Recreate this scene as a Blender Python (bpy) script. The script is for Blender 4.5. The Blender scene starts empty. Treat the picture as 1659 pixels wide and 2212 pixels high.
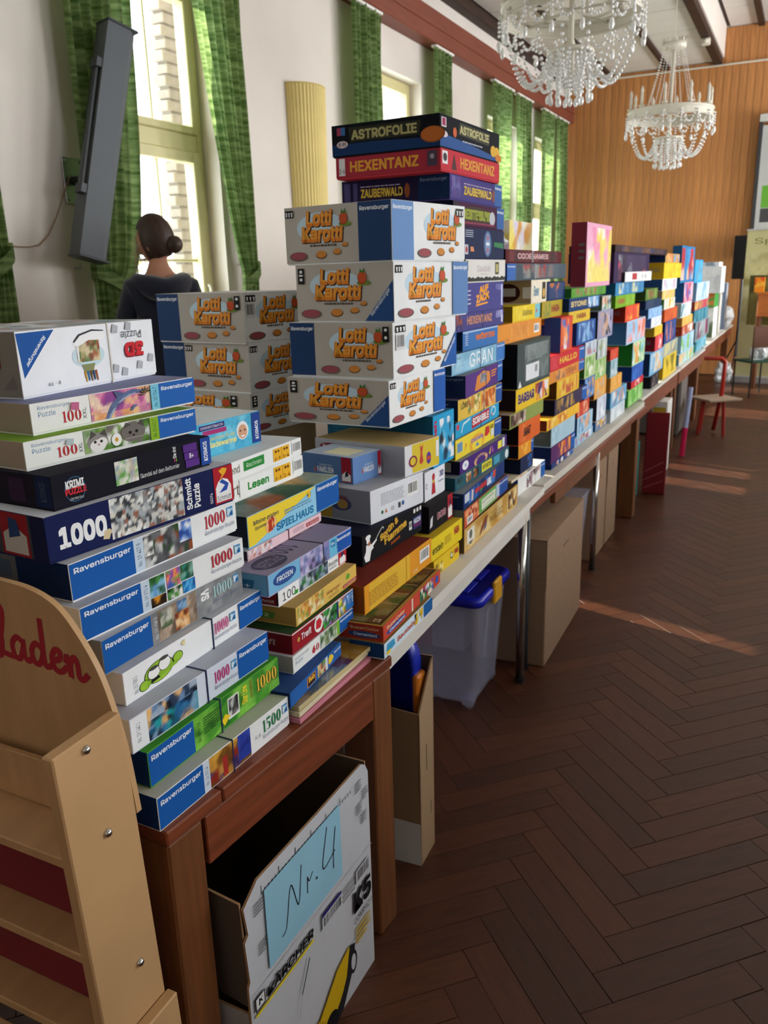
import bpy, bmesh, math, random
import numpy as np
from mathutils import Vector, Matrix
random.seed(7)
SC = bpy.context.scene
COL = SC.collection

# ------------------------------------------------------------------ camera
F_PX, YAW, PITCH, ROLL = 1783.36, 0.468007, 0.278309, 0.0279334
EYE = Vector((0, 0, 1.6))
fw = Vector((-math.sin(YAW)*math.cos(PITCH), math.cos(YAW)*math.cos(PITCH), -math.sin(PITCH)))
rt = Vector((math.cos(YAW), math.sin(YAW), 0))
dn = fw.cross(rt)
right = rt*math.cos(ROLL) + dn*math.sin(ROLL)
down = dn*math.cos(ROLL) - rt*math.sin(ROLL)
cam = bpy.data.objects.new('camera', bpy.data.cameras.new('camera'))
COL.objects.link(cam)
m = Matrix((right, -down, -fw)).transposed().to_4x4()
m.translation = EYE
cam.matrix_world = m
cam.data.sensor_fit = 'VERTICAL'; cam.data.sensor_height = 36.0
cam.data.lens = F_PX/2212*36
cam.data.clip_start = 0.05; cam.data.clip_end = 200
cam.data.dof.use_dof = True; cam.data.dof.focus_distance = 1.45; cam.data.dof.aperture_fstop = 8.0
SC.camera = cam

# ------------------------------------------------------------------ daylight
W = bpy.data.worlds.new('sky'); SC.world = W; W.use_nodes = True
bg = W.node_tree.nodes['Background']; bg.inputs[0].default_value = (0.93, 0.97, 1.0, 1); bg.inputs[1].default_value = 5.5
sun = bpy.data.objects.new('sun', bpy.data.lights.new('sun', 'SUN')); COL.objects.link(sun)
sun.data.energy = 12.0; sun.data.angle = 0.012; sun.data.color = (1.0, 0.86, 0.68)
el, hd = math.radians(19.5), math.radians(-17)
sd = Vector((math.cos(el)*math.cos(hd), math.cos(el)*math.sin(hd), -math.sin(el)))
sun.rotation_euler = sd.to_track_quat('-Z', 'Y').to_euler()
def window_light(x, y, z, sy, sz, toward, energy, color, portal=False):
    l = bpy.data.lights.new('window_area_lamp', 'AREA'); l.shape = 'RECTANGLE'; l.size = sy; l.size_y = sz
    l.energy = energy; l.color = color
    o = bpy.data.objects.new('window_area_lamp', l); COL.objects.link(o); o.location = (x, y, z)
    o.rotation_euler = Vector((toward, 0, 0)).to_track_quat('-Z', 'Z').to_euler()
    if portal: l.cycles.is_portal = True
    return o
OPEN_Y = [(0.7, 1.6), (4.07, 4.97), (7.3, 8.42), (10.4, 11.6), (12.4, 13.4)]
for a, b in OPEN_Y: window_light(-3.98, (a+b)/2, 2.2, b-a, 2.5, 1, 10, (1, 1, 1), True)
OPEN_R = [(0.4, 1.9), (4.2, 5.7), (8.0, 9.5), (11.4, 12.6)]
for k, (a, b) in enumerate(OPEN_R): window_light(4.95, (a+b)/2, 2.1, b-a, 2.3, -1, 80*(.14, .75, 1.25, 2.6)[k], (0.96, 0.98, 1.0))  # fill lamps added in front of the unseen right-hand windows
SC.view_settings.view_transform = 'Standard'; SC.view_settings.look = 'None'
SC.view_settings.gamma = 1.0; SC.view_settings.use_curve_mapping = False
SC.view_settings.exposure = 0.5
SC.cycles.max_bounces = 10; SC.cycles.transparent_max_bounces = 16
SC.cycles.sample_clamp_indirect = 6.0
SC.cycles.use_denoising = True

# ------------------------------------------------------------------ helpers
def lin(c):
    if isinstance(c, str):
        if len(c) == 3: c = c[0]*2+c[1]*2+c[2]*2
        c = [int(c[i:i+2], 16)/255 for i in (0, 2, 4)]
        return tuple(x/12.92 if x <= .04045 else ((x+.055)/1.055)**2.4 for x in c) + (1.0,)
    return tuple(c[:3]) + (1.0,)

class MB:
    """collects faces with one colour each (or one per corner) and links them as one mesh object"""
    def __init__(self): self.v = []; self.f = []; self.c = []
    def face(self, pts, col):
        n = len(self.v); self.v += [tuple(p) for p in pts]; self.f.append(tuple(range(n, n+len(pts)))); self.c.append(col)
    def add(self, vs, fs, col):
        n = len(self.v); self.v += [tuple(p) for p in vs]
        for f in fs: self.f.append(tuple(i+n for i in f)); self.c.append(col)
    def box(self, x0, y0, z0, x1, y1, z1, col='ffffff', ch=0.0, cols=None):
        """box with chamfered edges; cols may give a colour per side: xp xn yp yn zp zn"""
        g = lambda k: (cols or {}).get(k, col)
        if ch <= 0:
            v = [(x, y, z) for x in (x0, x1) for y in (y0, y1) for z in (z0, z1)]
            n = len(self.v); self.v += v
            for f, k in (((4, 6, 7, 5), 'xp'), ((0, 1, 3, 2), 'xn'), ((2, 3, 7, 6), 'yp'), ((0, 4, 5, 1), 'yn'), ((1, 5, 7, 3), 'zp'), ((0, 2, 6, 4), 'zn')):
                self.f.append(tuple(i+n for i in f)); self.c.append(g(k))
            return
        n = len(self.v); idx = {}
        for ix, x in enumerate((x0, x1)):
            for iy, y in enumerate((y0, y1)):
                for iz, z in enumerate((z0, z1)):
                    sx, sy, sz = (1 if ix == 0 else -1), (1 if iy == 0 else -1), (1 if iz == 0 else -1)
                    for a, p in (('x', (x, y+sy*ch, z+sz*ch)), ('y', (x+sx*ch, y, z+sz*ch)), ('z', (x+sx*ch, y+sy*ch, z))):
                        idx[(ix, iy, iz, a)] = len(self.v); self.v.append(p)
        def q(ids, k): self.f.append(tuple(idx[i] for i in ids)); self.c.append(g(k))
        q([(1,0,0,'x'),(1,1,0,'x'),(1,1,1,'x'),(1,0,1,'x')],'xp'); q([(0,0,0,'x'),(0,0,1,'x'),(0,1,1,'x'),(0,1,0,'x')],'xn')
        q([(0,1,0,'y'),(0,1,1,'y'),(1,1,1,'y'),(1,1,0,'y')],'yp'); q([(0,0,0,'y'),(1,0,0,'y'),(1,0,1,'y'),(0,0,1,'y')],'yn')
        q([(0,0,1,'z'),(1,0,1,'z'),(1,1,1,'z'),(0,1,1,'z')],'zp'); q([(0,0,0,'z'),(0,1,0,'z'),(1,1,0,'z'),(1,0,0,'z')],'zn')
        for ix in (0, 1):
            for iy in (0, 1):
                ids = [(ix,iy,0,'x'),(ix,iy,1,'x'),(ix,iy,1,'y'),(ix,iy,0,'y')]
                q(ids if (ix == iy) else ids[::-1], 'xp' if ix else 'xn')
        for ix in (0, 1):
            for iz in (0, 1):
                ids = [(ix,0,iz,'x'),(ix,0,iz,'z'),(ix,1,iz,'z'),(ix,1,iz,'x')]
                q(ids if (ix == iz) else ids[::-1], 'xp' if ix else 'xn')
        for iy in (0, 1):
            for iz in (0, 1):
                ids = [(0,iy,iz,'y'),(0,iy,iz,'z'),(1,iy,iz,'z'),(1,iy,iz,'y')]
                q(ids if (iy != iz) else ids[::-1], 'yp' if iy else 'yn')
        for ix in (0, 1):
            for iy in (0, 1):
                for iz in (0, 1):
                    ids = [(ix,iy,iz,'x'),(ix,iy,iz,'y'),(ix,iy,iz,'z')]
                    q(ids if (ix+iy+iz) % 2 == 1 else ids[::-1], 'zp' if iz else 'zn')
    def tube(self, pts, r, col='ffffff', n=8, cap=True):
        """round tube along a polyline; r may be a list"""
        P = [Vector(p) for p in pts]; rings = []
        up = Vector((0.13, 0.27, 1)).normalized()
        for i, p in enumerate(P):
            t = (P[min(i+1, len(P)-1)]-P[max(i-1, 0)]).normalized()
            a = t.cross(up)
            if a.length < 1e-3: a = t.cross(Vector((1, 0, 0)))
            a.normalize(); b = t.cross(a)
            rr = r[i] if isinstance(r, (list, tuple)) else r
            rings.append([p+a*rr*math.cos(2*math.pi*k/n)+b*rr*math.sin(2*math.pi*k/n) for k in range(n)])
        base = len(self.v)
        for R in rings: self.v += [tuple(x) for x in R]
        for i in range(len(P)-1):
            for k in range(n):
                a, b = base+i*n+k, base+i*n+(k+1) % n
                self.f.append((a, a+n, b+n, b)); self.c.append(col)
        if cap:
            self.f.append(tuple(base+k for k in range(n))); self.c.append(col)
            self.f.append(tuple(base+(len(P)-1)*n+k for k in range(n))[::-1]); self.c.append(col)
    def ball(self, c, r, col='ffffff', nu=8, nv=5, sz=1.0):
        n = len(self.v); cx, cy, cz = c
        self.v.append((cx, cy, cz+r*sz))
        for i in range(1, nv):
            t = math.pi*i/nv
            for k in range(nu):
                a = 2*math.pi*k/nu
                self.v.append((cx+r*math.sin(t)*math.cos(a), cy+r*math.sin(t)*math.sin(a), cz+r*sz*math.cos(t)))
        self.v.append((cx, cy, cz-r*sz)); last = len(self.v)-1
        for k in range(nu):
            k2 = (k+1) % nu
            self.f.append((n, n+1+k, n+1+k2)); self.c.append(col)
            for i in range(nv-2):
                a = n+1+i*nu
                self.f.append((a+k, a+nu+k, a+nu+k2, a+k2)); self.c.append(col)
            a = n+1+(nv-2)*nu
            self.f.append((a+k, last, a+k2)); self.c.append(col)
    def mesh(self, name, mat, smooth=False):
        me = bpy.data.meshes.new(name); me.from_pydata(self.v, [], self.f)
        at = me.color_attributes.new('Col', 'FLOAT_COLOR', 'CORNER')
        buf = []; cache = {}
        for f, c in zip(self.f, self.c):
            if isinstance(c, list): buf += c
            else:
                if c not in cache: cache[c] = list(lin(c))
                buf += cache[c]*len(f)
        at.data.foreach_set('color', buf)
        if smooth: me.polygons.foreach_set('use_smooth', [True]*len(me.polygons))
        me.materials.append(mat); me.update()
        return me
    def build(self, name, mat, parent=None, smooth=False, loc=None, rz=0.0):
        o = bpy.data.objects.new(name, self.mesh(name, mat, smooth)); COL.objects.link(o)
        if parent is not None: o.parent = parent
        if loc is not None: o.location = loc
        o.rotation_euler.z = rz
        return o

def tag(o, label=None, cat=None, group=None, kind=None):
    if label: o['label'] = label
    if cat: o['category'] = cat
    if group: o['group'] = group
    if kind: o['kind'] = kind
    return o
def empty(name, loc=(0, 0, 0), rz=0.0, label=None, cat=None, group=None):
    o = bpy.data.objects.new(name, None); COL.objects.link(o); o.location = loc; o.rotation_euler.z = rz
    o.empty_display_size = .05
    return tag(o, label, cat, group)
def copy_of(o, parent=None, loc=None):
    c = o.copy(); COL.objects.link(c); c.parent = parent
    if loc is not None: c.location = loc
    for ch in list(o.children): copy_of(ch, c)
    return c

# ------------------------------------------------------------------ materials
def mat(name, color=None, rough=.5, spec=.5, metal=0.0, attr=False, noise=None, bump=None, coat=0.0, sheen=0.0, stretch=(1, 1, 1), obj_random=0.0):
    """Principled material; attr takes the colour attribute; noise=(scale, amount) mottles it; bump=(scale, strength)"""
    mt = bpy.data.materials.new(name); mt.use_nodes = True
    nt = mt.node_tree; N = nt.nodes; L = nt.links; b = N['Principled BSDF']
    b.inputs['Roughness'].default_value = rough; b.inputs['Specular IOR Level'].default_value = spec
    b.inputs['Metallic'].default_value = metal; b.inputs['Coat Weight'].default_value = coat
    if sheen: b.inputs['Sheen Weight'].default_value = sheen
    src = None
    if attr:
        a = N.new('ShaderNodeVertexColor'); a.layer_name = 'Col'; src = a.outputs['Color']
    else:
        r = N.new('ShaderNodeRGB'); r.outputs[0].default_value = lin(color); src = r.outputs[0]
    tc = N.new('ShaderNodeTexCoord'); mp = N.new('ShaderNodeMapping'); mp.inputs['Scale'].default_value = stretch
    L.new(tc.outputs['Object'], mp.inputs['Vector'])
    if noise:
        t = N.new('ShaderNodeTexNoise'); t.inputs['Scale'].default_value = noise[0]; t.inputs['Detail'].default_value = 5
        L.new(mp.outputs[0], t.inputs['Vector'])
        h = N.new('ShaderNodeHueSaturation'); L.new(src, h.inputs['Color'])
        mr = N.new('ShaderNodeMapRange'); mr.inputs['From Min'].default_value = .3; mr.inputs['From Max'].default_value = .7
        mr.inputs['To Min'].default_value = 1-noise[1]; mr.inputs['To Max'].default_value = 1+noise[1]
        L.new(t.outputs['Fac'], mr.inputs['Value']); L.new(mr.outputs[0], h.inputs['Value']); src = h.outputs['Color']
    if obj_random:
        oi = N.new('ShaderNodeObjectInfo'); h = N.new('ShaderNodeHueSaturation'); L.new(src, h.inputs['Color'])
        mr = N.new('ShaderNodeMapRange'); mr.inputs['To Min'].default_value = 1-obj_random; mr.inputs['To Max'].default_value = 1+obj_random
        L.new(oi.outputs['Random'], mr.inputs['Value']); L.new(mr.outputs[0], h.inputs['Value']); src = h.outputs['Color']
    L.new(src, b.inputs['Base Color'])
    if bump:
        t = N.new('ShaderNodeTexNoise'); t.inputs['Scale'].default_value = bump[0]; t.inputs['Detail'].default_value = 4
        L.new(mp.outputs[0], t.inputs['Vector'])
        bp = N.new('ShaderNodeBump'); bp.inputs['Strength'].default_value = bump[1]; bp.inputs['Distance'].default_value = .004
        L.new(t.outputs['Fac'], bp.inputs['Height']); L.new(bp.outputs[0], b.inputs['Normal'])
    return mt
M = {}
M['card'] = mat('printed_card', attr=True, rough=.7, spec=.06, noise=(9, .05), bump=(6, .06))
M['print'] = mat('printed_ink', attr=True, rough=.6, spec=.08)
M['matte'] = mat('matte_paint', attr=True, rough=.65, spec=.3, noise=(5, .05))
M['plaster'] = mat('plaster', 'e3dbd2', rough=.9, spec=.15, noise=(1.6, .04), bump=(60, .12))
M['brown_board'] = mat('cardboard', '967a62', rough=.8, spec=.2, noise=(14, .07), stretch=(1, 1, 6), bump=(40, .05))
M['pine'] = mat('pine_wood', 'bb7f4a', rough=.45, spec=.4, noise=(5, .2), stretch=(9, 9, .5), obj_random=.10)
M['table_wood'] = mat('table_wood', '763a20', rough=.42, spec=.45, noise=(5, .3), stretch=(10, .7, 10), bump=(20, .08))
M['leg_wood'] = mat('leg_wood', '704222', rough=.45, spec=.45, noise=(5, .25), stretch=(10, 10, .7), bump=(20, .06))
M['birch'] = mat('birch_ply', 'c29a6c', rough=.5, spec=.4, noise=(4, .08), stretch=(8, 1, 1.2), bump=(30, .04))
M['parquet'] = mat('parquet_wood', '502b18', rough=.42, spec=.45, noise=(7, .22), stretch=(1.2, 12, 12), obj_random=.26, bump=(18, .05))
M['parquet_far'] = mat('parquet_wood_far', attr=True, rough=.42, spec=.45, noise=(6, .15))
M['rail'] = mat('rail_paint', '7c4030', rough=.5, spec=.4, noise=(4, .1), stretch=(8, .5, 8))
M['beam'] = mat('dark_beam', '3a2a22', rough=.6, spec=.3, noise=(5, .2), stretch=(8, .5, 8))
M['panel'] = mat('ceiling_panel', 'ddd8d0', rough=.85, spec=.2, noise=(3, .04), obj_random=.03)
M['cream'] = mat('cream_frame', 'd9cf9a', rough=.4, spec=.45, noise=(6, .04))
M['chrome'] = mat('chrome', 'c8c6c2', rough=.18, metal=1.0)
M['steel'] = mat('steel', 'b4b8bc', rough=.3, metal=1.0)
M['dark_metal'] = mat('dark_metal', '3c4247', rough=.45, spec=.5, noise=(30, .05))
M['gray_speaker'] = mat('gray_speaker', '5f656a', rough=.55, spec=.4, bump=(400, .1))
M['plastic'] = mat('plastic', attr=True, rough=.3, spec=.5)
M['ivory'] = mat('ivory_enamel', 'dad4c4', rough=.35, spec=.5)
M['bead'] = mat('crystal_bead', 'f4f4f1', rough=.06, spec=1.0, coat=.6)
M['brick'] = mat('white_brick', '8f867c', rough=.85, spec=.2, noise=(20, .1), bump=(60, .2), obj_random=.08)
M['skin'] = mat('skin', 'c08a70', rough=.55, spec=.35, noise=(20, .05))
M['hair'] = mat('brown_hair', '3d2b22', rough=.5, spec=.4, noise=(60, .3), stretch=(1, 1, .3))
M['hoodie'] = mat('navy_fabric', '232838', rough=.9, spec=.15, noise=(40, .1), bump=(200, .2), sheen=.4)
M['denim'] = mat('denim', '2b3550', rough=.9, spec=.15, noise=(40, .1))
def see_through(name, color, gloss=.08, rough=.05, tint=1.0, haze=0.0):
    mt = bpy.data.materials.new(name); mt.use_nodes = True; nt = mt.node_tree; N = nt.nodes; L = nt.links
    N.remove(N['Principled BSDF']); out = N['Material Output']
    t = N.new('ShaderNodeBsdfTransparent'); t.inputs[0].default_value = lin(color)
    g = N.new('ShaderNodeBsdfGlossy'); g.inputs['Roughness'].default_value = rough
    mx = N.new('ShaderNodeMixShader'); mx.inputs[0].default_value = gloss
    L.new(t.outputs[0], mx.inputs[1]); L.new(g.outputs[0], mx.inputs[2]); last = mx
    if haze:
        d = N.new('ShaderNodeBsdfTranslucent'); d.inputs[0].default_value = lin(color)
        d2 = N.new('ShaderNodeBsdfDiffuse'); d2.inputs[0].default_value = lin(color)
        m0 = N.new('ShaderNodeMixShader'); m0.inputs[0].default_value = .5
        L.new(d.outputs[0], m0.inputs[1]); L.new(d2.outputs[0], m0.inputs[2])
        m2 = N.new('ShaderNodeMixShader'); m2.inputs[0].default_value = haze
        L.new(mx.outputs[0], m2.inputs[1]); L.new(m0.outputs[0], m2.inputs[2]); last = m2
    L.new(last.outputs[0], out.inputs['Surface'])
    return mt
M['glass'] = see_through('window_glass', 'f4f8f8', .05)
M['clear'] = see_through('clear_plastic', 'f4f5fe', .06, .15, haze=.16)
M['film'] = see_through('shrink_film', 'ffffff', .12, .08)
def curtain_material():
    mt = bpy.data.materials.new('green_curtain'); mt.use_nodes = True; nt = mt.node_tree; N = nt.nodes; L = nt.links
    N.remove(N['Principled BSDF']); out = N['Material Output']
    tc = N.new('ShaderNodeTexCoord'); mp = N.new('ShaderNodeMapping'); mp.inputs['Scale'].default_value = (3, 3, 26)
    L.new(tc.outputs['Object'], mp.inputs['Vector'])
    t = N.new('ShaderNodeTexNoise'); t.inputs['Scale'].default_value = 1.5; t.inputs['Detail'].default_value = 4
    L.new(mp.outputs[0], t.inputs['Vector'])
    cr = N.new('ShaderNodeValToRGB'); cr.color_ramp.elements[0].position = .35; cr.color_ramp.elements[1].position = .68
    cr.color_ramp.elements[0].color = lin('54703c'); cr.color_ramp.elements[1].color = lin('9aae76')
    L.new(t.outputs['Fac'], cr.inputs[0])
    d = N.new('ShaderNodeBsdfDiffuse'); tr = N.new('ShaderNodeBsdfTranslucent'); mx = N.new('ShaderNodeMixShader'); mx.inputs[0].default_value = .55
    L.new(cr.outputs[0], d.inputs[0]); L.new(cr.outputs[0], tr.inputs[0])
    L.new(d.outputs[0], mx.inputs[1]); L.new(tr.outputs[0], mx.inputs[2]); L.new(mx.outputs[0], out.inputs['Surface'])
    bp = N.new('ShaderNodeBump'); bp.inputs['Strength'].default_value = .35; bp.inputs['Distance'].default_value = .01
    L.new(t.outputs['Fac'], bp.inputs['Height']); L.new(bp.outputs[0], d.inputs['Normal'])
    return mt
M['curtain'] = curtain_material()
# ------------------------------------------------------------------ room shell
XW, YE, ZC = -3.7, 13.9, 4.44
def wall_with_holes(name, x0, x1, y0, y1, z0, z1, holes, inner):
    """a wall slab between x0 and x1 with rectangular openings; one connected mesh"""
    ys = sorted({y0, y1, *[h[0] for h in holes], *[h[1] for h in holes]}); zs = sorted({z0, z1, *[h[2] for h in holes], *[h[3] for h in holes]})
    solid = lambda a, b, c, d: not any(a >= h[0]-1e-6 and b <= h[1]+1e-6 and c >= h[2]-1e-6 and d <= h[3]+1e-6 for h in holes)
    bm = bmesh.new(); V = {}
    def v(x, y, z):
        k = (x, y, z)
        if k not in V: V[k] = bm.verts.new(k)
        return V[k]
    S = {(i, j): solid(ys[i], ys[i+1], zs[j], zs[j+1]) for i in range(len(ys)-1) for j in range(len(zs)-1)}
    for (i, j), s in S.items():
        if not s: continue
        a, b, c, d = ys[i], ys[i+1], zs[j], zs[j+1]
        bm.faces.new([v(x1, a, c), v(x1, b, c), v(x1, b, d), v(x1, a, d)]); bm.faces.new([v(x0, a, c), v(x0, a, d), v(x0, b, d), v(x0, b, c)])
        if not S.get((i-1, j)): bm.faces.new([v(x0, a, c), v(x1, a, c), v(x1, a, d), v(x0, a, d)])
        if not S.get((i+1, j)): bm.faces.new([v(x1, b, c), v(x0, b, c), v(x0, b, d), v(x1, b, d)])
        if not S.get((i, j-1)): bm.faces.new([v(x0, a, c), v(x0, b, c), v(x1, b, c), v(x1, a, c)])
        if not S.get((i, j+1)): bm.faces.new([v(x0, a, d), v(x1, a, d), v(x1, b, d), v(x0, b, d)])
    me = bpy.data.meshes.new(name); bm.to_mesh(me); bm.free(); me.materials.append(M['plaster'])
    o = bpy.data.objects.new(name, me); COL.objects.link(o); return tag(o, kind='structure')
SILL, HEAD = .95, 3.45
wall_left = wall_with_holes('wall_left', XW-.25, XW, -2.6, YE+.1, -.12, 4.9, [(a, b, SILL, HEAD) for a, b in OPEN_Y], 1)
wall_right = wall_with_holes('wall_right', 5.0, 5.3, -2.6, YE+.1, -.12, 4.9, [(a, b, .9, 3.3) for a, b in OPEN_R], -1)
b = MB(); b.box(XW-.36, -2.8, -.12, 5.3, -2.6, 4.9); tag(b.build('wall_back', M['plaster']), kind='structure')
# end wall: vertical pine boards on a plain backing
b = MB(); b.box(XW-.36, YE+.03, -.12, 5.3, YE+.2, 4.9, 'c8c2ba'); wall_front = tag(b.build('wall_front', M['matte']), kind='structure')
bw = .105; b = MB(); b.box(.0015, -.016, -.012, bw-.0015, 0, 4.42, ch=.004); bme = b.mesh('board', M['pine'])
b = MB(); b.box(.0015, -.016, -.012, bw-.0015, 0, 4.84, ch=.004); bme2 = b.mesh('board', M['pine'])
k = 0; x = XW
while x < 2.6:
    o = bpy.data.objects.new('board', bme if x < -1.5 else bme2); COL.objects.link(o); o.parent = wall_front; o.location = (x, YE+.03, 0); x += bw
# floor slab and herringbone parquet
b = MB(); b.box(XW, -2.6, -.12, 5.0, YE+.03, -.012, '2a1a12'); floor = tag(b.build('floor', M['matte']), kind='structure')
PW, PN = .086, 5
def plank_rects():
    for y in range(-40, 140):
        for k in range(-14, 20):
            x0 = y+2*PN*k
            yield (x0, y, PN, 1)
    for x in range(-60, 150):
        for k in range(-14, 20):
            y0 = x+1-2*PN*k
            yield (x, y0, 1, PN)
R45 = Matrix.Rotation(math.radians(45), 3, 'Z')
def project(p):
    d = Vector(p)-EYE; z = d.dot(fw)
    return None if z < .1 else (829.5+F_PX*d.dot(right)/z, 1106+F_PX*d.dot(down)/z)
b = MB(); b.box(.0008, .0008, -.012, PN*PW-.0008, PW-.0008, 0, ch=.0007); plank_me = b.mesh('plank', M['parquet'])
near, rest = [], []
for (i, j, w, h) in plank_rects():
    c = R45 @ Vector((.93+(i+w/2)*PW, 1.266+(j+h/2)*PW, 0))
    if not (XW+.25 < c.x < 4.75 and -2.4 < c.y < YE-.25): continue
    q = project(c)
    seen = q is not None and -40 < q[0] < 1700 and -40 < q[1] < 2250 and c.x > -1.75
    (near if seen else rest).append((c.length, i, j, w, h, c))
near.sort(); rest += near[300:]
for d, i, j, w, h, c in near[:300]:
    o = bpy.data.objects.new('plank', plank_me); COL.objects.link(o); o.parent = floor
    p = R45 @ Vector((.93+i*PW, 1.266+j*PW, 0))
    if w == 1: p = R45 @ Vector((.93+(i+1)*PW, 1.266+j*PW, 0))
    o.location = p; o.rotation_euler.z = math.radians(45 if h == 1 else 135)
b = MB(); rnd = random.Random(3)
for d, i, j, w, h, c in rest:
    s = .0008; e = .0016; P = [Vector((.93+(i+a*w)*PW, 1.266+(j+t*h)*PW, 0)) for a, t in ((0, 0), (1, 0), (1, 1), (0, 1))]
    ce = sum(P, Vector())/4
    f = rnd.uniform(.74, 1.26); col = [x*f for x in lin('502b18')[:3]]+[1]
    top = [R45 @ (p+(ce-p).normalized()*.0018) for p in P]; bot = [R45 @ (p+(ce-p).normalized()*.001)-Vector((0, 0, .004)) for p in P]
    n = len(b.v); b.v += [tuple(p) for p in top+bot]
    for f_ in ((0, 1, 2, 3), (0, 4, 5, 1), (1, 5, 6, 2), (2, 6, 7, 3), (3, 7, 4, 0)): b.f.append(tuple(n+t for t in f_)); b.c.append(col*len(f_))
o = b.build('parquet_planks', M['parquet_far'], floor); o['kind'] = 'stuff'
# ceiling: lower bay on the left with panels between dark beams, raised bay beyond the big beam
b = MB(); b.box(XW-.36, -2.6, ZC+.02, -1.42, YE+.03, ZC+.5, '3a2a22'); b.box(-1.42, -2.6, 4.87, 5.3, YE+.03, 4.94, '3a2a22'); ceiling = tag(b.build('ceiling', M['matte']), kind='structure')
xs = [-3.58, -3.0, -2.18, -1.52]; py = .98
for a, c in zip(xs, xs[1:]):
    b = MB(); b.box(a+.035, .012, 0, c-.035, py-.012, .03, ch=.003); me = b.mesh('panel', M['panel'])
    y = YE+.03-py*17
    while y < YE:
        o = bpy.data.objects.new('panel', me); COL.objects.link(o); o.parent = ceiling; o.location = (a*0, y, ZC-.01); y += py
b = MB(); b.box(.012, .012, 0, .83, py-.012, .03, ch=.003); me = b.mesh('panel', M['panel'])
x = -1.36
while x < 4.6:
    y = YE+.03-py*17
    while y < YE:
        o = bpy.data.objects.new('panel', me); COL.objects.link(o); o.parent = ceiling; o.location = (x, y, 4.85); y += py
    x += .86
for x in (-3.0, -2.18):
    b = MB(); b.box(x-.03, -2.6, ZC-.045, x+.03, YE+.02, ZC+.03, ch=.004); b.build('beam', M['beam'], ceiling)
b = MB(); b.box(-1.53, -2.6, ZC-.06, -1.42, YE+.02, ZC+.04, ch=.005); b.build('beam', M['beam'], ceiling)
b = MB(); b.box(-1.44, -2.6, ZC+.02, -1.40, YE+.02, 4.87); b.build('fascia', M['plaster'], ceiling)
b = MB(); b.box(-.98, -2.6, 4.80, -.90, YE+.02, 4.88, ch=.005); b.build('beam', M['beam'], ceiling)
b = MB(); b.box(XW, -2.6, ZC-.12, XW+.13, YE+.02, ZC+.03, ch=.005); b.build('beam', M['beam'], ceiling)
# brown pelmet rail above the windows
b = MB(); b.box(XW, -2.5, 3.8, XW+.17, YE+.01, 4.09, ch=.008); tag(b.build('trim_1', M['rail']), kind='structure')
b = MB(); b.box(XW+.17, -2.5, 3.93, XW+.18, YE+.01, 3.945); tag(b.build('trim_2', M['rail']), kind='structure')
b = MB(); b.box(XW, -2.6, 0, XW+.02, YE, .1, ch=.003); tag(b.build('baseboard_left', M['beam']), kind='structure')

# windows
def bar(parent, name, mat_, y0, z0, y1, z1, x0, x1, ch=.006):
    b = MB(); b.box(x0, y0, z0, x1, y1, z1, ch=ch); return b.build(name, mat_, parent)
for n, (a, c) in enumerate(OPEN_Y):
    w = empty(f'window_{n+1}', (XW-.17, (a+c)/2, SILL)); w['kind'] = 'structure'
    h = HEAD-SILL; s = (c-a)/2; t = 1.55     # transom height above the sill
    for nm, r in (('frame', (-s, 0, -s+.06, h)), ('frame', (s-.06, 0, s, h)), ('frame', (-s+.06, h-.06, s-.06, h)), ('frame', (-s+.06, 0, s-.06, .06)), ('transom', (-s+.06, t-.06, s-.06, t+.05))):
        bar(w, nm, M['cream'], *r, -.04, .04)
    for nm, r in (('sash', (-s+.06, .06, -s+.11, t-.06)), ('sash', (s-.13, .06, s-.06, t-.06)), ('sash', (-s+.11, t-.13, s-.13, t-.06)), ('sash', (-s+.11, .06, s-.13, .13)),
                  ('sash', (-s+.06, t+.05, -s+.10, h-.06)), ('sash', (s-.11, t+.05, s-.06, h-.06)), ('sash', (-s+.10, t+.05, s-.11, t+.1)), ('sash', (-s+.10, h-.11, s-.11, h-.06))):
        bar(w, nm, M['cream'], *r, -.03, .055)
    bar(w, 'glazing_bar', M['cream'], -.009, .13, .009, t-.13, -.012, .012, .003); bar(w, 'glazing_bar', M['cream'], -.009, t+.1, .009, h-.11, -.012, .012, .003)
    bar(w, 'glazing_bar', M['cream'], -s+.11, .78, s-.13, .80, -.014, .014, .003)
    bar(w, 'pane', M['glass'], -s+.11, .13, s-.13, t-.13, -.003, .003, 0); bar(w, 'pane', M['glass'], -s+.10, t+.1, s-.11, h-.11, -.003, .003, 0)
    b = MB(); b.tube([(.055, s-.095, .62), (.075, s-.095, .62), (.085, s-.095, .60), (.085, s-.095, .49)], .011, n=8); b.build('handle', M['ivory'], w, True)
    b = MB(); b.box(-.05, -s, -.03, .20, s, 0, ch=.006); b.build('window_sill', M['cream'], w)
for n, (a, c) in enumerate(OPEN_R):
    w = empty(f'window_{n+6}', (5.15, (a+c)/2, .9)); w['kind'] = 'structure'; s = (c-a)/2
    for r in ((-s, 0, -s+.06, 2.4), (s-.06, 0, s, 2.4), (-s+.06, 2.34, s-.06, 2.4), (-s+.06, 0, s-.06, .06), (-.03, .06, .03, 2.34)): bar(w, 'frame', M['cream'], *r, -.03, .03)
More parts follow.
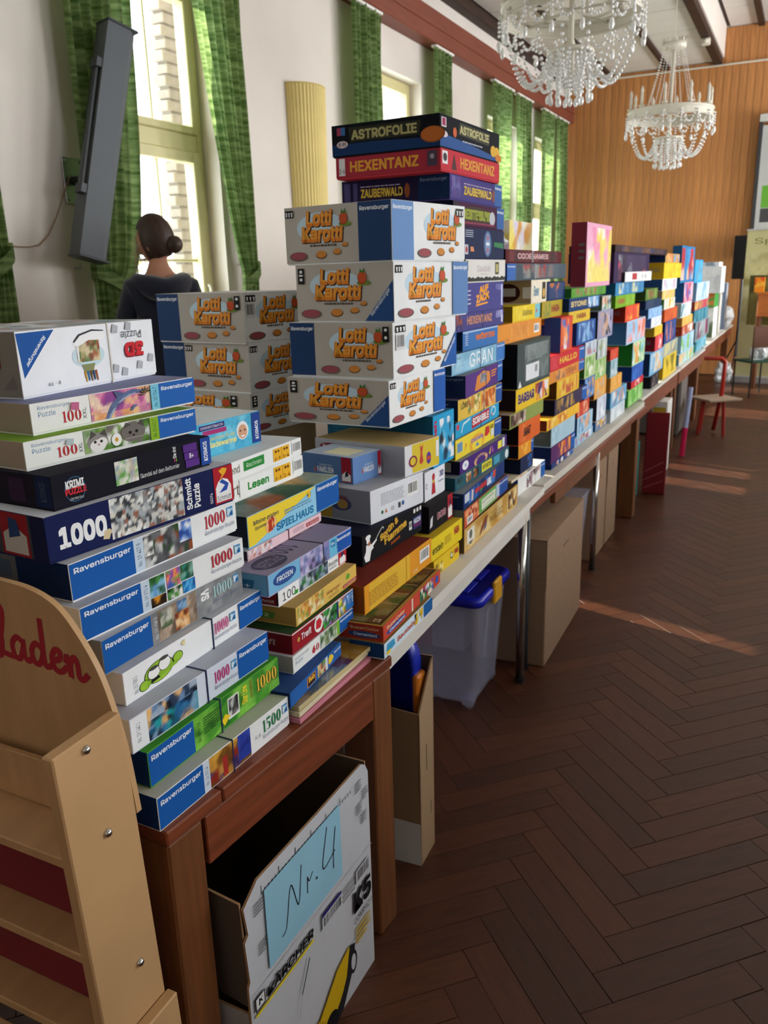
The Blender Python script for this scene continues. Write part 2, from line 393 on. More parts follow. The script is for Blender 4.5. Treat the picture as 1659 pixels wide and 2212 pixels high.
# toothed white brick pier standing outside the near window
pier = empty('brick_pier', (XW-.37, 5.0, 0), 0, 'white painted brick pier with toothed edge outside the tall window', 'pier')
b = MB(); b.box(-.16, .05, 0, -.075, .6, 4.2, '6e665c'); b.build('mortar_core', M['brick'], pier)
b = MB(); b.box(-.11, 0, .006, 0, .21, .071, ch=.006); bk = b.mesh('brick', M['brick'])
for i in range(13, 50):
    o = bpy.data.objects.new('brick', bk); COL.objects.link(o); o.parent = pier; o.location = (-.06+rnd.uniform(-.003, .003), (.0 if i % 2 else .035)+rnd.uniform(-.004, .004), i*.0786)
# distant greenery seen low through the glass
def bush(x, y, r, name, label):
    b = MB(); rr = random.Random(int(y*10)); 
    for k in range(420):
        u, v, t = rr.uniform(0, 6.28), rr.uniform(-1, 1), rr.uniform(.55, 1)
        p = Vector((r*t*math.sqrt(1-v*v)*math.cos(u), r*t*math.sqrt(1-v*v)*math.sin(u), r*1.1+r*t*v)); s = rr.uniform(.06, .13)
        n1 = Vector((rr.uniform(-1, 1), rr.uniform(-1, 1), rr.uniform(-1, 1))).normalized(); n2 = n1.orthogonal().normalized(); n3 = n1.cross(n2)
        b.face([p+n2*s, p+n3*s*.5, p-n2*s, p-n3*s*.5], rr.choice(['a9b46a', 'bcc07c', '8fa257', 'c9c690']))
    for k in range(5): b.tube([(0, 0, 0), (rr.uniform(-.4, .4)*r, rr.uniform(-.4, .4)*r, r*1.3)], .03, '6a5a40', 5)
    o = b.build(name, M['matte'], loc=(x, y, 0)); tag(o, label, 'shrub')
bush(-8.5, 8.6, 1.15, 'shrub', 'pale yellow green shrub outside behind the tall window')
bush(-9.6, 18.5, 2.0, 'shrub', 'large pale shrub outside behind the second window')

# curtains
def curtain(name, label, y0, y1, z0, z1, inner, tie=None, x=XW+.14, waves=7, amp=.028, gap=None, ease=.75):
    """hanging cloth from y0 to y1; inner='y0'/'y1' edge is drawn toward the other edge at height tie"""
    nu, nv = waves*8, 40; bm = bmesh.new(); G = []
    for j in range(nv+1):
        z = z1+(z0-z1)*j/nv; f = 1.0
        if tie:
            zt, wt = tie
            f = (wt+(1-wt)*(max(0, (z-zt)/(z1-zt))**ease)) if z >= zt else wt+(max(.42, wt)-wt)*min(1, (zt-z)/.6)**.8
        if gap: f = 1-gap*max(0, (z1-z)/(z1-z0))
        row = []
        for i in range(nu+1):
            s = i/nu
            y = (y1-(1-s)*(y1-y0)*f) if inner == 'y0' else (y0+s*(y1-y0)*f)
            a = amp*(.45+.55*f)
            xx = x+a*math.sin(2*math.pi*waves*s+.6*math.sin(3*s+z))+.010*math.sin(17*s+2.1*z)
            row.append(bm.verts.new((xx, y, z)))
        G.append(row)
    for j in range(nv):
        for i in range(nu): bm.faces.new([G[j][i], G[j+1][i], G[j+1][i+1], G[j][i+1]])
    me = bpy.data.meshes.new(name); bm.to_mesh(me); bm.free(); me.polygons.foreach_set('use_smooth', [True]*len(me.polygons)); me.materials.append(M['curtain'])
    t = empty(name, (0, 0, 0), 0, label, 'curtain', 'green curtains along the window wall')
    o = bpy.data.objects.new('cloth', me); COL.objects.link(o); o.parent = t
    if tie:
        zt, wt = tie; yo = y1 if inner == 'y0' else y0; yi = yo-(y1-y0)*wt if inner == 'y0' else yo+(y1-y0)*wt
        b = MB(); lo, hi = min(yo, yi)-.012, max(yo, yi)+.012; n = 14; ring = []
        for dz in (-.045, .03):
            ring.append([((x+.055*math.sin(2*math.pi*k/n)), (lo+hi)/2+(hi-lo)/2*math.cos(2*math.pi*k/n), zt+dz+.06*(math.cos(2*math.pi*k/n))*(1 if inner == 'y0' else -1)) for k in range(n)])
        for k in range(n): b.face([ring[0][k], ring[0][(k+1) % n], ring[1][(k+1) % n], ring[1][k]], 'ffffff')
        tb = b.build('tieback', M['curtain'], t, True)
        b = MB(); b.tube([(XW, yo, zt+.07), (XW+.05, yo, zt+.07), (XW+.05, yo, zt+.1)], .006); b.build('hook', M['steel'], t)
    b = MB(); b.box(x-.03, min(y0, y1)+.005, z1-.012, x+.03, max(y0, y1)-.005, z1+.012, 'e8e4dc', ch=.004); b.build('track', M['matte'], t)
    return t
curtain('curtain', 'green curtain tied low at the far left edge, beside the bare wall cable', 2.45, 3.02, .25, 3.78, 'y0', (1.72, .26), waves=6)
curtain('curtain', 'green curtain hanging behind the long grey column speaker', 3.56, 4.12, .25, 3.78, 'y1', (1.62, .42), waves=7, ease=.28)
curtain('curtain', 'green curtain tied back between the tall window and the yellow lamp', 4.53, 5.14, .25, 3.78, 'y0', (1.64, .26), waves=7)
curtain('curtain', 'dark green straight curtain beside the yellow wall lamp, left of the second window', 6.7, 7.24, .25, 3.78, 'y1', None, waves=6)
curtain('curtain', 'narrow green curtain closing the far side of the second window', 8.42, 8.9, .25, 3.78, 'y0', None, waves=5)
curtain('curtain', 'green curtain covering the near half of the third window', 10.18, 10.96, .25, 3.78, 'y1', None, waves=8, gap=.45)
curtain('curtain', 'green curtain covering the far half of the third window', 11.08, 11.78, .25, 3.78, 'y0', None, waves=8, gap=.45)
curtain('curtain', 'green curtain covering the near half of the last window', 12.28, 12.95, .25, 3.78, 'y1', None, waves=7, gap=.5)
curtain('curtain', 'last green curtain, next to the pine end wall', 13.05, 13.68, .25, 3.78, 'y0', None, waves=7, gap=.42)

# pleated yellow wall lamp
t = empty('wall_lamp', (XW, 6.08, 2.13), 0, 'pale yellow pleated half round wall lamp between two windows', 'lamp')
b = MB(); n = 44; H = .9
pt = lambda k, z, r: ((r+(.008 if k % 2 else 0))*math.sin(math.pi*k/n)*.8, -(r+(.008 if k % 2 else 0))*math.cos(math.pi*k/n), z)
for k in range(n): b.face([pt(k, 0, .20), pt(k+1, 0, .20), pt(k+1, H, .22), pt(k, H, .22)], 'e2cd86')
b.build('lamp_shade', M['matte'], t)
for z in (0, H-.012):
    b = MB(); b.tube([pt(k, z+.006, .203 if z == 0 else .223) for k in range(0, n+1, 2)], .006, 'd8c078', 6); b.build('shade_rim', M['matte'], t)
b = MB(); b.box(0, -.05, .3, .05, .05, .6, 'd9d4c8', ch=.004); b.build('wall_mount', M['matte'], t)

# tilted column speaker on its wall bracket
t = empty('column_speaker', (XW, 3.64, 2.2), 0, 'long dark grey column speaker tilted on a wall bracket', 'speaker')
A, B_ = Vector((.30, .13, .69)), Vector((.20, -.16, -.46)); ax = (A-B_).normalized(); LN = (A-B_).length
body = empty('cabinet', B_); body.parent = t; body.rotation_euler = (ax.to_track_quat('Z', 'X') @ Matrix.Rotation(math.pi, 3, 'Z').to_quaternion()).to_euler()
def sp(name, x0, y0, z0, x1, y1, z1, m_, ch=.006, par=body):
    b = MB(); b.box(x0, y0, z0, x1, y1, z1, ch=ch); return b.build(name, m_, par)
b = MB()
prof = [(-.08, -.055), (.05, -.055), (.085, -.02), (.085, .075), (-.08, .075)]
for z, zz in ((0, LN),):
    for k in range(5):
        p, q = prof[k], prof[(k+1) % 5]; b.face([(p[0], p[1], 0), (q[0], q[1], 0), (q[0], q[1], LN), (p[0], p[1], LN)], 'ffffff')
    b.face([(p[0], p[1], LN) for p in prof], 'ffffff'); b.face([(p[0], p[1], 0) for p in prof[::-1]], 'ffffff')
b.build('housing', M['gray_speaker'], body)
sp('grille', .086, -.015, .02, .09, .07, LN-.02, M['dark_metal'], .002); sp('end_cap', -.085, -.06, LN, .09, .08, LN+.015, M['dark_metal'], .004); sp('end_cap', -.085, -.06, -.015, .09, .08, 0, M['dark_metal'], .004)
sp('mounting_rail', -.105, -.03, .33, -.09, 0, .98, M['dark_metal'], .002)
sp('rail_clamp', -.115, -.05, .95, -.075, .02, 1.0, M['dark_metal'], .003); sp('rail_clamp', -.115, -.05, .31, -.075, .02, .36, M['dark_metal'], .003)
b = MB(); b.box(0, -.09, -.17, .012, .05, .07, ch=.003); b.build('bracket_plate', M['steel'], t)
b = MB(); b.tube([(.012, -.02, -.05), (.11, -.02, -.05), (.15, -.03, -.02)], .024, n=10); b.build('bracket_arm', M['dark_metal'], t, True)
for yy, zz in ((-.075, -.15), (.035, -.15), (-.075, .05), (.035, .05)):
    b = MB(); b.ball((.014, yy, zz), .008, nu=6, nv=4); b.build('bolt', M['chrome'], t)
b = MB(); P = [(XW+.012, 2.9+.07*k, 1.88-.085*math.sin(math.pi*min(1, k/9.0))+(.30*max(0, (k-6)/4.0)**1.6 if k > 6 else 0)) for k in range(11)]
b.tube(P, .003, '9c7a56', 6); tag(b.build('cable', M['matte']), 'thin brown cable sagging along the plaster below the speaker bracket', 'cable')
# ------------------------------------------------------------------ lettering and printing on card
def load_font(fn):
    import os
    try: return bpy.data.fonts.load(os.path.join(bpy.utils.resource_path('LOCAL'), 'datafiles', 'fonts', fn))
    except Exception: return None
SANS = load_font('Inter.woff2')
_tx = {}
def text_shape(s, bold=0.0, shear=0.0):
    """flat lettering as (verts, faces) fitted to the unit square"""
    k = (s, bold, shear)
    if k not in _tx:
        cu = bpy.data.curves.new('lettering', 'FONT'); cu.body = s; cu.resolution_u = 3; cu.shear = shear
        if SANS: cu.font = SANS
        o = bpy.data.objects.new('lettering', cu); me = o.to_mesh()
        v = np.zeros(len(me.vertices)*3); me.vertices.foreach_get('co', v); v = v.reshape(-1, 3)[:, :2]
        f = [tuple(p.vertices) for p in me.polygons]; cp = []
        if bold > .012 and len(v):
            n = len(v); d = bold*.75; offs = [(0, 0), (d, d), (-d, d), (d, -d), (-d, -d)]+([(d, 0), (-d, 0), (0, d), (0, -d)] if bold > .04 else [])
            f = [tuple(i+q*n for i in p_) for q in range(len(offs)) for p_ in f]; v = np.concatenate([v+np.array(o_) for o_ in offs]); cp = [q*8e-6 for q in range(len(offs)) for _ in range(n)]
        if len(cp) != len(v): cp = [0.0]*len(v)
        lo, hi = (v.min(0), v.max(0)) if len(v) else (np.zeros(2), np.ones(2))
        v = (v-lo)/np.maximum(hi-lo, 1e-6)
        o.to_mesh_clear(); bpy.data.objects.remove(o); bpy.data.curves.remove(cu)
        _tx[k] = ([(a, t, c) for (a, t), c in zip(v.tolist(), cp)], f)
    return _tx[k]

BX={
'A1':(-0.855,0.855,0.74,-1.5,0.372,0.27,0.0634),
'A2':(-0.881,0.872,0.8034,0.2,0.382,0.27,0.0667),
'A3':(-0.897,0.858,0.8701,-1.1,0.377,0.27,0.0627),
'A4':(-0.932,0.89,0.9328,1.2,0.402,0.27,0.0598),
'A6':(-0.968,0.853,1.0546,-3,0.402,0.27,0.0594),
'A7':(-0.995,0.867,1.114,-1.4,0.423,0.27,0.0644),
'A5':(-0.95,0.871,0.9926,1,0.385,0.27,0.062),
'A8':(-1.02,0.855,1.1784,-5.3,0.429,0.3,0.077),
'A9':(-1.031,0.887,1.2554,-3.5,0.369,0.27,0.0574),
'A10':(-1.094,0.899,1.3128,-5.2,0.383,0.27,0.048),
'A11':(-1.122,0.945,1.3608,-3.3,0.388,0.27,0.0531),
'A12':(-1.176,0.982,1.4139,6,0.38,0.27,0.1132),
'B1':(-0.826,1.236,0.74,0,0.31,0.28,0.035),
'B2':(-0.84,1.227,0.775,6,0.255,0.2,0.0348),
'B3':(-0.876,1.298,0.8098,2.6,0.284,0.2,0.0401),
'B4':(-0.88,1.305,0.8499,1.9,0.281,0.2,0.0482),
'B5':(-0.888,1.338,0.8981,3,0.294,0.22,0.0431),
'B6':(-0.921,1.326,0.9412,1.6,0.306,0.2,0.0359),
'B7':(-0.918,1.289,0.9771,1,0.363,0.27,0.0483),
'B8':(-1.004,1.343,1.0254,1.6,0.32,0.25,0.0237),
'B9':(-1.008,1.355,1.0491,1.4,0.405,0.3,0.0718),
'B10':(-1.098,1.441,1.1209,0.5,0.292,0.25,0.0516),
'B11':(-1.086,1.43,1.1725,2.5,0.298,0.25,0.0461),
'B12':(-1.165,1.457,1.2186,-3.1,0.178,0.3,0.0781),
'F1':(-0.793,1.551,0.745,2.9,0.318,0.089,0.0397),
'F2':(-0.798,1.558,0.7847,4,0.408,0.3,0.0409),
'F3':(-0.865,1.597,0.8256,0.5,0.407,0.28,0.073),
'F4':(-0.932,1.718,0.8986,-2,0.339,0.3,0.08),
'F5':(-0.956,1.815,0.9786,-8,0.258,0.3,0.09),
'F7':(-1.03,1.863,1.0686,-9,0.13,0.175,0.0728),
'F8':(-0.936,1.986,1.0686,-8,0.182,0.312,0.085),
'G0':(-0.896,2.085,0.745,0,0.2,0.2,0.052),
'G1':(-0.899,2.074,0.797,0,0.246,0.2,0.07),
'G2':(-0.925,2.12,0.867,1,0.197,0.25,0.083),
'G3':(-0.955,2.16,0.95,0,0.155,0.25,0.09),
'H1':(-0.893,2.322,0.745,2.2,0.625,0.35,0.0819),
'H2':(-0.894,2.325,0.8269,3.4,0.523,0.3,0.0592),
'H3':(-0.9,2.335,0.8861,4.2,0.512,0.3,0.0526),
'H4':(-0.933,2.347,0.9388,0.4,0.549,0.3,0.0442),
'H5':(-0.934,2.391,0.983,0.9,0.492,0.3,0.0443),
'H6':(-0.95,2.393,1.0273,1.6,0.486,0.3,0.0657),
'H7':(-0.956,2.408,1.093,2.2,0.478,0.3,0.0524),
'H8':(-0.956,2.432,1.1453,1.8,0.474,0.3,0.0697),
'H9':(-0.943,2.464,1.2151,5.2,0.497,0.3,0.0736),
'H10':(-0.98,2.439,1.2887,1,0.55,0.3,0.0655),
'H11':(-0.98,2.535,1.3563,1,0.364,0.3,0.0648),
'H12':(-0.98,2.474,1.4211,0,0.468,0.3,0.0548),
'H13':(-0.98,2.561,1.4759,0,0.375,0.3,0.0948),
'H14':(-0.98,2.561,1.5707,0,0.394,0.3,0.0733),
'H15':(-0.98,2.549,1.644,0,0.388,0.3,0.0959),
'H16':(-0.98,2.457,1.7399,0,0.475,0.3,0.0732),
'H17':(-0.98,2.43,1.8131,0,0.476,0.365,0.0737),
'H18':(-0.98,2.362,1.8868,-2,0.469,0.352,0.0623),
'H19':(-0.98,2.357,1.9491,-2,0.47,0.36,0.0897),
'D1':(-0.985,1.999,1.1992,-3,0.349,0.335,0.1287),
'D2':(-0.985,2.03,1.3279,-3,0.402,0.338,0.1511),
'D3':(-0.985,2.043,1.479,-6,0.428,0.327,0.1569),
'D4':(-0.985,2.039,1.6359,-8,0.389,0.364,0.1545),
'C1':(-1.61,2.229,1.1027,-8,0.34,0.41,0.1361),
'C2':(-1.61,2.24,1.2388,-8,0.34,0.41,0.1608),
'C3':(-1.61,2.23,1.3996,-8,0.34,0.41,0.1619),
'I1':(-0.95,3.057,0.745,0,0.385,0.25,0.071),
'I2':(-0.95,2.975,0.816,0,0.205,0.25,0.012),
'I3':(-0.95,3.087,0.828,0,0.171,0.25,0.0654),
'I4':(-0.95,3.058,0.8934,0,0.201,0.25,0.054),
'I5':(-0.95,3.055,0.9474,0,0.294,0.25,0.0837),
'I6':(-0.95,2.942,1.0311,0,0.448,0.25,0.0553),
'I7':(-0.95,3.012,1.0864,0,0.463,0.25,0.0844),
'I8':(-0.95,3.024,1.1708,0,0.451,0.25,0.1693),
'I9':(-1,2.914,1.3401,0,0.591,0.25,0.0737),
'I10':(-1,3.111,1.4138,0,0.37,0.25,0.0608),
'I11':(-1,3.349,1.4746,0,0.225,0.25,0.0939),
'I12':(-1,3.037,1.5685,0,0.851,0.25,0.0639),
'I13':(-1,3.018,1.6324,0,0.788,0.25,0.05),
'J1':(-0.95,3.548,0.745,0,0.394,0.25,0.027),
'J2':(-0.95,3.539,0.772,0,0.427,0.25,0.0772),
'J3':(-0.95,3.531,0.8492,0,0.424,0.25,0.0837),
'J4':(-0.95,3.456,0.9329,0,0.579,0.25,0.049),
'J5':(-0.95,3.578,0.9819,0,0.605,0.25,0.0685),
'J6':(-0.95,3.601,1.0504,0,0.407,0.25,0.0826),
'J7':(-0.95,3.479,1.133,0,0.619,0.25,0.0508),
'J8':(-0.95,3.481,1.1838,0,0.618,0.25,0.0671),
'J9':(-0.95,3.639,1.2509,0,0.205,0.25,0.1544),
'J10':(-1,3.509,1.4053,0,0.335,0.25,0.0712),
'J11':(-1,3.588,1.4765,0,0.291,0.25,0.0786),
'K1':(-0.97,4.05,0.745,0,0.398,0.25,0.0482),
'K2':(-0.97,4.092,0.7932,0,0.337,0.25,0.0963),
'K3':(-0.97,4.077,0.8895,0,0.26,0.25,0.072),
'K4':(-0.97,4.221,0.9615,0,0.223,0.25,0.108),
'K5':(-0.97,4.203,1.0695,0,0.242,0.25,0.1109),
'K6':(-0.97,4.204,1.1804,0,0.255,0.25,0.071),
'K7':(-0.97,4.013,1.2514,0,0.395,0.25,0.11),
'K8':(-0.97,3.848,1.3614,0,0.424,0.25,0.0557),
'K9':(-0.97,3.849,1.4171,0,0.624,0.25,0.0604),
'K10':(-0.97,3.883,1.4775,0,0.735,0.25,0.043),
'K11':(-0.97,4.146,1.5205,0,0.561,0.25,0.3012),
'L1':(-0.97,4.515,0.745,0,0.293,0.25,0.0533),
'L2':(-0.97,4.529,0.7983,0,0.234,0.25,0.1285),
'L3':(-0.97,4.448,0.9268,0,0.295,0.25,0.1085),
'L4':(-0.97,4.449,1.0353,0,0.271,0.25,0.1037),
'L5':(-0.97,4.484,1.139,0,0.236,0.25,0.1057),
'L6':(-0.97,4.463,1.2447,0,0.377,0.25,0.1455),
'L7':(-0.97,4.545,1.3902,0,0.228,0.25,0.0761),
'M1':(-0.95,4.812,0.745,0,0.413,0.25,0.0808),
'M2':(-0.95,4.79,0.8258,0,0.469,0.25,0.0986),
'M3':(-0.95,4.767,0.9244,0,0.319,0.25,0.086),
'M4':(-0.95,4.747,1.0104,0,0.194,0.25,0.1002),
'M5':(-0.95,4.724,1.1106,0,0.218,0.25,0.0585),
'N1':(-0.95,5.334,0.755,0,0.516,0.25,0.1056),
'N2':(-0.95,5.417,0.8606,0,0.439,0.25,0.0467),
'N3':(-0.95,5.419,0.9073,0,0.403,0.25,0.0978),
'N4':(-0.95,5.406,1.0051,0,0.437,0.25,0.1523),
'N5':(-0.95,5.166,1.1574,0,0.642,0.25,0.14),
'N6':(-0.95,5.098,1.2974,0,0.457,0.25,0.0934),
'N7':(-0.95,4.794,1.3908,0,0.588,0.25,0.0677),
'N8':(-0.95,4.777,1.4585,0,0.893,0.25,0.0701),
'N9':(-0.95,4.711,1.5286,0,1.11,0.25,0.1606),
'N10':(-0.95,4.721,1.6892,0,1.859,0.25,0.0403),
'P1':(-0.96,6.256,0.755,0,0.361,0.25,0.0971),
'P2':(-0.96,6.164,0.8521,0,0.611,0.25,0.1635),
'P3':(-0.96,6.345,1.0156,0,0.348,0.25,0.1107),
'P4':(-0.96,6.282,1.1263,0,0.365,0.25,0.0695),
'P5':(-0.96,6.116,1.1958,0,0.456,0.25,0.071),
'P6':(-0.96,5.976,1.2668,0,0.589,0.25,0.0677),
'P7':(-0.96,5.842,1.3345,0,0.672,0.25,0.0606),
'P8':(-0.96,5.821,1.3951,0,0.498,0.25,0.074),
'Q1':(-0.96,6.824,0.755,0,0.724,0.25,0.1683),
'Q2':(-0.96,6.779,0.9233,0,0.773,0.25,0.1062),
'Q3':(-0.96,6.78,1.0295,0,0.607,0.25,0.1724),
'Q4':(-0.96,6.705,1.2019,0,0.706,0.25,0.0943),
'Q5':(-0.96,6.664,1.2962,0,0.564,0.25,0.0788),
'Q6':(-0.96,6.541,1.375,0,0.649,0.25,0.0635),
'Q7':(-0.96,6.514,1.4385,0,0.75,0.25,0.0845),
'Q8':(-0.96,6.544,1.523,0,0.924,0.25,0.1138),
'Q9':(-0.96,6.584,1.6368,0,0.742,0.25,0.0681),
'R1':(-0.97,7.816,0.755,0,1.078,0.25,0.1003),
'R2':(-0.97,7.899,0.8553,0,0.912,0.25,0.1563),
'R3':(-0.97,7.877,1.0116,0,0.837,0.25,0.0855),
'R4':(-0.97,7.861,1.0971,0,0.728,0.25,0.0792),
'R5':(-0.97,7.729,1.1763,0,0.706,0.25,0.1243),
'R6':(-0.97,7.842,1.3006,0,0.622,0.25,0.1739),
'R7':(-0.97,7.543,1.4745,0,0.885,0.25,0.3034),
'S1':(-0.98,9.122,0.755,0,0.996,0.25,0.1136),
'S2':(-0.98,9.003,0.8686,0,1.313,0.25,0.1951),
'S3':(-0.98,8.805,1.0637,0,1.266,0.25,0.1243),
'S4':(-0.98,8.802,1.188,0,1.272,0.25,0.0858),
'S5':(-0.98,8.86,1.2738,0,1.148,0.25,0.1806),
'S6':(-0.98,8.598,1.4544,0,0.657,0.25,0.2146),
'T1':(-1,11.143,0.755,0,2.352,0.25,0.2264),
'T2':(-1,11.064,0.9814,0,2.348,0.25,0.1732),
'T3':(-1,10.868,1.1546,0,2.605,0.25,0.1495),
'T4':(-1,10.185,1.3041,0,3,0.25,0.2789),
'F9':(-0.95,2.215,1.04,0,0.165,0.36,0.159),
}

class Face:
    """flat printing on one side of a box: coordinates are fractions of the side, colours are hex"""
    def __init__(self, w, h): self.w, self.h = w, h; self.mb = MB(); self.k = 0
    def _z(self): self.k += 1; return .0002+.0001*self.k
    def P(self, pts, c): z = self._z(); self.mb.face([(x*self.w, y*self.h, z) for x, y in pts], c); return self
    def R(self, x0, y0, x1, y1, c): return self.P([(x0, y0), (x1, y0), (x1, y1), (x0, y1)], c)
    def E(self, cx, cy, rx, ry, c, n=18): return self.P([(cx+rx*math.cos(2*math.pi*k/n), cy+ry*math.sin(2*math.pi*k/n)) for k in range(n)], c)
    def C(self, cx, cy, r, c, n=20): return self.E(cx, cy, r*self.h/self.w, r, c, n)
    def T(self, s, x0, y0, x1, y1, c, b=.018, sh=0, rot=0):
        v, f = text_shape(s, b, sh); z = self._z(); q = []
        for a, t, c_ in v:
            if rot == 90: a, t = 1-t, a
            if rot == -90: a, t = t, 1-a
            if rot == 180: a, t = 1-a, 1-t
            q.append(((x0+a*(x1-x0))*self.w, (y0+t*(y1-y0))*self.h, z+c_))
        self.mb.add(q, f, c); return self
    def slant(self, s, x0, y0, x1, y1, c, th, b=.018):
        """lettering along a line from (x0,y0) to (x1,y1), th high"""
        v, f = text_shape(s, b, 0); z = self._z(); A = Vector((x0*self.w, y0*self.h)); B2 = Vector((x1*self.w, y1*self.h)); d = B2-A; n = Vector((-d.y, d.x)).normalized()*th*self.h
        self.mb.add([(*(A+d*a+n*t), z+c_) for a, t, c_ in v], f, c); return self
    def N(self, s, x0, y0, x1, y1, c):
        """numerals with thick and thin strokes"""
        wd = {'1': .62}; tot = sum(wd.get(ch, 1) for ch in s); x = x0; z = self._z(); u = (x1-x0)/tot
        zz = [z]
        def q(pts): zz[0] += 1.5e-6; self.mb.face([((x+a*wd.get(ch, 1)*u)*self.w, (y0+t*(y1-y0))*self.h, zz[0]) for a, t in pts], c)
        for ch in s:
            if ch == '0':
                n = 16
                for k in range(n):
                    a0, a1 = 2*math.pi*k/n, 2*math.pi*(k+1)/n
                    q([(.5+.42*math.cos(a0), .5+.5*math.sin(a0)), (.5+.42*math.cos(a1), .5+.5*math.sin(a1)), (.5+.15*math.cos(a1), .5+.46*math.sin(a1)), (.5+.15*math.cos(a0), .5+.46*math.sin(a0))])
            elif ch == '1':
                q([(.36, .04), (.72, .04), (.72, 1), (.36, .93)]); q([(.1, 0), (.98, 0), (.98, .05), (.1, .05)]); q([(.02, .80), (.36, .84), (.5, .99), (.36, .93)])
            elif ch == '5':
                q([(.2, .5), (.27, .5), (.3, 1), (.2, 1)]); q([(.2, .84), (.86, .84), (.9, 1), (.2, 1)])
                n = 10; P = lambda a, r: (.45+r*.45*math.cos(a), .32+r*.32*math.sin(a))
                for k in range(n):
                    a0 = math.radians(130-k*29.); a1 = math.radians(130-(k+1)*29.); r0 = 1-.62*max(0, math.cos(a0))-.1; r1 = 1-.62*max(0, math.cos(a1))-.1
                    q([P(a0, 1), P(a1, 1), P(a1, r1), P(a0, r0)])
            else: self.T(ch, x, y0, x+wd.get(ch, 1)*u*.9, y1, c, .05)
            x += wd.get(ch, 1)*u
        return self
    def I(self, x0, y0, x1, y1, pal, seed=1, n=10, nx=None, ny=None, soft=True):
        """small printed picture: patches of a palette"""
        r = np.random.RandomState(seed); W_, H_ = (x1-x0)*self.w, (y1-y0)*self.h
        nx = nx or max(6, min(40, int(W_/.0042))); ny = ny or max(5, min(18, int(H_/.0042))); n = int(n*1.5)
        pts = r.rand(n, 2)*[W_, H_]; pc = [lin(pal[i % len(pal)]) for i in range(n)]
        def col(u, v):
            d = ((pts-[u*W_, v*H_])**2).sum(1); o = d.argsort()
            a, b_ = o[0], o[1]; t = .35*d[a]/(d[b_]+1e-9) if soft else 0
            g = .88+.24*r.rand()
            return [min(1, (pc[a][i]*(1-t)+pc[b_][i]*t)*g) for i in range(3)]+[1]
        g = [[col(i/nx, j/ny) for i in range(nx+1)] for j in range(ny+1)]
        z = self._z(); base = len(self.mb.v)
        for j in range(ny+1):
            for i in range(nx+1): self.mb.v.append(((x0+(x1-x0)*i/nx)*self.w, (y0+(y1-y0)*j/ny)*self.h, z))
        for j in range(ny):
            for i in range(nx):
                a = base+j*(nx+1)+i; self.mb.f.append((a, a+1, a+nx+2, a+nx+1)); self.mb.c.append(g[j][i]+g[j][i+1]+g[j+1][i+1]+g[j+1][i])
        return self
    def BC(self, x0, y0, x1, y1, bg_='f4f4f2'):
        self.R(x0, y0, x1, y1, bg_); r = random.Random(int(x0*999)); z = self._z(); x = x0+(x1-x0)*.08; e = x1-(x1-x0)*.08
        while x < e:
            w = (x1-x0)*r.choice((.02, .03, .05)); self.mb.face([(a*self.w, t*self.h, z) for a, t in ((x, y0+(y1-y0)*.2), (x+w, y0+(y1-y0)*.2), (x+w, y1-(y1-y0)*.1), (x, y1-(y1-y0)*.1))], '20201f'); x += w+(x1-x0)*r.choice((.02, .03, .04))
        return self
    def LN(self, x0, y0, x1, y1, k, c, fill=.5):
        """lines of small print"""
        r = random.Random(k*7+int(x0*100)); z = self._z()
        for i in range(k):
            a = y1-(y1-y0)*(i+.25)/k; t = a-(y1-y0)*fill/k; x = x0; e = x1-(x1-x0)*r.choice((0, .05, .3 if i == k-1 else .02))
            while x < e-1e-4:
                w = min((x1-x0)*r.uniform(.05, .13), e-x); self.mb.face([(p*self.w, q*self.h, z) for p, q in ((x, t), (x+w, t), (x+w, a), (x, a))], c); x += w+(x1-x0)*.02
        return self
    def stroke(self, pts, wd, c):
        """hand drawn stroke, points as fractions, wd in metres"""
        z = self._z(); P = smooth([Vector((x*self.w, y*self.h)) for x, y in pts])
        for a, q in zip(P, P[1:]):
            d = (q-a); 
            if d.length < 1e-7: continue
            n = Vector((-d.y, d.x)).normalized()*wd/2; e = d.normalized()*wd*.2
            self.mb.face([(*(a-n-e), z), (*(q-n+e), z), (*(q+n+e), z), (*(a+n-e), z)], c); z += 1e-6
        return self
    def build(self, name, parent, origin, xa, ya, m_=None):
        if not self.mb.f: return None
        xa, ya = Vector(xa), Vector(ya); na = xa.cross(ya); O_ = Vector(origin)
        self.mb.v = [tuple(O_+xa*x+ya*y+na*z) for x, y, z in self.mb.v]
        return self.mb.build(name, m_ or M['print'], parent)
def smooth(P, n=6):
    if len(P) < 3: return P
    out = []
    for i in range(len(P)-1):
        p0, p1, p2, p3 = P[max(i-1, 0)], P[i], P[i+1], P[min(i+2, len(P)-1)]
        for k in range(n):
            t = k/n; out.append(.5*((2*p1)+(p2-p0)*t+(2*p0-5*p1+4*p2-p3)*t*t+(3*p1-p0-3*p2+p3)*t**3))
    return out+[P[-1]]

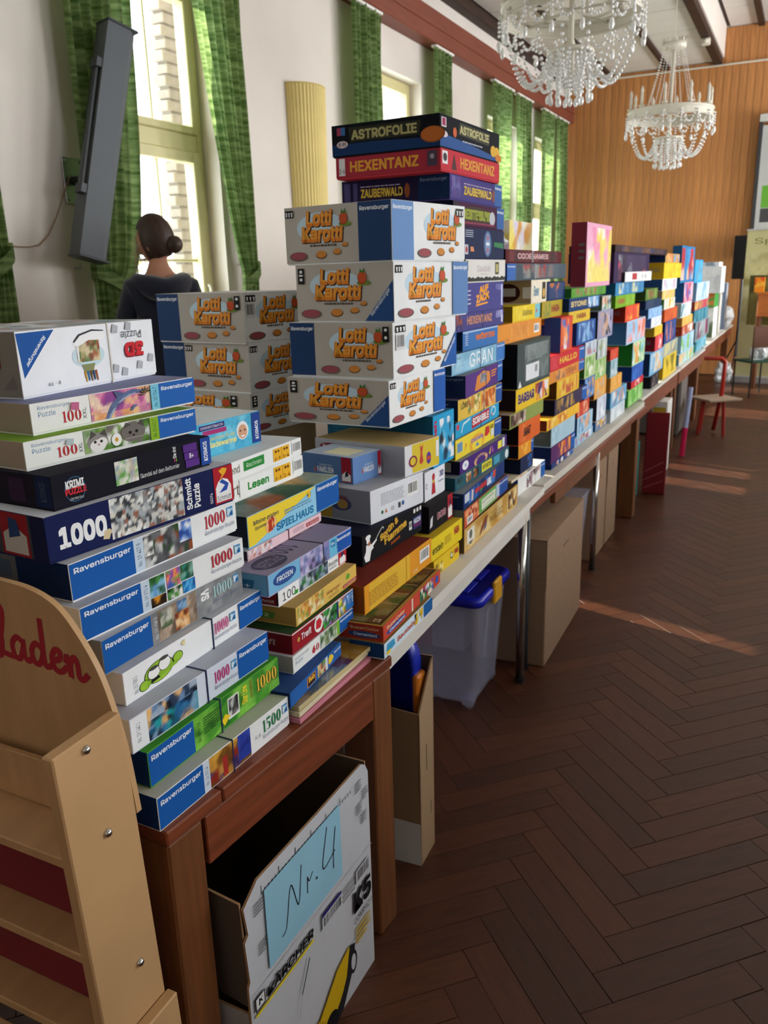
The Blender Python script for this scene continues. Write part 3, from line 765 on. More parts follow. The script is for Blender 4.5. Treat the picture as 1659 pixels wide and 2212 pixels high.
def named(n, g): g.pn = n; return g
RB = '1a5aa8'      # brand blue panel
def rav(x0, x1, c=RB, txt='Ravensburger', ty=(.66, .86)):
    return named('brand_panel', lambda f: f.R(x0, 0, x1, 1, c).T(txt, x0+(x1-x0)*.06, ty[0], x1-(x1-x0)*.05, ty[1], 'eef2f6'))
def box_thing(key, label, top, front, end, fp=None, ep=None, tp=None, name='game_box', group=None, base=None, cat='box'):  # many end colours are the front darkened, shade put into the colour
    """a cardboard box: lid over base, printing on the sides that show"""
    x, y, z, r, L, D, h = BX[key]
    t = empty(name, (x, y, z), math.radians(r), label, cat, group)
    b = MB(); hb = min(.012, h*.25); b.box(-D+.002, .002, 0, -.002, L-.002, hb+.004, base or front, ch=.0006); b.build('base', M['card'], t)
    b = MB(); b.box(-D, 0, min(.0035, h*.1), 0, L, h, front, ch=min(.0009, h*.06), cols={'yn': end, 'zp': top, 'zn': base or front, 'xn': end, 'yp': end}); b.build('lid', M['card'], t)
    z0 = min(.0035, h*.1)+.0008; hh = h-z0-.001
    def side(fs, w, hgt, nm, o_, xa, ya):
        if not fs: return
        k0 = 0
        for g in (fs if isinstance(fs, (list, tuple)) else (fs,)):
            f = Face(w, hgt); f.k = k0; g(f); k0 = f.k; f.build(getattr(g, 'pn', nm), t, o_, xa, ya)
    side(fp, L-.002, hh, 'front_print', (0, .001, z0), (0, 1, 0), (0, 0, 1))
    side(ep, D-.002, hh, 'end_print', (-D+.001, 0, z0), (1, 0, 0), (0, 0, 1))
    side(tp, L-.003, D-.003, 'top_print', (-.0015, .0015, h), (0, 1, 0), (-1, 0, 0))
    return t
def band(t, key, u, c='20264a', w=.0035, name='elastic_band'):
    x, y, z, r, L, D, h = BX[key]; b = MB(); a, e = u*L-w/2, u*L+w/2; o = .0012
    b.add([(-D-o, a, -.0), (-D-o, e, -.0), (-D-o, e, h+o), (-D-o, a, h+o), (o, a, h+o), (o, e, h+o), (o, a, -.0), (o, e, -.0),
           (-D, a, 0), (-D, e, 0), (-D, e, h), (-D, a, h), (0, a, h), (0, e, h), (0, a, 0), (0, e, 0)],
          [(0, 1, 2, 3), (3, 2, 5, 4), (4, 5, 7, 6), (0, 3, 11, 8), (1, 9, 10, 2), (3, 4, 12, 11), (2, 10, 13, 5), (4, 6, 14, 12), (5, 13, 15, 7)], c)
    return b.build(name, M['matte'], t)
WH, OFF, NV, RD, YE_, GR = 'eceeee', 'd9dad2', '1b2350', 'b5242c', 'e8bf2c', '3d8f3d'
chess = lambda x0, y0, x1, y1: (lambda f: [f.R(x0, y0, x1, y1, '1d1d1d')] + [f.E(x0+(x1-x0)*(k+.5)/3, y0+(y1-y0)*.62, (x1-x0)*.1, (y1-y0)*.14, 'f0f0f0', 8) for k in range(3)] + [f.R(x0+(x1-x0)*(k+.3)/3, y0+(y1-y0)*.15, x0+(x1-x0)*(k+.7)/3, y0+(y1-y0)*.5, 'f0f0f0') for k in range(3)])
def num1000(x0, x1, c, s='1000', y0=.42, y1=.86, sub=True):
    def g(f):
        f.N(s, x0, y0, x1, y1, c); f.R(x1+.012, y0+.12, x1+.055, y1, '3b8fc4').I(x1+.014, y0+.15, x1+.053, y1-.04, ['2f7fb8', 'd7ecf6', '1c4f8c'], 4, 5, 4, 4)
        if sub: f.T('Ravensburger Puzzle', x0, y0-.24, x1+.06, y0-.06, '8a93a8', .004)
    return named('number_print', g)
# ---- near stack of jigsaw boxes on the first table
G1 = 'jigsaw puzzle boxes in the nearest stack'
def puzzle(k, label, front, fp, ep=None, top='c9ccd2', end=WH, bandu=None, **kw):
    t = box_thing(k, label, top, front, end, fp, ep, name='puzzle_box', group=G1, **kw)
    if bandu: band(t, k, bandu)
    return t
puzzle('A1', 'bottom puzzle box printed 1500 in green, with a golden castle picture', WH, [rav(0, .30), lambda f: f.R(.30, 0, .345, 1, 'cfdcea').T('No. 16 251 4', .312, .2, .333, .8, '40485a', .004, 0, 90), lambda f: f.I(.345, 0, .66, 1, ['b9832f', 'd9a843', '6d451c', '8c2a22', '3a2a60', 'c9913a'], 5, 22).R(.44, .05, .475, .7, 'a8322b').I(.56, .1, .66, 1, ['2c3f9c', '263488', '3a4fae'], 3, 6),
    lambda f: f.T('H. P.', .70, .38, .75, .52, '9aa0aa', .0), num1000(.765, .93, '1f7a4c', '1500')], lambda f: f.R(0, 0, 1, 1, '12336b'), end='12336b', bandu=.52, top='b9bcae')
puzzle('A2', 'jungle green puzzle box with gold 1000 and a blue left panel', '5da838', [lambda f: f.I(.3, 0, 1, 1, ['6fb53f', '4f9a33', '7fc24a', '3f8a30', '2f6f2a'], 8, 26), rav(0, .30), lambda f: f.T('No. 15 972 8', .325, .2, .345, .8, '24401c', .004, 0, 90).LN(.37, .3, .50, .85, 7, '2f5a24').R(.555, .18, .645, .86, 'f0f0ea').I(.562, .24, .638, .82, ['202020', '777777', 'dddddd', '444444'], 9, 12).P([(.52, .1), (.57, .3), (.53, .45), (.5, .3)], 'f3d22a'),
    lambda f: f.T('Star Line', .665, .3, .715, .9, 'f3e03a', .02, .2, 90).T('Ravensburger Puzzle', .735, .35, .765, .92, 'a0401f', .005, 0, 90), lambda f: f.N('1000', .795, .36, .985, .80, '6a3a12').N('1000', .792, .38, .98, .82, 'e8c04a')], lambda f: f.R(0, 0, 1, 1, '12336b'), end='12336b', bandu=.5, top='3f8a30')
puzzle('A3', 'puzzle box with an ocean sunset picture and pink 1000, blue right end', 'd4dcea', [lambda f: f.R(0, 0, .1, 1, 'eceff2').T('No. 19 140 1', .03, .2, .055, .8, '50586a', .004, 0, 90).I(.1, 0, .43, 1, ['17233a', '3a78a8', '2aa0a8', 'e0b070', '7fa0c0', '1c5a8a', '205a70', '101a2a'], 11, 30).I(.1, .62, .43, 1, ['6f8fb8', 'a8b8cc', 'f0c080', '30405a', '101a26'], 12, 14),
    rav(.74, 1), num1000(.555, .675, 'c4327c', '1000', .40, .80)], None, top='b4b9c6', bandu=.5)
puzzle('A4', 'white puzzle box with a green sofa drawing and pink 1000', 'eef0f2', [lambda f: f.T('No. 15 788 1', .05, .15, .075, .7, '50586a', .004, 0, 90).E(.21, .42, .095, .36, '1c2a10').E(.21, .42, .09, .34, '9cc63e').E(.115, .22, .035, .17, '1c2a10').E(.115, .22, .031, .15, '9cc63e').E(.335, .5, .035, .17, '1c2a10').E(.335, .5, .031, .15, '9cc63e').P([(.13, .12), (.33, .3), (.33, .42), (.13, .28)], '8ab834').E(.175, .46, .040, .20, '1c1c1c').E(.175, .46, .037, .185, 'f2f2f0').E(.245, .56, .040, .22, '1c1c1c').E(.245, .56, .037, .205, 'f2f2f0').E(.175, .62, .028, .06, '4a4a48').E(.245, .75, .028, .06, '4a4a48').P([(.15, .16), (.21, .2), (.2, .3), (.155, .28)], '22221f').P([(.36, .85), (.39, .95), (.385, .72)], 'e8dca0'),
    rav(.80, 1), num1000(.60, .715, 'c4327c', '1000', .42, .84)], None, top='c6cad2', bandu=.59)
puzzle('A5', 'grey puzzle box with stone wall pictures and pale 1000', '8b8d90', [rav(0, .30), lambda f: f.I(.30, 0, 1, 1, ['8b8d90', '7c7e82', '999b9c', '84868a'], 4, 30).T('No. 19 708 3', .32, .15, .34, .85, 'd8d8d8', .004, 0, 90), lambda f: f.I(.345, 0, .62, 1, ['b09a86', '8c7a68', '6a5a4c', 'c2ae98'], 6, 20).I(.36, .35, .44, .95, ['5a6a4a', '8a8a80', 'c0c0b0'], 7, 10).I(.46, .05, .56, .6, ['a0502a', 'e0a060', '6a3020', 'f0d0a0'], 8, 10).I(.48, .65, .55, .98, ['4a6a9a', '8ab0d0'], 8, 6),
    lambda f: f.T('VS', .655, .5, .72, .86, 'f2f2f2', .05, .1, -90), num1000(.75, .91, 'a9cfd2', '1000', .42, .84)], None, end='8b8d90')
puzzle('A6', 'puzzle box with a travel photo collage, blue left panel, wine red 1000', WH, [rav(0, .32), lambda f: f.R(.32, 0, .37, 1, 'c6d6e6').T('No. 19 371 4', .335, .15, .355, .85, '3a4458', .004, 0, 90).I(.37, .35, .46, 1, ['4a8a4a', '6aa0d0', '2a5a2a', '8ac0e0'], 3, 12).I(.47, .4, .555, 1, ['d04a70', 'e8709a', 'f0a040', '5a9a4a', '4060b0'], 6, 18).I(.56, .45, .64, 1, ['2a8a7a', '3a5a3a', '1a4a3a', '80b0a0'], 5, 10).I(.37, 0, .46, .33, ['3a2a18', 'd08a2a', '201810'], 7, 10).I(.47, 0, .56, .37, ['2a6a2a', 'f0f0e8', '1a1a1a', '60a050'], 8, 12).I(.565, 0, .645, .42, ['2a8ad0', '60b8e8', '1a60a8'], 9, 8), num1000(.76, .92, 'b8283a', '1000', .42, .86)],
    None, top='b7bbc4')
puzzle('A7', 'puzzle box with an old town picture and wine red 1000, blue left panel', WH, [rav(0, .33), lambda f: f.R(.33, 0, .385, 1, 'c6d6e6').T('No. 19 427 8', .345, .15, .368, .85, '3a4458', .004, 0, 90).I(.385, 0, .68, 1, ['5a5a5c', '3e3e42', '76787a', '2f4f2a', 'd8d8d4', '4a4a50', '8a4a2a'], 14, 30).I(.385, .35, .44, .95, ['e8e8e4', '404044', 'c8c8c4'], 5, 12).I(.60, .35, .68, 1, ['3a66b8', '7aa0d8', 'e8eef4', '2a4a9a'], 8, 9), num1000(.77, .92, 'b8283a', '1000', .42, .86)],
    lambda f: [f.R(0, 0, 1, 1, '10264e'), f.R(0, 0, .55, 1, '62666c').T('00', .02, .45, .3, .85, '9c3038', .05).R(.36, .35, .5, .85, '4a5a70')], end='10264e', top='c2c6cc')
puzzle('A8', 'thick navy puzzle box with bold white 1000 and a red panel at its right end', NV, lambda f: f.T('1000', .05, .2, .27, .7, 'f2f3f5', .05).P([(.245, .12), (.275, .08), (.285, .2), (.30, .22), (.28, .33), (.255, .3), (.25, .2)], 'dcc9a0').I(.29, .03, .685, 1, ['c9c9c6', '8a8c8c', 'e6e6e2', '5a5c5e', 'a8b0b4', '3a3c40', 'd8d4c8', '9a6a5a'], 21, 150, 54, 16, False).T('Schmidt', .70, .12, .735, .95, 'f2f3f5', .03, 0, 90).T('Puzzle', .745, .12, .785, .75, 'f2f3f5', .03, 0, 90).T('58394', .845, .08, .862, .36, 'f2f3f5', .01, 0, 90)
    .R(.875, 0, 1, 1, 'b3202c').P([(.885, .05), (.985, .05), (.985, .45), (.965, .62), (.935, .68), (.905, .62), (.885, .45)], 'f0f0f0').T('Schmidt', .89, .08, .98, .22, '20242c', .01).P([(.91, .62), (.955, .82), (.965, .92), (.935, .97), (.91, .9), (.93, .78)], 'e8b02c').P([(.905, .3), (.955, .33), (.97, .5), (.93, .66), (.91, .6), (.945, .48)], '2a4fa8'),
    lambda f: f.R(.28, 0, .88, 1, '3a3f46').R(.62, 0, .86, 1, '8f1d26').P([(.64, .06), (.84, .06), (.84, .5), (.74, .72), (.64, .5)], 'b9b3ae').R(.3, .1, .55, .9, '9a9c98').BC(.3, .2, .55, .9, '9a9c98').P([(.69, .4), (.79, .5), (.77, .85), (.70, .9)], '28406e'), end='1a2142', top='d6dae2')
puzzle('A9', 'black crime puzzle box with a round white and red emblem and purple tabs', '1b1a24', lambda f: f.C(.12, .45, .40, '3c6a96').C(.12, .45, .375, '101014').T('KRIMI', .07, .5, .17, .75, 'ececec', .04).T('PUZZLE', .065, .3, .18, .5, 'd0303a', .04).T('LÖST DEN FALL!', .085, .12, .16, .22, 'd8d8d8', .01).I(.35, .15, .49, .95, ['d8dcc8', 'b8c8a0', '9aa8c0', 'e8e4dc', '6aa850', 'c0b0a0'], 4, 30).T('Skandal auf dem Reitturnier', .50, .18, .765, .34, 'e6e6e6', .012).T('Die drei', .725, .55, .75, .95, 'e6e6e6', .02, 0, 90).R(.732, .42, .738, .52, 'd02a8a').R(.744, .42, .75, .52, '8ac02a').R(.80, .64, .90, .92, '5b2f86').R(.805, .36, .905, .62, '5b2f86').R(.81, .08, .91, .34, '5b2f86').T('8+', .84, .4, .87, .58, 'f0f0f0').R(.925, 0, 1, 1, '20499c').T('KOSMOS', .945, .14, .975, .86, 'eef2f6', .02, 0, 90),
    lambda f: f.R(0, 0, 1, 1, '1a1524').R(.86, .0, 1, 1, '16244a').T('KOSMOS', .9, .2, .95, .8, '56606e', .01, 0, 90).R(.62, .1, .76, .85, '35203c').R(.25, .3, .33, .85, '6a6670'), end='1a1524', top='24212c')
cat_pic = lambda f: f.I(.30, .04, .69, 1, ['5f8a3a', '86a85a', 'e8e8e4', '4a6f2c', 'f2f2ee', '77706a'], 7, 26).E(.375, .45, .06, .38, '8f8a86').E(.375, .3, .045, .25, 'eeeae6').E(.40, .4, .03, .2, 'eeeae6').E(.36, .46, .008, .06, '33332c').E(.395, .45, .008, .06, '33332c').E(.378, .33, .006, .04, 'c08a84').P([(.33, .6), (.345, .95), (.37, .75)], '55504c').P([(.39, .75), (.42, .93), (.43, .6)], '55504c').E(.585, .55, .075, .4, '77706a').E(.565, .55, .010, .07, '22221c').E(.605, .56, .010, .07, '22221c').E(.585, .42, .008, .05, '3a2e2a').R(.53, .3, .64, .33, 'a8a09a').P([(.53, .75), (.545, 1), (.575, .88)], '55504c').P([(.61, .88), (.645, 1), (.655, .7)], '55504c').C(.48, .38, .26, 'f4f4f0').C(.48, .38, .09, 'd8a030')
hundred = lambda f: f.T('Ravensburger', .035, .74, .205, .90, '7f9fc2', .004).T('Puzzle', .035, .52, .125, .70, '7f9fc2', .004).N('100', .155, .17, .265, .58, 'b8323a').T('XXL', .27, .18, .29, .58, '505050', .01, 0, 90)
puzzle('A10', 'white kitten puzzle box printed 100, with a green and blue right end', 'edf0ea', [hundred, cat_pic, lambda f: f.R(.69, 0, .745, 1, '8cb82e').T('No. 10 612 7', .705, .12, .728, .88, '26401a', .012, 0, 90).P([(.2, .62), (.24, .55), (.245, .8), (.21, .85)], 'b8c4c8'), rav(.745, 1, '2563b4')], None, end='a89a8a', top='7fa63a')
def dolphin(f):
    f.I(.315, 0, .69, 1, ['c05a9a', 'e08ab0', '8a4a90', 'f0b890', 'd87aa8', 'f6d8c0'], 5, 18).I(.315, 0, .69, .25, ['e8a070', 'f2c890', 'c87aa0'], 3, 8)
    back = [(.395, .0), (.41, .22), (.435, .48), (.475, .72), (.525, .88), (.57, .95), (.605, .93), (.625, .84), (.632, .78)]; belly = [(.60, .77), (.57, .76), (.53, .66), (.49, .5), (.46, .3), (.44, .12), (.43, .0)]
    for k in range(len(back)-1):
        j = min(len(belly)-1, round(k*(len(belly)-1)/(len(back)-1))); i2 = min(len(belly)-1, round((k+1)*(len(belly)-1)/(len(back)-1))); R_ = belly[::-1]
        f.P([back[k], R_[j], R_[i2], back[k+1]], '5f6d96' if k % 2 else '66749c')
        f.P([R_[j], (R_[j][0]-.012, R_[j][1]+.03), (R_[i2][0]-.012, R_[i2][1]+.04), R_[i2]], 'a4aecb')
    f.P([(.475, .72), (.455, 1.0), (.50, .90), (.52, .86)], '56638c').P([(.50, .55), (.47, .38), (.455, .33), (.475, .5)], '56638c').P([(.60, .93), (.65, .86), (.648, .82), (.61, .84)], '6c7aa2').P([(.55, .18), (.575, .36), (.60, .32), (.58, .24), (.56, .12)], '65739b')
    for k in range(6):
        a = math.radians(20+k*32); f.P([(.655, .7), (.655+.045*math.cos(a), .7+.32*math.sin(a)), (.655+.03*math.cos(a+.3), .7+.2*math.sin(a+.3))], '23301f')
puzzle('A11', 'white dolphin puzzle box printed 100, with a pink sunset picture', 'f0f0ee', [hundred, dolphin, lambda f: f.R(.69, 0, .745, 1, '7cc6e2').T('No. 10 724 7', .705, .12, .728, .88, '1a3a4a', .012, 0, 90).P([(.2, .6), (.245, .55), (.25, .82), (.21, .86)], 'c86a90'), rav(.745, 1, '2563b4')], None, end='a89a8a', top='8a8fb4')
def trainer(f):
    f.P([(0, .98), (.02, .28), (.24, .99)], '2257a0').slant('Ravensburger', .165, .93, .035, .50, 'eef2f6', .085)
    f.E(.46, .5, .12, .2, 'c8dfe6').I(.375, .40, .545, .76, ['7a8a5a', 'b06a4a', 'd8c8a0', '5a7a4a', '8a4a3a', 'c0b080'], 5, 26).P([(.355, .72), (.40, .84), (.50, .90), (.585, .88), (.60, .80), (.57, .74), (.47, .76), (.385, .66)], 'f4f4f4').P([(.36, .76), (.40, .87), (.50, .935), (.585, .905), (.59, .885), (.50, .905), (.41, .845), (.365, .735)], '3c3c44').P([(.375, .66), (.395, .70), (.39, .40), (.41, .33), (.38, .42)], 'e8e8e8')
    f.P([(.40, .36), (.50, .36), (.48, .22), (.42, .22)], '8a8f60')
    for k, c in enumerate(('c08a2a', '3a6a9a', '6a4a2a', '2a4a6a', 'a0502a')): f.P([(.41+.02*k, .24), (.425+.02*k, .24), (.43+.02*k, .06+.03*(k % 2)), (.422+.02*k, .06)], c)
    f.T('8 - 99', .16, .10, .24, .16, '5a5a60', .01, 0, 180).R(.615, 0, .625, 1, 'd6cfc6')
    f.T('Puzzle', .72, .70, .89, .84, '5e6066', .004, 0, 180).T('3D', .735, .36, .895, .62, '7a1a20', .07, 0, 180).T('3D', .74, .38, .90, .64, 'cf2f36', .055, 0, 180)
    for x, y in ((.65, .2), (.72, .12), (.85, .2), (.95, .3), (.67, .9), (.78, .93)): f.P([(x-.025, y-.06), (x+.02, y-.08), (x+.03, y+.05), (x-.01, y+.09)], 'b4b6bc')
t = puzzle('A12', 'big white three dimensional puzzle box lying upside down on top of the near stack', 'eef0f4', trainer, lambda f: f.T('D', .62, .35, .86, .7, '8a3a3c', .06).I(.0, .5, .3, 1, ['7a746e', '8a847e', '96908a'], 3, 8).P([(.85, .1), (.97, .12), (.95, .35)], '77726e'), end='8d877f', top='cfd4da')
f = Face(.377, .267); f.I(.05, .1, .95, .9, ['cfd6da', 'b8c8cc', 'a89aa0', 'e4e8ea', '9ab0b4', 'c8a8a0'], 9, 30); f.build('top_print', t, (-.0015, .0015, BX['A12'][6]), (0, 1, 0), (-1, 0, 0)); band(t, 'A12', .62, 'ded6c8', .004)
f = Face(.14, .10); f.R(0, 0, 1, 1, 'e9ecdc'); f.build('sticker', t, (-.13, -.002, BX['A12'][6]+.0006), (0, 1, 0), (-1, 0, 0))
# ---- second stack on the first table
G2 = 'small puzzle and game boxes in the second stack'
x, y, z, r, L, D, h = BX['B1']
for k in range(3):
    t = empty('frame_puzzle', (x-.003*k, y+.004*k, z+k*h/3), math.radians((0, 1.2, -.6)[k]), ('pink edged frame puzzle tray lowest on the near wooden table edge', 'middle frame puzzle tray of three, with a cream edge', 'top frame puzzle tray under a shiny film with ochre and blue shapes')[k], 'puzzle', 'flat frame puzzle trays')
    b = MB(); b.box(-D, 0, 0, 0, L, h/3-.001, ('c88090', 'd9cfae', 'c9b98a')[k], ch=.001); b.build('board', M['card'], t)
    if k == 2:
        f = Face(L-.004, D-.004); f.I(0, 0, 1, 1, ['b88c3a', 'c09a48', '3a5a78', '6a3038', 'a8843a', '4a6a80', '7c90a0'], 5, 12, 30, 14, False); f.build('top_print', t, (-.002, .002, h/3-.001), (0, 1, 0), (-1, 0, 0))
        b = MB(); b.box(-D-.001, -.001, h/3+.0005, .001, L+.001, h/3+.0015, 'ffffff'); b.build('film_wrap', M['film'], t)
def second(k, label, front, fp, ep=None, top='c9ccd2', end=None, **kw): return box_thing(k, label, top, front, end or front, fp, ep, group=G2, **kw)
second('B2', 'small blue puzzle box with a yellow jigsaw piece, just above the frame trays', '2a62ac', lambda f: f.R(0, 0, 1, 1, '2a62ac').R(.30, .1, .46, .85, 'e8922a').R(.31, .14, .45, .8, '20232c').T('Bob', .33, .4, .44, .78, 'f2b43a', .04).I(.50, .03, .66, 1, ['d8c08a', '6a9a4a', 'c05a3a', 'f0e0c0', '4a4a50'], 5, 18).R(.66, 0, .705, 1, 'd8dcdc').P([(.72, .25), (.76, .2), (.8, .3), (.83, .5), (.8, .8), (.75, .9), (.72, .7)], 'ecc83a').T('Ravensburger', .845, .6, .99, .84, 'eef2f6', .015), end='1d2f5a', top='2c4a80')
second('B3', 'white puzzle box printed 60 in red, with a tractor meadow picture', 'eceeea', lambda f: f.T('Ravensburger', .03, .66, .24, .84, '8fa6c4', .004).T('Puzzle', .03, .4, .14, .6, '8fa6c4', .004).N('60', .285, .2, .40, .66, 'b8323a').I(.42, 0, .70, 1, ['6a8a5a', 'a8b89a', '3a5a3a', 'd8dcd0', '8a9a70'], 6, 22).R(.70, 0, .745, 1, '7ab82e').R(.745, 0, 1, 1, RB).T('Ravensburger', .76, .66, .98, .88, 'eef2f6', .015), end='a9a896')
second('B4', 'dark red puzzle box with white lid edge and a green tractor picture', '98202a', lambda f: f.R(0, 0, 1, .93, '98202a').R(0, .93, 1, 1, 'e4e2de').T('Trefl', .13, .35, .28, .7, 'f2f2f0', .02, .15).C(.09, .5, .12, 'c8a050').C(.40, .52, .46, 'f0f0ee').P([(.35, .3), (.42, .25), (.45, .5), (.42, .8), (.36, .75)], 'c8303a').I(.47, 0, .70, .93, ['2f8a3a', '4aa84a', '2a2a2a', '8a6ab0', 'e8e8e0', '1f6a2a'], 7, 22).R(.70, 0, .73, .93, '28386a').I(.73, .0, .86, .93, ['f0d840', '3a8ac0', '5a9a3a', 'e8e8e8', 'c05a2a'], 5, 14).R(.86, 0, 1, .93, '2f78c2').I(.88, .3, .99, .85, ['c8d8ec', '7aa0d0', '3a6ab0'], 4, 8),
    lambda f: f.R(0, 0, 1, .93, '6a1820').T('Trefl', .5, .3, .8, .62, 'a89890', .02, .15).R(0, .93, 1, 1, 'c8c4bc'), end='6a1820', top='2f4a2c')
second('B5', 'straw yellow wooden toned box with a busy crowd drawing and a red corner stripe', 'dfb95c', lambda f: f.I(.02, .04, .42, 1, ['e8c878', 'd8a848', 'f0e0b0', 'c87838', '8a9a4a'], 8, 34).T('Wikinger', .47, .34, .70, .62, '9a4a2a', .01, .1).LN(.50, .1, .68, .28, 3, 'b08a4a').P([(.80, .5), (.86, .45), (.88, .7), (.83, .82)], '5aa832').R(.75, .04, .995, .24, 'b02028').T('DIE SPIEGELBURG', .765, .08, .98, .2, 'f2dcd8', .004), lambda f: f.R(0, 0, 1, 1, '9c7c3e').P([(.5, .2), (.75, .2), (.78, .6), (.52, .65)], '4f7a32').T('72', .58, .3, .7, .5, 'c8c890', .02), end='9c7c3e', top='b5945a')
second('B6', 'white puzzle box printed 100 in black with green tractors', 'f0f2f3', lambda f: f.T('100', .05, .12, .22, .75, '1c1f26', .0).P([(.2, .1), (.25, .08), (.26, .35), (.21, .38)], '3d9a3a').I(.275, 0, .70, 1, ['3a4a5a', '8aa0b0', '2f7a3a', '202428', 'b8c4cc', '6a7a88'], 6, 26).T('Puzzle', .715, .4, .86, .72, '26282e', .01).LN(.72, .1, .84, .3, 2, '80848c').R(.87, 0, 1, 1, 'b3202c').P([(.885, .06), (.985, .06), (.985, .5), (.935, .75), (.885, .5)], 'f0f0f0').P([(.91, .5), (.955, .7), (.95, .95), (.92, .9)], '24305a'), lambda f: f.R(.0, 0, 1, 1, '241f2c').R(.72, 0, .98, 1, '7a1c24').T('Schmidt', .74, .15, .95, .4, 'd8d0cc', .01), end='241f2c')
t = second('B7', 'icy blue puzzle box with an oval emblem and a blue right end, elastic round it', 'b0b4d4', lambda f: f.R(0, 0, .34, 1, '79b7de').E(.17, .55, .125, .36, '24407e').E(.17, .55, .115, .31, '35589a').T('FROZEN', .085, .42, .255, .68, 'eaf2f8', .02).I(.34, 0, .70, 1, ['9a8ac0', '6a7ab0', 'c8c0e0', '4a4a60', 'b0a8d0', '7c88b8'], 8, 26).R(.70, 0, .80, 1, '6fbfe2').P([(.715, .55), (.77, .5), (.78, .9), (.72, .92)], '2a80b4').T('6+', .725, .62, .765, .82, 'eef6fa').T('100', .785, .3, .80, .85, '1c3a6a', .01, 0, 90), end='5d8fb4', top='8d86a0',
    ep=lambda f: f.R(.1, .0, .99, 1, '6aa4ca').E(.35, .55, .12, .36, '2c4478').P([(.68, .2), (.86, .2), (.88, .7), (.7, .72)], '2f6f9c').T('6+', .72, .3, .84, .55, 'cfe0ec'))
f = Face(BX['B7'][4], BX['B7'][5]); f.R(0, 0, .96, .97, '9189a4').T('100', .36, .14, .52, .34, '4c4866', .02, 0, 180).T('XXL', .28, .18, .35, .30, '4c4866', .01, 0, 180).E(.2, .16, .14, .12, '4a4a66').T('FROZEN', .1, .1, .3, .22, '9a94b4', .01, 0, 180).I(.62, .3, .9, .7, ['7c6a78', '8a5a5a', '94909c'], 4, 9); f.build('top_print', t, (0, 0, BX['B7'][6]), (0, 1, 0), (-1, 0, 0)); band(t, 'B7', .62, '22222a', .004)
f = Face(.075, .04); f.R(0, 0, 1, 1, '1f57ac').T('Ravensburger', .06, .62, .95, .86, 'eef2f6'); f.build('brand_panel', t, (0, BX['B7'][4]-.0765, .005), (0, 1, 0), (0, 0, 1))
t = second('B8', 'thin pink game box with a red corner stripe under the yellow and blue box', 'eccad2', lambda f: f.I(0, 0, .30, 1, ['e8d8d8', 'b05a3a', 'd8b0b0', 'c8c0d8', 'f0e8e8'], 5, 22).LN(.58, .25, .74, .8, 4, 'b894a0').R(.77, .2, .96, .68, 'b02028').T('DIE SPIEGELBURG', .785, .3, .95, .58, 'f2dcd8', .004), end='3a3242'); band(t, 'B8', .52, '6a3a48', .003)
def spielhaus(f):
    f.R(0, 0, .72, 1, '93cdea').P([(0, 0), (.06, 0), (.72, 1), (0, 1)], 'f0d33a').C(.23, .42, .27, 'd8703a').C(.23, .42, .255, 'f2c48a').E(.232, .52, .022, .13, 'b83a20').P([(.205, .22), (.26, .22), (.245, .42), (.22, .42)], 'b83a20').P([(.08, 0), (.72, 1), (.72, 0)], '93cdea')
    f.C(.20, .40, .24, 'f2b878').E(.21, .50, .02, .11, 'b83a20').P([(.185, .2), (.235, .2), (.225, .42), (.195, .42)], 'b83a20')
    f.T('Meine ersten', .05, .64, .30, .80, '2c3a5a', .01, .15).T('Spiele', .06, .44, .17, .58, '2c3a5a', .01, .15).T('SPIELHAUS', .27, .08, .68, .36, '1f78a8', .03).LN(.36, .5, .66, .68, 2, '6a94b4').C(.635, .8, .12, 'ecbf3a').T('4-7', .615, .75, .655, .86, '4a3a20')
    f.R(.72, 0, 1, 1, RB).T('Ravensburger', .735, .72, .98, .90, 'eef2f6')
t = second('B9', 'wide children\'s game box, yellow and sky blue front with a red pawn', '93cdea', spielhaus, lambda f: f.R(0, 0, 1, 1, '2a2f3c'), end='2a2f3c', top='6d7c70')
f = Face(BX['B9'][4], BX['B9'][5]); f.I(0, 0, 1, 1, ['3f6a58', '9aa89a', 'b89a6a', '2f5a4a', '8a9a90', 'c8b48a', 'a05a3a', '7a8a84'], 7, 22, 30, 20); f.build('top_print', t, (0, 0, BX['B9'][6]), (0, 1, 0), (-1, 0, 0))
def lesen(w1, w2):
    def g(f):
        f.R(.34, .3, .56, .85, '3a9a4a').R(.35, .34, .55, .81, '2f8a3e').T(w1, .37, .45, .53, .7, 'cfe8c8', .008).T(w2, .08, .25, .30, .8, '7a6a58', .006)
        f.R(.66, .15, .85, .9, 'efb52a').R(.754, .17, .758, .88, 'a87a1a').T('6-9', .675, .2, .74, .4, '7a4a10').T('1-4', .77, .2, .84, .4, '7a4a10'); [f.E(x_, .72, .012, .08, '7a4a10', 8) for x_ in (.69, .72, .79, .82)]; f.BC(.88, .2, .99, .9)
    return g
BX['B10'] = (BX['B10'][0], 1.34, *BX['B10'][2:4], .392, *BX['B10'][5:]); BX['B11'] = (BX['B11'][0]+.004, 1.33, *BX['B11'][2:4], .396, *BX['B11'][5:]); BX['B12'] = (BX['B12'][0]-.005, 1.365, *BX['B12'][2:4], .27, *BX['B12'][5:])
second('B10', 'lower white learning game box with a bold green word on its front', 'f2f4f2', [lesen('in Form', 'Wort'), lambda f: f.R(.30, .1, .62, .95, 'f2f4f2').T('Lesen', .38, .3, .60, .7, '2f8f3c', .04)], end='cfd2d2')
second('B11', 'upper white learning game box with a green slate and yellow age squares', 'f2f4f2', lesen('Rechnen', 'Spielend'), end='cfd2d2', top='e6eaec')
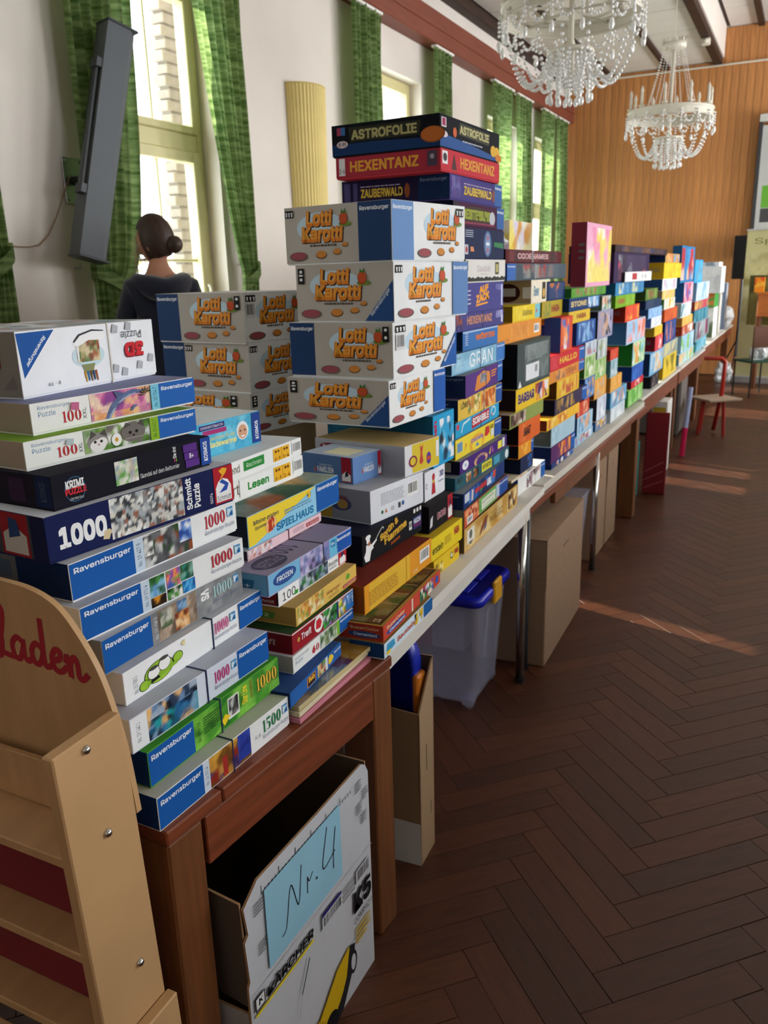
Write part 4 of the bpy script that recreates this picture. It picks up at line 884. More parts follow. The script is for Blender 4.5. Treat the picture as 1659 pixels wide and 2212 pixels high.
second('B12', 'turquoise science kit box with a smiling child in a bath cap, glossy top', '58b9d8', lambda f: f.I(.0, 0, .86, 1, ['5cbedc', '4aa8d0', '78cce4', '52b4d8'], 4, 14).R(.2, .80, .52, .96, '3a2a70').T('EXPERIMENTIERKASTEN', .22, .84, .50, .92, 'e8e8f0', .006).R(.24, .64, .54, .78, 'b03a78').T('Experimente für die', .28, .42, .64, .56, 'f2e070', .012).T('Badewanne', .3, .22, .66, .4, 'f4ec9a', .03).C(.75, .52, .30, 'e8ecee').C(.75, .48, .23, 'd8a484').E(.72, .52, .012, .03, '3a2a26', 8).E(.78, .52, .012, .03, '3a2a26', 8).P([(.72, .36), (.78, .36), (.765, .31), (.735, .31)], 'f4f4f4').R(.88, 0, 1, 1, '23438e').T('KOSMOS', .92, .12, .965, .72, 'eef2f6', .02, 0, 90), end='2a6a8a', top='dfe6ea')  # near-white top colour stands for window glare
# ---- third group: stack on the white table beside the first table
G3 = 'toy and game boxes stacked at the start of the white table'
def third(k, label, front, fp=None, ep=None, top='c9ccd2', end=None, **kw): return box_thing(k, label, top, front, end or front, fp, ep, group=G3, **kw)
third('F1', 'white and blue kit box with red lettering and a digger, overhanging the wooden leg', 'cfe2ee', lambda f: f.T('Baustelle', .24, .25, .62, .62, 'b8482a', .03, .1).P([(.03, .4), (.10, .2), (.2, .3), (.18, .8), (.05, .85)], '3f9ac8').P([(.03, .1), (.1, .05), (.12, .3), (.04, .35)], 'e8c82e').I(.6, .1, .78, .95, ['e8c82e', '2a2a2a', 'd8e4ea', 'c8a020'], 5, 14).R(.80, 0, 1, 1, '1f5c9a'), end='173a68', top='8a7440')
sup = lambda f: f.R(0, 0, 1, 1, 'c94a38').T('SuperColor', .05, .5, .33, .8, 'e8c8a0', .03).E(.2, .3, .16, .2, '2a4a9c').T('Clementoni', .09, .2, .33, .4, 'e8eef4', .02).I(.60, 0, .86, .95, ['3a6ab0', 'e8d8c0', '4a9a4a', 'c03a30', '20304a', 'f0e8e0'], 6, 24).E(.93, .5, .03, .3, '2a5ab0').R(.45, 0, .475, .95, 'e0d0c0')
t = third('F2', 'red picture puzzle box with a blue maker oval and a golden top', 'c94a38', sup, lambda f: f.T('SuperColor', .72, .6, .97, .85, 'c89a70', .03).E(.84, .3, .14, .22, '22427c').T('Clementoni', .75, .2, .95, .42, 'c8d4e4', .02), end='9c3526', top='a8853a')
f = Face(BX['F2'][4], BX['F2'][5]); f.R(.02, .03, .98, .34, '3a2418').I(.03, .05, .97, .32, ['5a3a20', '7a6a3a', '4a5a2a', '6a4020', '8a7a50', '3a3020'], 6, 26); [f.R(x_, .05, x_+.006, .32, 'c8b080') for x_ in (.33, .5, .66)]; f.T('13', .05, .06, .09, .12, 'e0d0b0'); f.build('top_print', t, (0, 0, BX['F2'][6]), (0, 1, 0), (-1, 0, 0))
t = third('F3', 'orange and yellow game box standing back on the red puzzle box, with a white barcode', 'e4a02e', lambda f: f.R(0, 0, 1, 1, 'e49a2a').P([(.06, 0), (.64, 0), (.64, 1), (.06, .98)], 'e3b53a').LN(.05, .15, .46, .72, 8, 'a8742a').R(.58, 0, .59, 1, 'c0882a').BC(.80, .28, .96, .82).T('CE', .69, .1, .76, .22, 'f4ead0', .01), end='8f4a1c', top='6f2a20')
def chef(f):
    f.P([(.04, .05), (.10, .03), (.13, .35), (.17, .42), (.15, .5), (.12, .62), (.055, .62), (.05, .42), (.02, .25)], 'f0f0ee').P([(.13, .42), (.22, .62), (.215, .68), (.12, .55)], 'f0f0ee').P([(.065, .66), (.11, .66), (.112, .84), (.058, .84)], 'f4f4f2').E(.087, .88, .04, .08, 'f4f4f2').E(.10, .64, .022, .07, 'b0704a').stroke([(.2, .66), (.26, .85), (.31, .97), (.33, .9)], .003, 'c8c8c4')
    f.slant('Sprüh &', .28, .42, .58, .78, 'd8a83a', .3, .05).slant('Flamme', .34, .26, .72, .52, 'd8a83a', .28, .05).slant('ZAUBERTOPF', .44, .13, .6, .2, 'd86a2a', .1)
    f.R(.76, .25, .81, .58, 'd8d8d8').BC(.762, .3, .808, .55).R(.83, .2, .985, .66, '26306e').T('HUCH!', .845, .4, .97, .6, 'eef0f6', .03).T('HUCH!', .845, .26, .97, .38, '8a2a4a', .03); [f.R(x_, .82, x_+.035, .97, 'e6e6e4') for x_ in (.84, .895, .95)]
third('F4', 'black cooking game box with a white chef figure and golden lettering', '19181c', chef, lambda f: f.R(.55, .62, .72, .9, '6a6a70').R(.565, .66, .705, .86, '23232a').T('HUCH!', .35, .2, .72, .42, 'b8b8c0', .03), end='1a1a26', top='1e2030'); 
b = MB(); t = third('F5', 'large white toy box seen from its plain back with a barcode and small symbols', 'e4e7ee', lambda f: f.LN(.18, .42, .62, .82, 9, '8a8e96', .4).BC(.68, .38, .9, .84).R(.90, .1, .905, .9, 'd8dae0').C(.20, .22, .06, '3a6a4a').P([(.25, .16), (.29, .16), (.27, .3)], 'd8703a').T('CE', .36, .16, .42, .28, '50545c', .0).R(.50, .14, .54, .32, '40444c').R(.57, .18, .61, .32, '3a6ab0'), lambda f: f.R(0, 0, .58, 1, 'a8842c').E(.68, .5, .12, .22, '4a4a74').E(.70, .5, .06, .16, 'b08a4a').T('Play', .6, .62, .75, .8, '8a3a4a', .02), end='8f8e98', top='a9abb2')
fam = lambda x0, x1: (lambda f: f.T('FAMILIEN', x0, .3, x1, .52, 'eef2f6', .03).T('WER KENNT MEHR', x0+.04, .56, x1-.03, .64, 'd0dcec', .006).P([(x0-.07, .3), (x0-.04, .3), (x0-.05, .55)], 'd8703a').P([(x0-.03, .3), (x0-.01, .3), (x0-.02, .5)], 'b8303a'))
t = third('F7', 'small light blue family card game box with a red stripe and white swirl', '6f94cc', [fam(.35, .72), lambda f: f.R(.86, 0, .98, 1, 'b02434').P([(.865, .06), (.975, .06), (.975, .3), (.92, .45), (.865, .3)], 'f0f0f0').P([(.90, .22), (.945, .3), (.93, .48), (.91, .4)], '1c2030')], [fam(.3, .62), lambda f: f.R(.78, 0, .97, 1, '962030').P([(.79, .05), (.96, .05), (.96, .3), (.875, .45), (.79, .3)], 'e4e0e0').P([(.85, .2), (.92, .28), (.9, .46), (.86, .4)], '1c2030')], end='5676a4', top='b9c8dc')
f = Face(.08, .09); f.R(0, 0, 1, 1, 'f0ecc8'); f.build('paper_note', t, (-.03, .02, BX['F7'][6]), (0, 1, 0), (-1, 0, 0))
third('F8', 'silver grey modelling clay box with a yellow end showing fish shapes', 'e3e4e8', lambda f: f.R(.2, 0, 1, 1, 'e0c63a').P([(.40, .3), (.46, .2), (.52, .3), (.49, .62), (.52, .9), (.46, .82), (.42, .92), (.44, .6)], 'c84a3a').E(.68, .35, .07, .22, '5a3a90').E(.68, .35, .07, .07, 'c84a3a').E(.22, .42, .12, .2, '8a2a4a').E(.22, .42, .08, .14, 'e0c63a').P([(.9, .3), (.98, .3), (.98, .9), (.9, .9)], 'f0f0ec'), lambda f: f.E(.17, .75, .115, .13, '7a2a3a').T('Play-Doh', .09, .69, .25, .81, 'e8d8d8', .03).R(.06, .22, .25, .55, 'b4b6ba').BC(.075, .27, .235, .52, 'b4b6ba').LN(.27, .3, .78, .5, 6, '7a7e86', .4), end='a4a7ae', top='b09a6a')
third('F9', 'bright turquoise toy box under the white carrot game tower, cartoon lettering on its side', '2ea2d4', lambda f: f.I(.3, .05, 1, .9, ['2ea2d4', 'f0f2f2', '1a2a3a', '2ea2d4', '5ab8e0', '2ea2d4'], 6, 26).T('Splash', .02, .2, .2, .9, 'b02a4a', .05, 0, 90), lambda f: f.LN(.05, .6, .25, .8, 3, '2a6a84').T('Play', .2, .1, .3, .3, 'a8c4d0', .02), end='1c5570', top='3a7a9a')
# ---- yellow and black boxes on the front edge of the white table
G4 = 'yellow and black boxes before the tall tower'
haba = lambda x0: (lambda f: f.T('HABA', x0, .45, x0+.17, .82, 'b02430', .05))
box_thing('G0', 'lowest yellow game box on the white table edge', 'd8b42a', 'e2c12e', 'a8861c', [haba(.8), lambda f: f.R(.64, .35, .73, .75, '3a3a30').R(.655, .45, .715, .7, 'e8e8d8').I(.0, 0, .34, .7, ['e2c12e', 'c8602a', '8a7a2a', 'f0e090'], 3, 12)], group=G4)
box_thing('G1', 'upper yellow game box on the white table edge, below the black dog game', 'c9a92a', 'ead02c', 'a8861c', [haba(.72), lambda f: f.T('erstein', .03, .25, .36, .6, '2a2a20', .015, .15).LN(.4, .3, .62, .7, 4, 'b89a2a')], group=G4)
box_thing('G2', 'black board game box with a red right panel above the yellow boxes', '2a262a', '1b181b', '16141a', lambda f: f.T('DOG', .32, .3, .68, .58, 'd8b0b8', .07).T('DOG', .33, .32, .67, .56, '7a1f30', .02).P([(.02, .15), (.12, .2), (.14, .6), (.05, .5)], 'd8d8dc').R(.76, 0, .97, 1, 'b0202e').P([(.78, .08), (.95, .08), (.95, .45), (.865, .65), (.78, .45)], 'eeeeee').P([(.83, .4), (.9, .6), (.88, .85), (.84, .8)], '1c2440'), group=G4)
box_thing('G3', 'white box with a small red figure, above the black dog game', 'd8dade', 'e6e8ee', 'b0b2b8', lambda f: f.P([(.32, .1), (.52, .1), (.48, .55), (.36, .55)], 'b83038').C(.42, .72, .13, 'b83038').R(.36, .5, .48, .6, 'd8b040').T('3D', .72, .6, .93, .82, '5a5a90', .03).LN(.66, .4, .96, .5, 1, '8a8aa8').T('C', .04, .4, .12, .6, 'a0a4ac'), group=G4)
# ---- white carrot game towers
G5 = 'white carrot game boxes'
def lotti(x0, x1, variant):
    w = x1-x0; X = lambda a: x0+a*w
    def g(f):
        f.E(X(.5), .62, w*.33, .27, 'c4dcea')
        for dx, dy, c, b_ in ((.012, -.018, '3a2a22', .075), (0, 0, 'e0852e', .05)):
            f.T('Lotti', X(.30+dx), .64+dy, X(.67+dx), .93+dy, c, b_, .12).T('Karotti', X(.23+dx), .36+dy, X(.81+dx), .66+dy, c, b_, .12)
        f.T('Lotti', X(.315), .70, X(.66), .905, 'f0ac42', .0, .12).T('Karotti', X(.245), .42, X(.80), .64, 'f0ac42', .0, .12)
        f.LN(X(.35), .29, X(.72), .335, 1, '5a5048', .8)
        for cx, cy, r in ((.50, .14, .075), (.72, .18, .055), (.83, .30, .04)): f.E(X(cx), cy, w*r, r*.95, '6a4424').E(X(cx), cy+.012, w*r*.92, r*.85, 'd0883c')
        f.E(X(.18), .12, w*.13, .085, '6a6058').E(X(.18), .13, w*.11, .07, 'a05058')                    # burrow
        f.E(X(.84), .66, w*.085, .045, '6f8a3a').E(X(.82), .75, w*.055, .11, '9c3f22').E(X(.82), .76, w*.048, .10, 'c8552e').P([(X(.79), .84), (X(.80), .92), (X(.82), .86), (X(.85), .93), (X(.85), .84)], '3f7a32')
        if variant == 0: chess(X(.02), .82, X(.13), .95)(f)
        elif variant == 1: f.R(X(.03), .66, X(.11), .94, '20201f').E(X(.07), .88, w*.02, .03, 'f0f0f0', 8).E(X(.07), .74, w*.02, .03, 'f0f0f0', 8).R(X(.045), .80, X(.095), .83, 'f0f0f0')
        elif variant == 2: f.R(X(.88), .66, X(.96), .94, '20201f').E(X(.92), .88, w*.02, .03, 'f0f0f0', 8).E(X(.92), .74, w*.02, .03, 'f0f0f0', 8)
        elif variant == 3: chess(X(.03), .82, X(.18), .95)(f); f.BC(X(.03), .50, X(.16), .80, 'dcdcdc')
    return named('title_print', g)
corner = lambda f: f.P([(.72, 0), (1, 0), (1, .70)], '2a4f88').slant('Ravensburger', .80, .07, .985, .53, 'd0dae8', .09)
corner.pn = 'brand_corner'
cornerR = lambda f: f.P([(.72, 0), (1, 0), (1, .70)], RB).slant('Ravensburger', .80, .07, .985, .53, 'e8eef6', .09)
cornerR.pn = 'brand_corner'
def carrot(k, label, fp, ep): return box_thing(k, label, 'e2e4e4', 'eceeee', 'b9b3aa', fp, ep, group=G5)  # white card all round; the end colour has its shade painted in
RE, RF = '24406c', '5f86bc'  # RE is the brand blue darkened for the shaded ends
carrot('D4', 'top box of the front carrot game tower, blue panels meeting at its corner', [rav(0, .27, '6d93c8', ty=(.84, .93)), lotti(.28, 1, 9), lambda f: chess(.86, .80, .97, .95)(f)], [lotti(0, .70, 0), rav(.71, 1, RE, ty=(.84, .93))])
carrot('D3', 'second box from the top of the front carrot game tower, light blue right panel', [lotti(0, .76, 0), rav(.77, 1, RF, ty=(.84, .93))], [lotti(0, .85, 1), corner])
carrot('D2', 'third box from the top of the front carrot game tower, dark blue left panel', [lotti(0, .95, 3), cornerR], [rav(0, .25, RE, ty=(.84, .93)), lotti(.27, 1, 2)])
carrot('D1', 'bottom box of the front carrot game tower, bright blue right panel', [lotti(0, .76, 0), rav(.77, 1, '1f5cb0', ty=(.84, .93))], [lotti(0, .92, 1), corner])
carrot('C3', 'top box of the rear carrot game tower, dark blue left panel', [lotti(0, .9, 3)], [rav(0, .27, RE, ty=(.84, .93)), lotti(.27, 1, 2)])
carrot('C2', 'middle box of the rear carrot game tower, blue left panel and white cord', [lotti(0, .9, 0)], [rav(0, .27, RE, ty=(.84, .93)), lotti(.27, 1, 0)])
carrot('C1', 'lowest visible box of the rear carrot game tower', [lotti(0, .9, 1)], [lotti(0, .9, 2)])
cx, cy, cz, cr, cl, cd, chh = BX['C1']
for k in range(2):
    BX['C0%d' % k] = (cx-.01*k, cy+.01, .745+k*(cz-.745)/2, cr, cl, cd, (cz-.745)/2)
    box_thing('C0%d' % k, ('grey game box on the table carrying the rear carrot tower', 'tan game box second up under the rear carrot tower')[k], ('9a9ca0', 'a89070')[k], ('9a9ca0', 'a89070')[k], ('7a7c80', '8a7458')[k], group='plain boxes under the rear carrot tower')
# ---- tall tower of board games
G6 = 'board games in the tall tower'
def tower(k, label, front, fp, end, ep=None, top='808488', bandu=None, **kw):
    t = box_thing(k, label, top, front, end, fp, ep, group=G6, **kw)
    if bandu: band(t, k, bandu, '2a3a6a', .005)
    return t
pic = lambda x0, x1, pal, s, n=16, y0=.04, y1=.96: named('picture_print', lambda f: f.I(x0, y0, x1, y1, pal, s, n))
tower('H1', 'golden magic kit box at the bottom of the tall tower', 'c9a257', [pic(0, .85, ['c9a257', 'd8b878', 'b8883c', 'e0c890'], 3, 14), lambda f: f.R(.04, .25, .16, .85, 'e8e4da').C(.10, .6, .2, '6a6a62').P([(.06, .3), (.1, .15), (.14, .3)], '6a6a62').T('MAGIC', .44, .3, .68, .62, '7a5a2a', .01).LN(.46, .68, .66, .76, 1, '8a6a3a').P([(.24, .1), (.36, .5), (.40, .8), (.34, .8), (.27, .45)], '8a4a2a').P([(.3, .2), (.38, .6), (.36, .3)], '3a5a8a').I(.80, .1, .97, .95, ['3a2a1c', 'd8c080', '8a4a2a', 'f0e0b0', 'c9a257'], 5, 12)], '5a4a36', top='3a2e28')
tower('H2', 'red and green game box second from the bottom of the tall tower', 'c85a3a', [pic(0, .32, ['c85a3a', 'e07a4a', 'a03a2a', 'f0b080'], 4), lambda f: f.R(.05, .05, .17, .5, 'e8e0d8').BC(.06, .08, .16, .45).R(.3, 0, .72, 1, '6aa858').R(.36, .15, .68, .8, 'e8ecdc').T('KUHHANDEL', .38, .5, .66, .72, '8a9a6a', .02).LN(.38, .2, .66, .4, 3, 'a8b090'), rav(.78, 1, '23509c', ty=(.7, .88)), lambda f: f.R(.70, .1, .78, .95, 'b8c8e0')], '6a7268', top='555')
tower('H3', 'navy game box with red jagged lettering, third from the bottom of the tall tower', '223a74', [pic(.1, .8, ['223a74', '2f62b0', '1c2a5a', '3a78c0'], 5, 12), lambda f: f.R(.02, .3, .12, .9, 'c8d0dc').P([(.16, .1), (.2, .1), (.21, .8), (.17, .9)], 'd8c8c0').T('Verrückt', .24, .35, .52, .75, 'cf3a34', .06).P([(.36, .1), (.42, .35), (.38, .4)], '3aa84a').I(.53, .2, .64, .7, ['e8e8ec', 'c8c8d0', 'a8b0c0'], 3, 6).P([(.68, .4), (.74, .4), (.75, .95), (.69, .95)], 'd8502e')], '1d3358', lambda f: f.T('Ravensburger', .45, .7, .95, .84, 'a8b4c8', .01))
tower('H4', 'dark teal detective game box with small framed pictures', '2c5c6c', [lambda f: [f.I(x_, .12, x_+.09, .88, p_, i_, 6) for i_, (x_, p_) in enumerate(((.03, ['2a4a50', '3a6a6a', '1a3036']), (.17, ['d8c8a0', '3a2a1c', 'a86a3a']), (.30, ['5a2a1c', 'c08a5a', '2a1812'])))], lambda f: f.R(.45, .1, .64, .9, 'd8cf3e').T('DETEKTIV', .47, .35, .62, .7, '3a3a20', .03).R(.68, .1, .80, .85, '4a9cb8').T('A', .92, .2, .97, .8, 'e8ecec', .02).E(.945, .45, .035, .42, 'd8e4e6')], '24505c')
tower('H5', 'purple game box with an arched pale title, fifth from the bottom of the tall tower', '4a2a78', [lambda f: f.E(.1, .5, .06, .38, 'e8e8ec').C(.1, .5, .15, '5a90c0').E(.41, .2, .14, .5, 'e0b080').E(.41, .1, .10, .4, '4a2a78').T('Zauberstock', .31, .42, .52, .66, '4a2a78', .02).P([(.58, .2), (.61, .2), (.62, .9)], 'e8d040').P([(.65, .2), (.68, .3), (.64, .9)], 'c86ab0').R(.78, .15, .87, .85, 'e8d84a').R(.885, .1, .94, .95, 'd8dcd0')], '1f1a30', lambda f: f.R(.75, .1, .9, .9, 'a8a490'))
tower('H6', 'bright yellow game box with a rainbow title, sixth from the bottom of the tall tower', 'ead23e', [lambda f: f.R(.02, .25, .14, .85, 'd8d070').R(.03, .3, .13, .8, '6a90b8').E(.44, .3, .16, .5, 'e8a83a').E(.44, .22, .11, .38, 'ead23e').T('Colorama', .31, .42, .57, .66, '8a6ab0', .04).P([(.4, .1), (.44, .32), (.48, .1)], '3a7ac0').P([(.18, .2), (.22, .55), (.2, .6)], 'd86a2a').P([(.60, .4), (.66, .35), (.72, .5), (.70, .9), (.63, .9)], 'c8302e').T('LO', .725, .65, .80, .88, '2a2a20', .03).R(.75, .2, .82, .6, 'd8dcd8'), rav(.83, 1, '23509c', ty=(.76, .9))], '8a7424', lambda f: f.C(.8, .55, .16, '8a2a24').C(.8, .55, .1, 'c8b860'))
tower('H7', 'sky blue game box with a red title plate, low in the tall tower', '2ea0cc', [lambda f: f.R(.02, .5, .07, .85, 'c83a4a').stroke([(.12, .2), (.16, .7), (.24, .8), (.3, .9)], .006, 'd8eef4').P([(.34, .05), (.75, .2), (.75, .98), (.34, .85)], 'b02434').T('SCRABBLE', .36, .28, .735, .78, 'f0f0ee', .03).E(.85, .6, .06, .35, 'd8eef4').E(.85, .6, .045, .25, '2ea0cc').C(.82, .35, .12, 'c83a4a')], '1c6080', top='2a2a30', bandu=.55)
tower('H8', 'pale yellow game box with small figures and orange blocks', 'e2bc4e', [lambda f: f.T('LÖWE', .05, .5, .2, .88, '4a4a2a', .03).I(.2, .1, .46, .95, ['e2bc4e', 'e8cc78', 'c88a3a', '7a8a3a', 'f0e0a0', 'b06a3a'], 5, 20).I(.5, .05, .82, .95, ['d87a2a', 'e89a4a', 'c05a20', 'f0c080', 'a84a20'], 6, 20), rav(.84, 1, '23509c', ty=(.72, .86))], '1c2c50', lambda f: f.T('Ravensburger', .4, .72, .9, .86, 'a8b4c8', .01), bandu=.55)
tower('H9', 'purple game box with an orange car', '5a3a80', [lambda f: f.P([(.22, .1), (.30, .08), (.55, .15), (.64, .3), (.62, .75), (.45, .92), (.28, .75)], 'd8863a').I(.36, .35, .54, .8, ['8a8a9a', '6a6a80', 'b8a890'], 3, 8).R(.66, .55, .80, .62, 'd8863a').R(.66, .68, .82, .75, 'd8863a').R(.66, .42, .78, .49, 'd8863a'), rav(.85, 1, '2b62ae', ty=(.72, .86))], '1c2c50', lambda f: f.T('Ravensburger', .5, .78, .98, .9, '8a98b4', .01), bandu=.52)
tower('H10', 'light blue game box with large thin white capitals', '86b8d4', [pic(0, .78, ['86b8d4', '94c2dc', '78acc8', 'a4cce0'], 3, 10), lambda f: f.T('GRAN', .30, .12, .74, .88, 'f0f4f6', .0).LN(.05, .7, .16, .85, 2, '5a88a0'), rav(.82, 1, '3f78be', ty=(.78, .92))], '2a4a6a', bandu=.5)
tower('H11', 'blue box with orange capitals over the light blue one', '3f74b4', [lambda f: f.LN(.06, .2, .14, .9, 6, 'c8d8ea', .4).T('WÖRTER', .34, .4, .9, .78, 'd8703a', .06).R(0, .9, 1, .97, 'b8cce0')], '16294c')
tower('H12', 'violet witch game box with orange capitals, black cord around it', '4d4a86', [lambda f: f.I(0, 0, .12, 1, ['3a3060', 'a0502a', '4d4a86'], 3, 8).T('HEXENTANZ', .21, .3, .73, .82, 'c88a68', .04).I(.82, .45, .98, .95, ['8a88c0', '6a68a0', 'a8a8d0'], 2, 8).R(.94, .1, .98, .6, 'c8cce0')], '2a2848', bandu=.54)
tower('H13', 'violet dice game box with a bright orange scrawled title', '4f4c8c', [lambda f: f.slant('AUF', .34, .60, .58, .70, 'efa028', .26, .06).slant('ZACK', .26, .26, .60, .40, 'efa028', .30, .06).P([(.24, .16), (.56, .24), (.56, .30), (.26, .24)], 'efa028').LN(0, .2, .12, .8, 4, 'd8d8ea', .3).R(.93, .1, .98, .9, 'b8bce0').I(.78, .7, .93, .92, ['7a78b8', '5a589a'], 3, 6)], '2c2a52')
tower('H14', 'white game box with a torn black grass edge along its bottom', 'dcd9d4', [lambda f: f.P([(0, 0)]+[(k/24, .13+.12*((k*7) % 5)/5) for k in range(25)]+[(1, 0)], '2a2e28').T('Saubär', .26, .45, .6, .75, 'b8a8ac', .0).R(.72, .3, .82, .9, '4a4a2a').R(.74, .4, .80, .8, 'b8b070').LN(.35, .3, .6, .36, 1, 'b0aca8').R(0, .5, .05, .95, '5a6a3a')], '7a7874', top='55585a')
tower('H15', 'dark blue quiz box with a pale star column and a green label', '27304f', [lambda f: f.E(.56, .5, .10, .46, '4a6490').E(.56, .5, .06, .40, '7a94b8').E(.56, .72, .03, .1, 'a06a80').E(.56, .28, .03, .1, 'a06a80').E(.56, .5, .05, .06, 'd8e0ea').P([(.72, .42), (.97, .36), (.97, .56), (.72, .58)], '2f7a4a').LN(.02, .68, .2, .95, 4, 'c0c8d8', .4).R(0, .12, .08, .45, 'b8b8c0').C(.04, .28, .1, 'b02a38').P([(.13, .22), (.22, .22), (.2, .38), (.13, .38)], 'd08a5a')], '161d33')
tower('H16', 'maroon ghost game box under the purple forest game', '4a2440', [lambda f: f.R(0, 0, .1, 1, '2a1a2a').E(.42, .5, .32, .38, '3a2a1c').T('GEISTERBURG', .16, .3, .70, .74, 'a8b03a', .06).T('GEISTERBURG', .165, .34, .69, .70, '6a7a20', .01).E(.74, .45, .06, .32, 'b8bcc0').R(.12, .1, .78, .18, '8a2a4a'), rav(.84, 1, '2b5c9c', ty=(.72, .88))], '141c34', lambda f: f.T('Ravensburger', .5, .55, .96, .82, '8a94a8', .01))
zau = lambda x0, x1: (lambda f: f.T('ZAUBERWALD', x0, .22, x1, .62, '6a4a1a', .06).T('ZAUBERWALD', x0+.004, .26, x1-.004, .62, 'd8b84a', .03).LN(x0, .68, x1, .76, 1, 'b8a8c0').E(x1+.04, .45, .025, .3, '8a4a2a'))
tower('H17', 'purple forest game box with a yellow title, third from the top of the tall tower', '4a4280', [zau(.24, .78), lambda f: f.I(.02, .1, .18, .95, ['4a4280', '6a62a0', '5a3a80'], 3, 8), rav(.84, 1, '2b5c9c', ty=(.74, .9))], '261e3c', [zau(.18, .58), lambda f: f.R(.02, .1, .08, .9, '4a4470').R(.11, .1, .15, .9, '4a4470').R(.72, 0, 1, 1, '152a50').T('Ravensburger', .74, .72, .98, .9, '8a98b4', .01)])
hex_ = lambda x0, x1: (lambda f: f.T('HEXENTANZ', x0, .25, x1, .78, 'd89a3a', .035))
tower('H18', 'red witch game box with golden letters, second from the top of the tall tower', 'c23a44', [hex_(.30, .90), lambda f: f.R(.02, .3, .1, .92, 'e0dcdc').E(.06, .62, .03, .2, '3a3a40').P([(.16, .1), (.24, .1), (.2, .9)], '4a2a2a')], '9c2f3c', [hex_(.14, .80), lambda f: f.R(.03, .1, .09, .95, 'd8d4d4').T('2-6', .035, .2, .085, .45, '30303a').R(.88, .2, .97, .92, '4a3a4a').C(.925, .65, .12, '9a98a0')])
tower('H19', 'topmost black and blue space game box on the tall tower', '16181f', [lambda f: f.P([(0, 0), (1, 0), (1, .12), (.5, .3), (0, .42)], '24508e').P([(.28, .52), (.80, .46), (.82, .88), (.30, .92)], '3a3a2c').T('ASTROFOLIE', .30, .56, .80, .84, 'b8b07a', .04).P([(.02, .62), (.09, .62), (.09, .92), (.02, .92)], 'd8d4d8').R(.03, .66, .08, .9, 'a0345a').E(.06, .4, .05, .1, 'd8c8cc').C(.22, .55, .16, 'c8603a').E(.88, .32, .05, .2, 'd8a83a').E(.95, .3, .05, .2, 'd8a83a').E(.98, .12, .06, .14, 'c87a2a').LN(.34, .30, .7, .38, 1, 'b8c0cc')], '111319',
    [lambda f: f.P([(0, 0), (1, 0), (1, .28), (.4, .38), (0, .36)], '16325e').P([(.18, .42), (.82, .42), (.84, .86), (.16, .90)], '2c2c22').T('ASTROFOLIE', .19, .48, .80, .80, 'a8a06c', .04).R(.05, .66, .13, .92, '9a3a54').R(.09, .66, .13, .92, '3a6aa0').E(.10, .36, .055, .12, 'c8b8bc').T('8-99', .065, .3, .135, .42, '2a2a30').E(.94, .38, .11, .26, '8a4a1c').E(.94, .39, .10, .23, 'b0622a')], top='2a2c34')
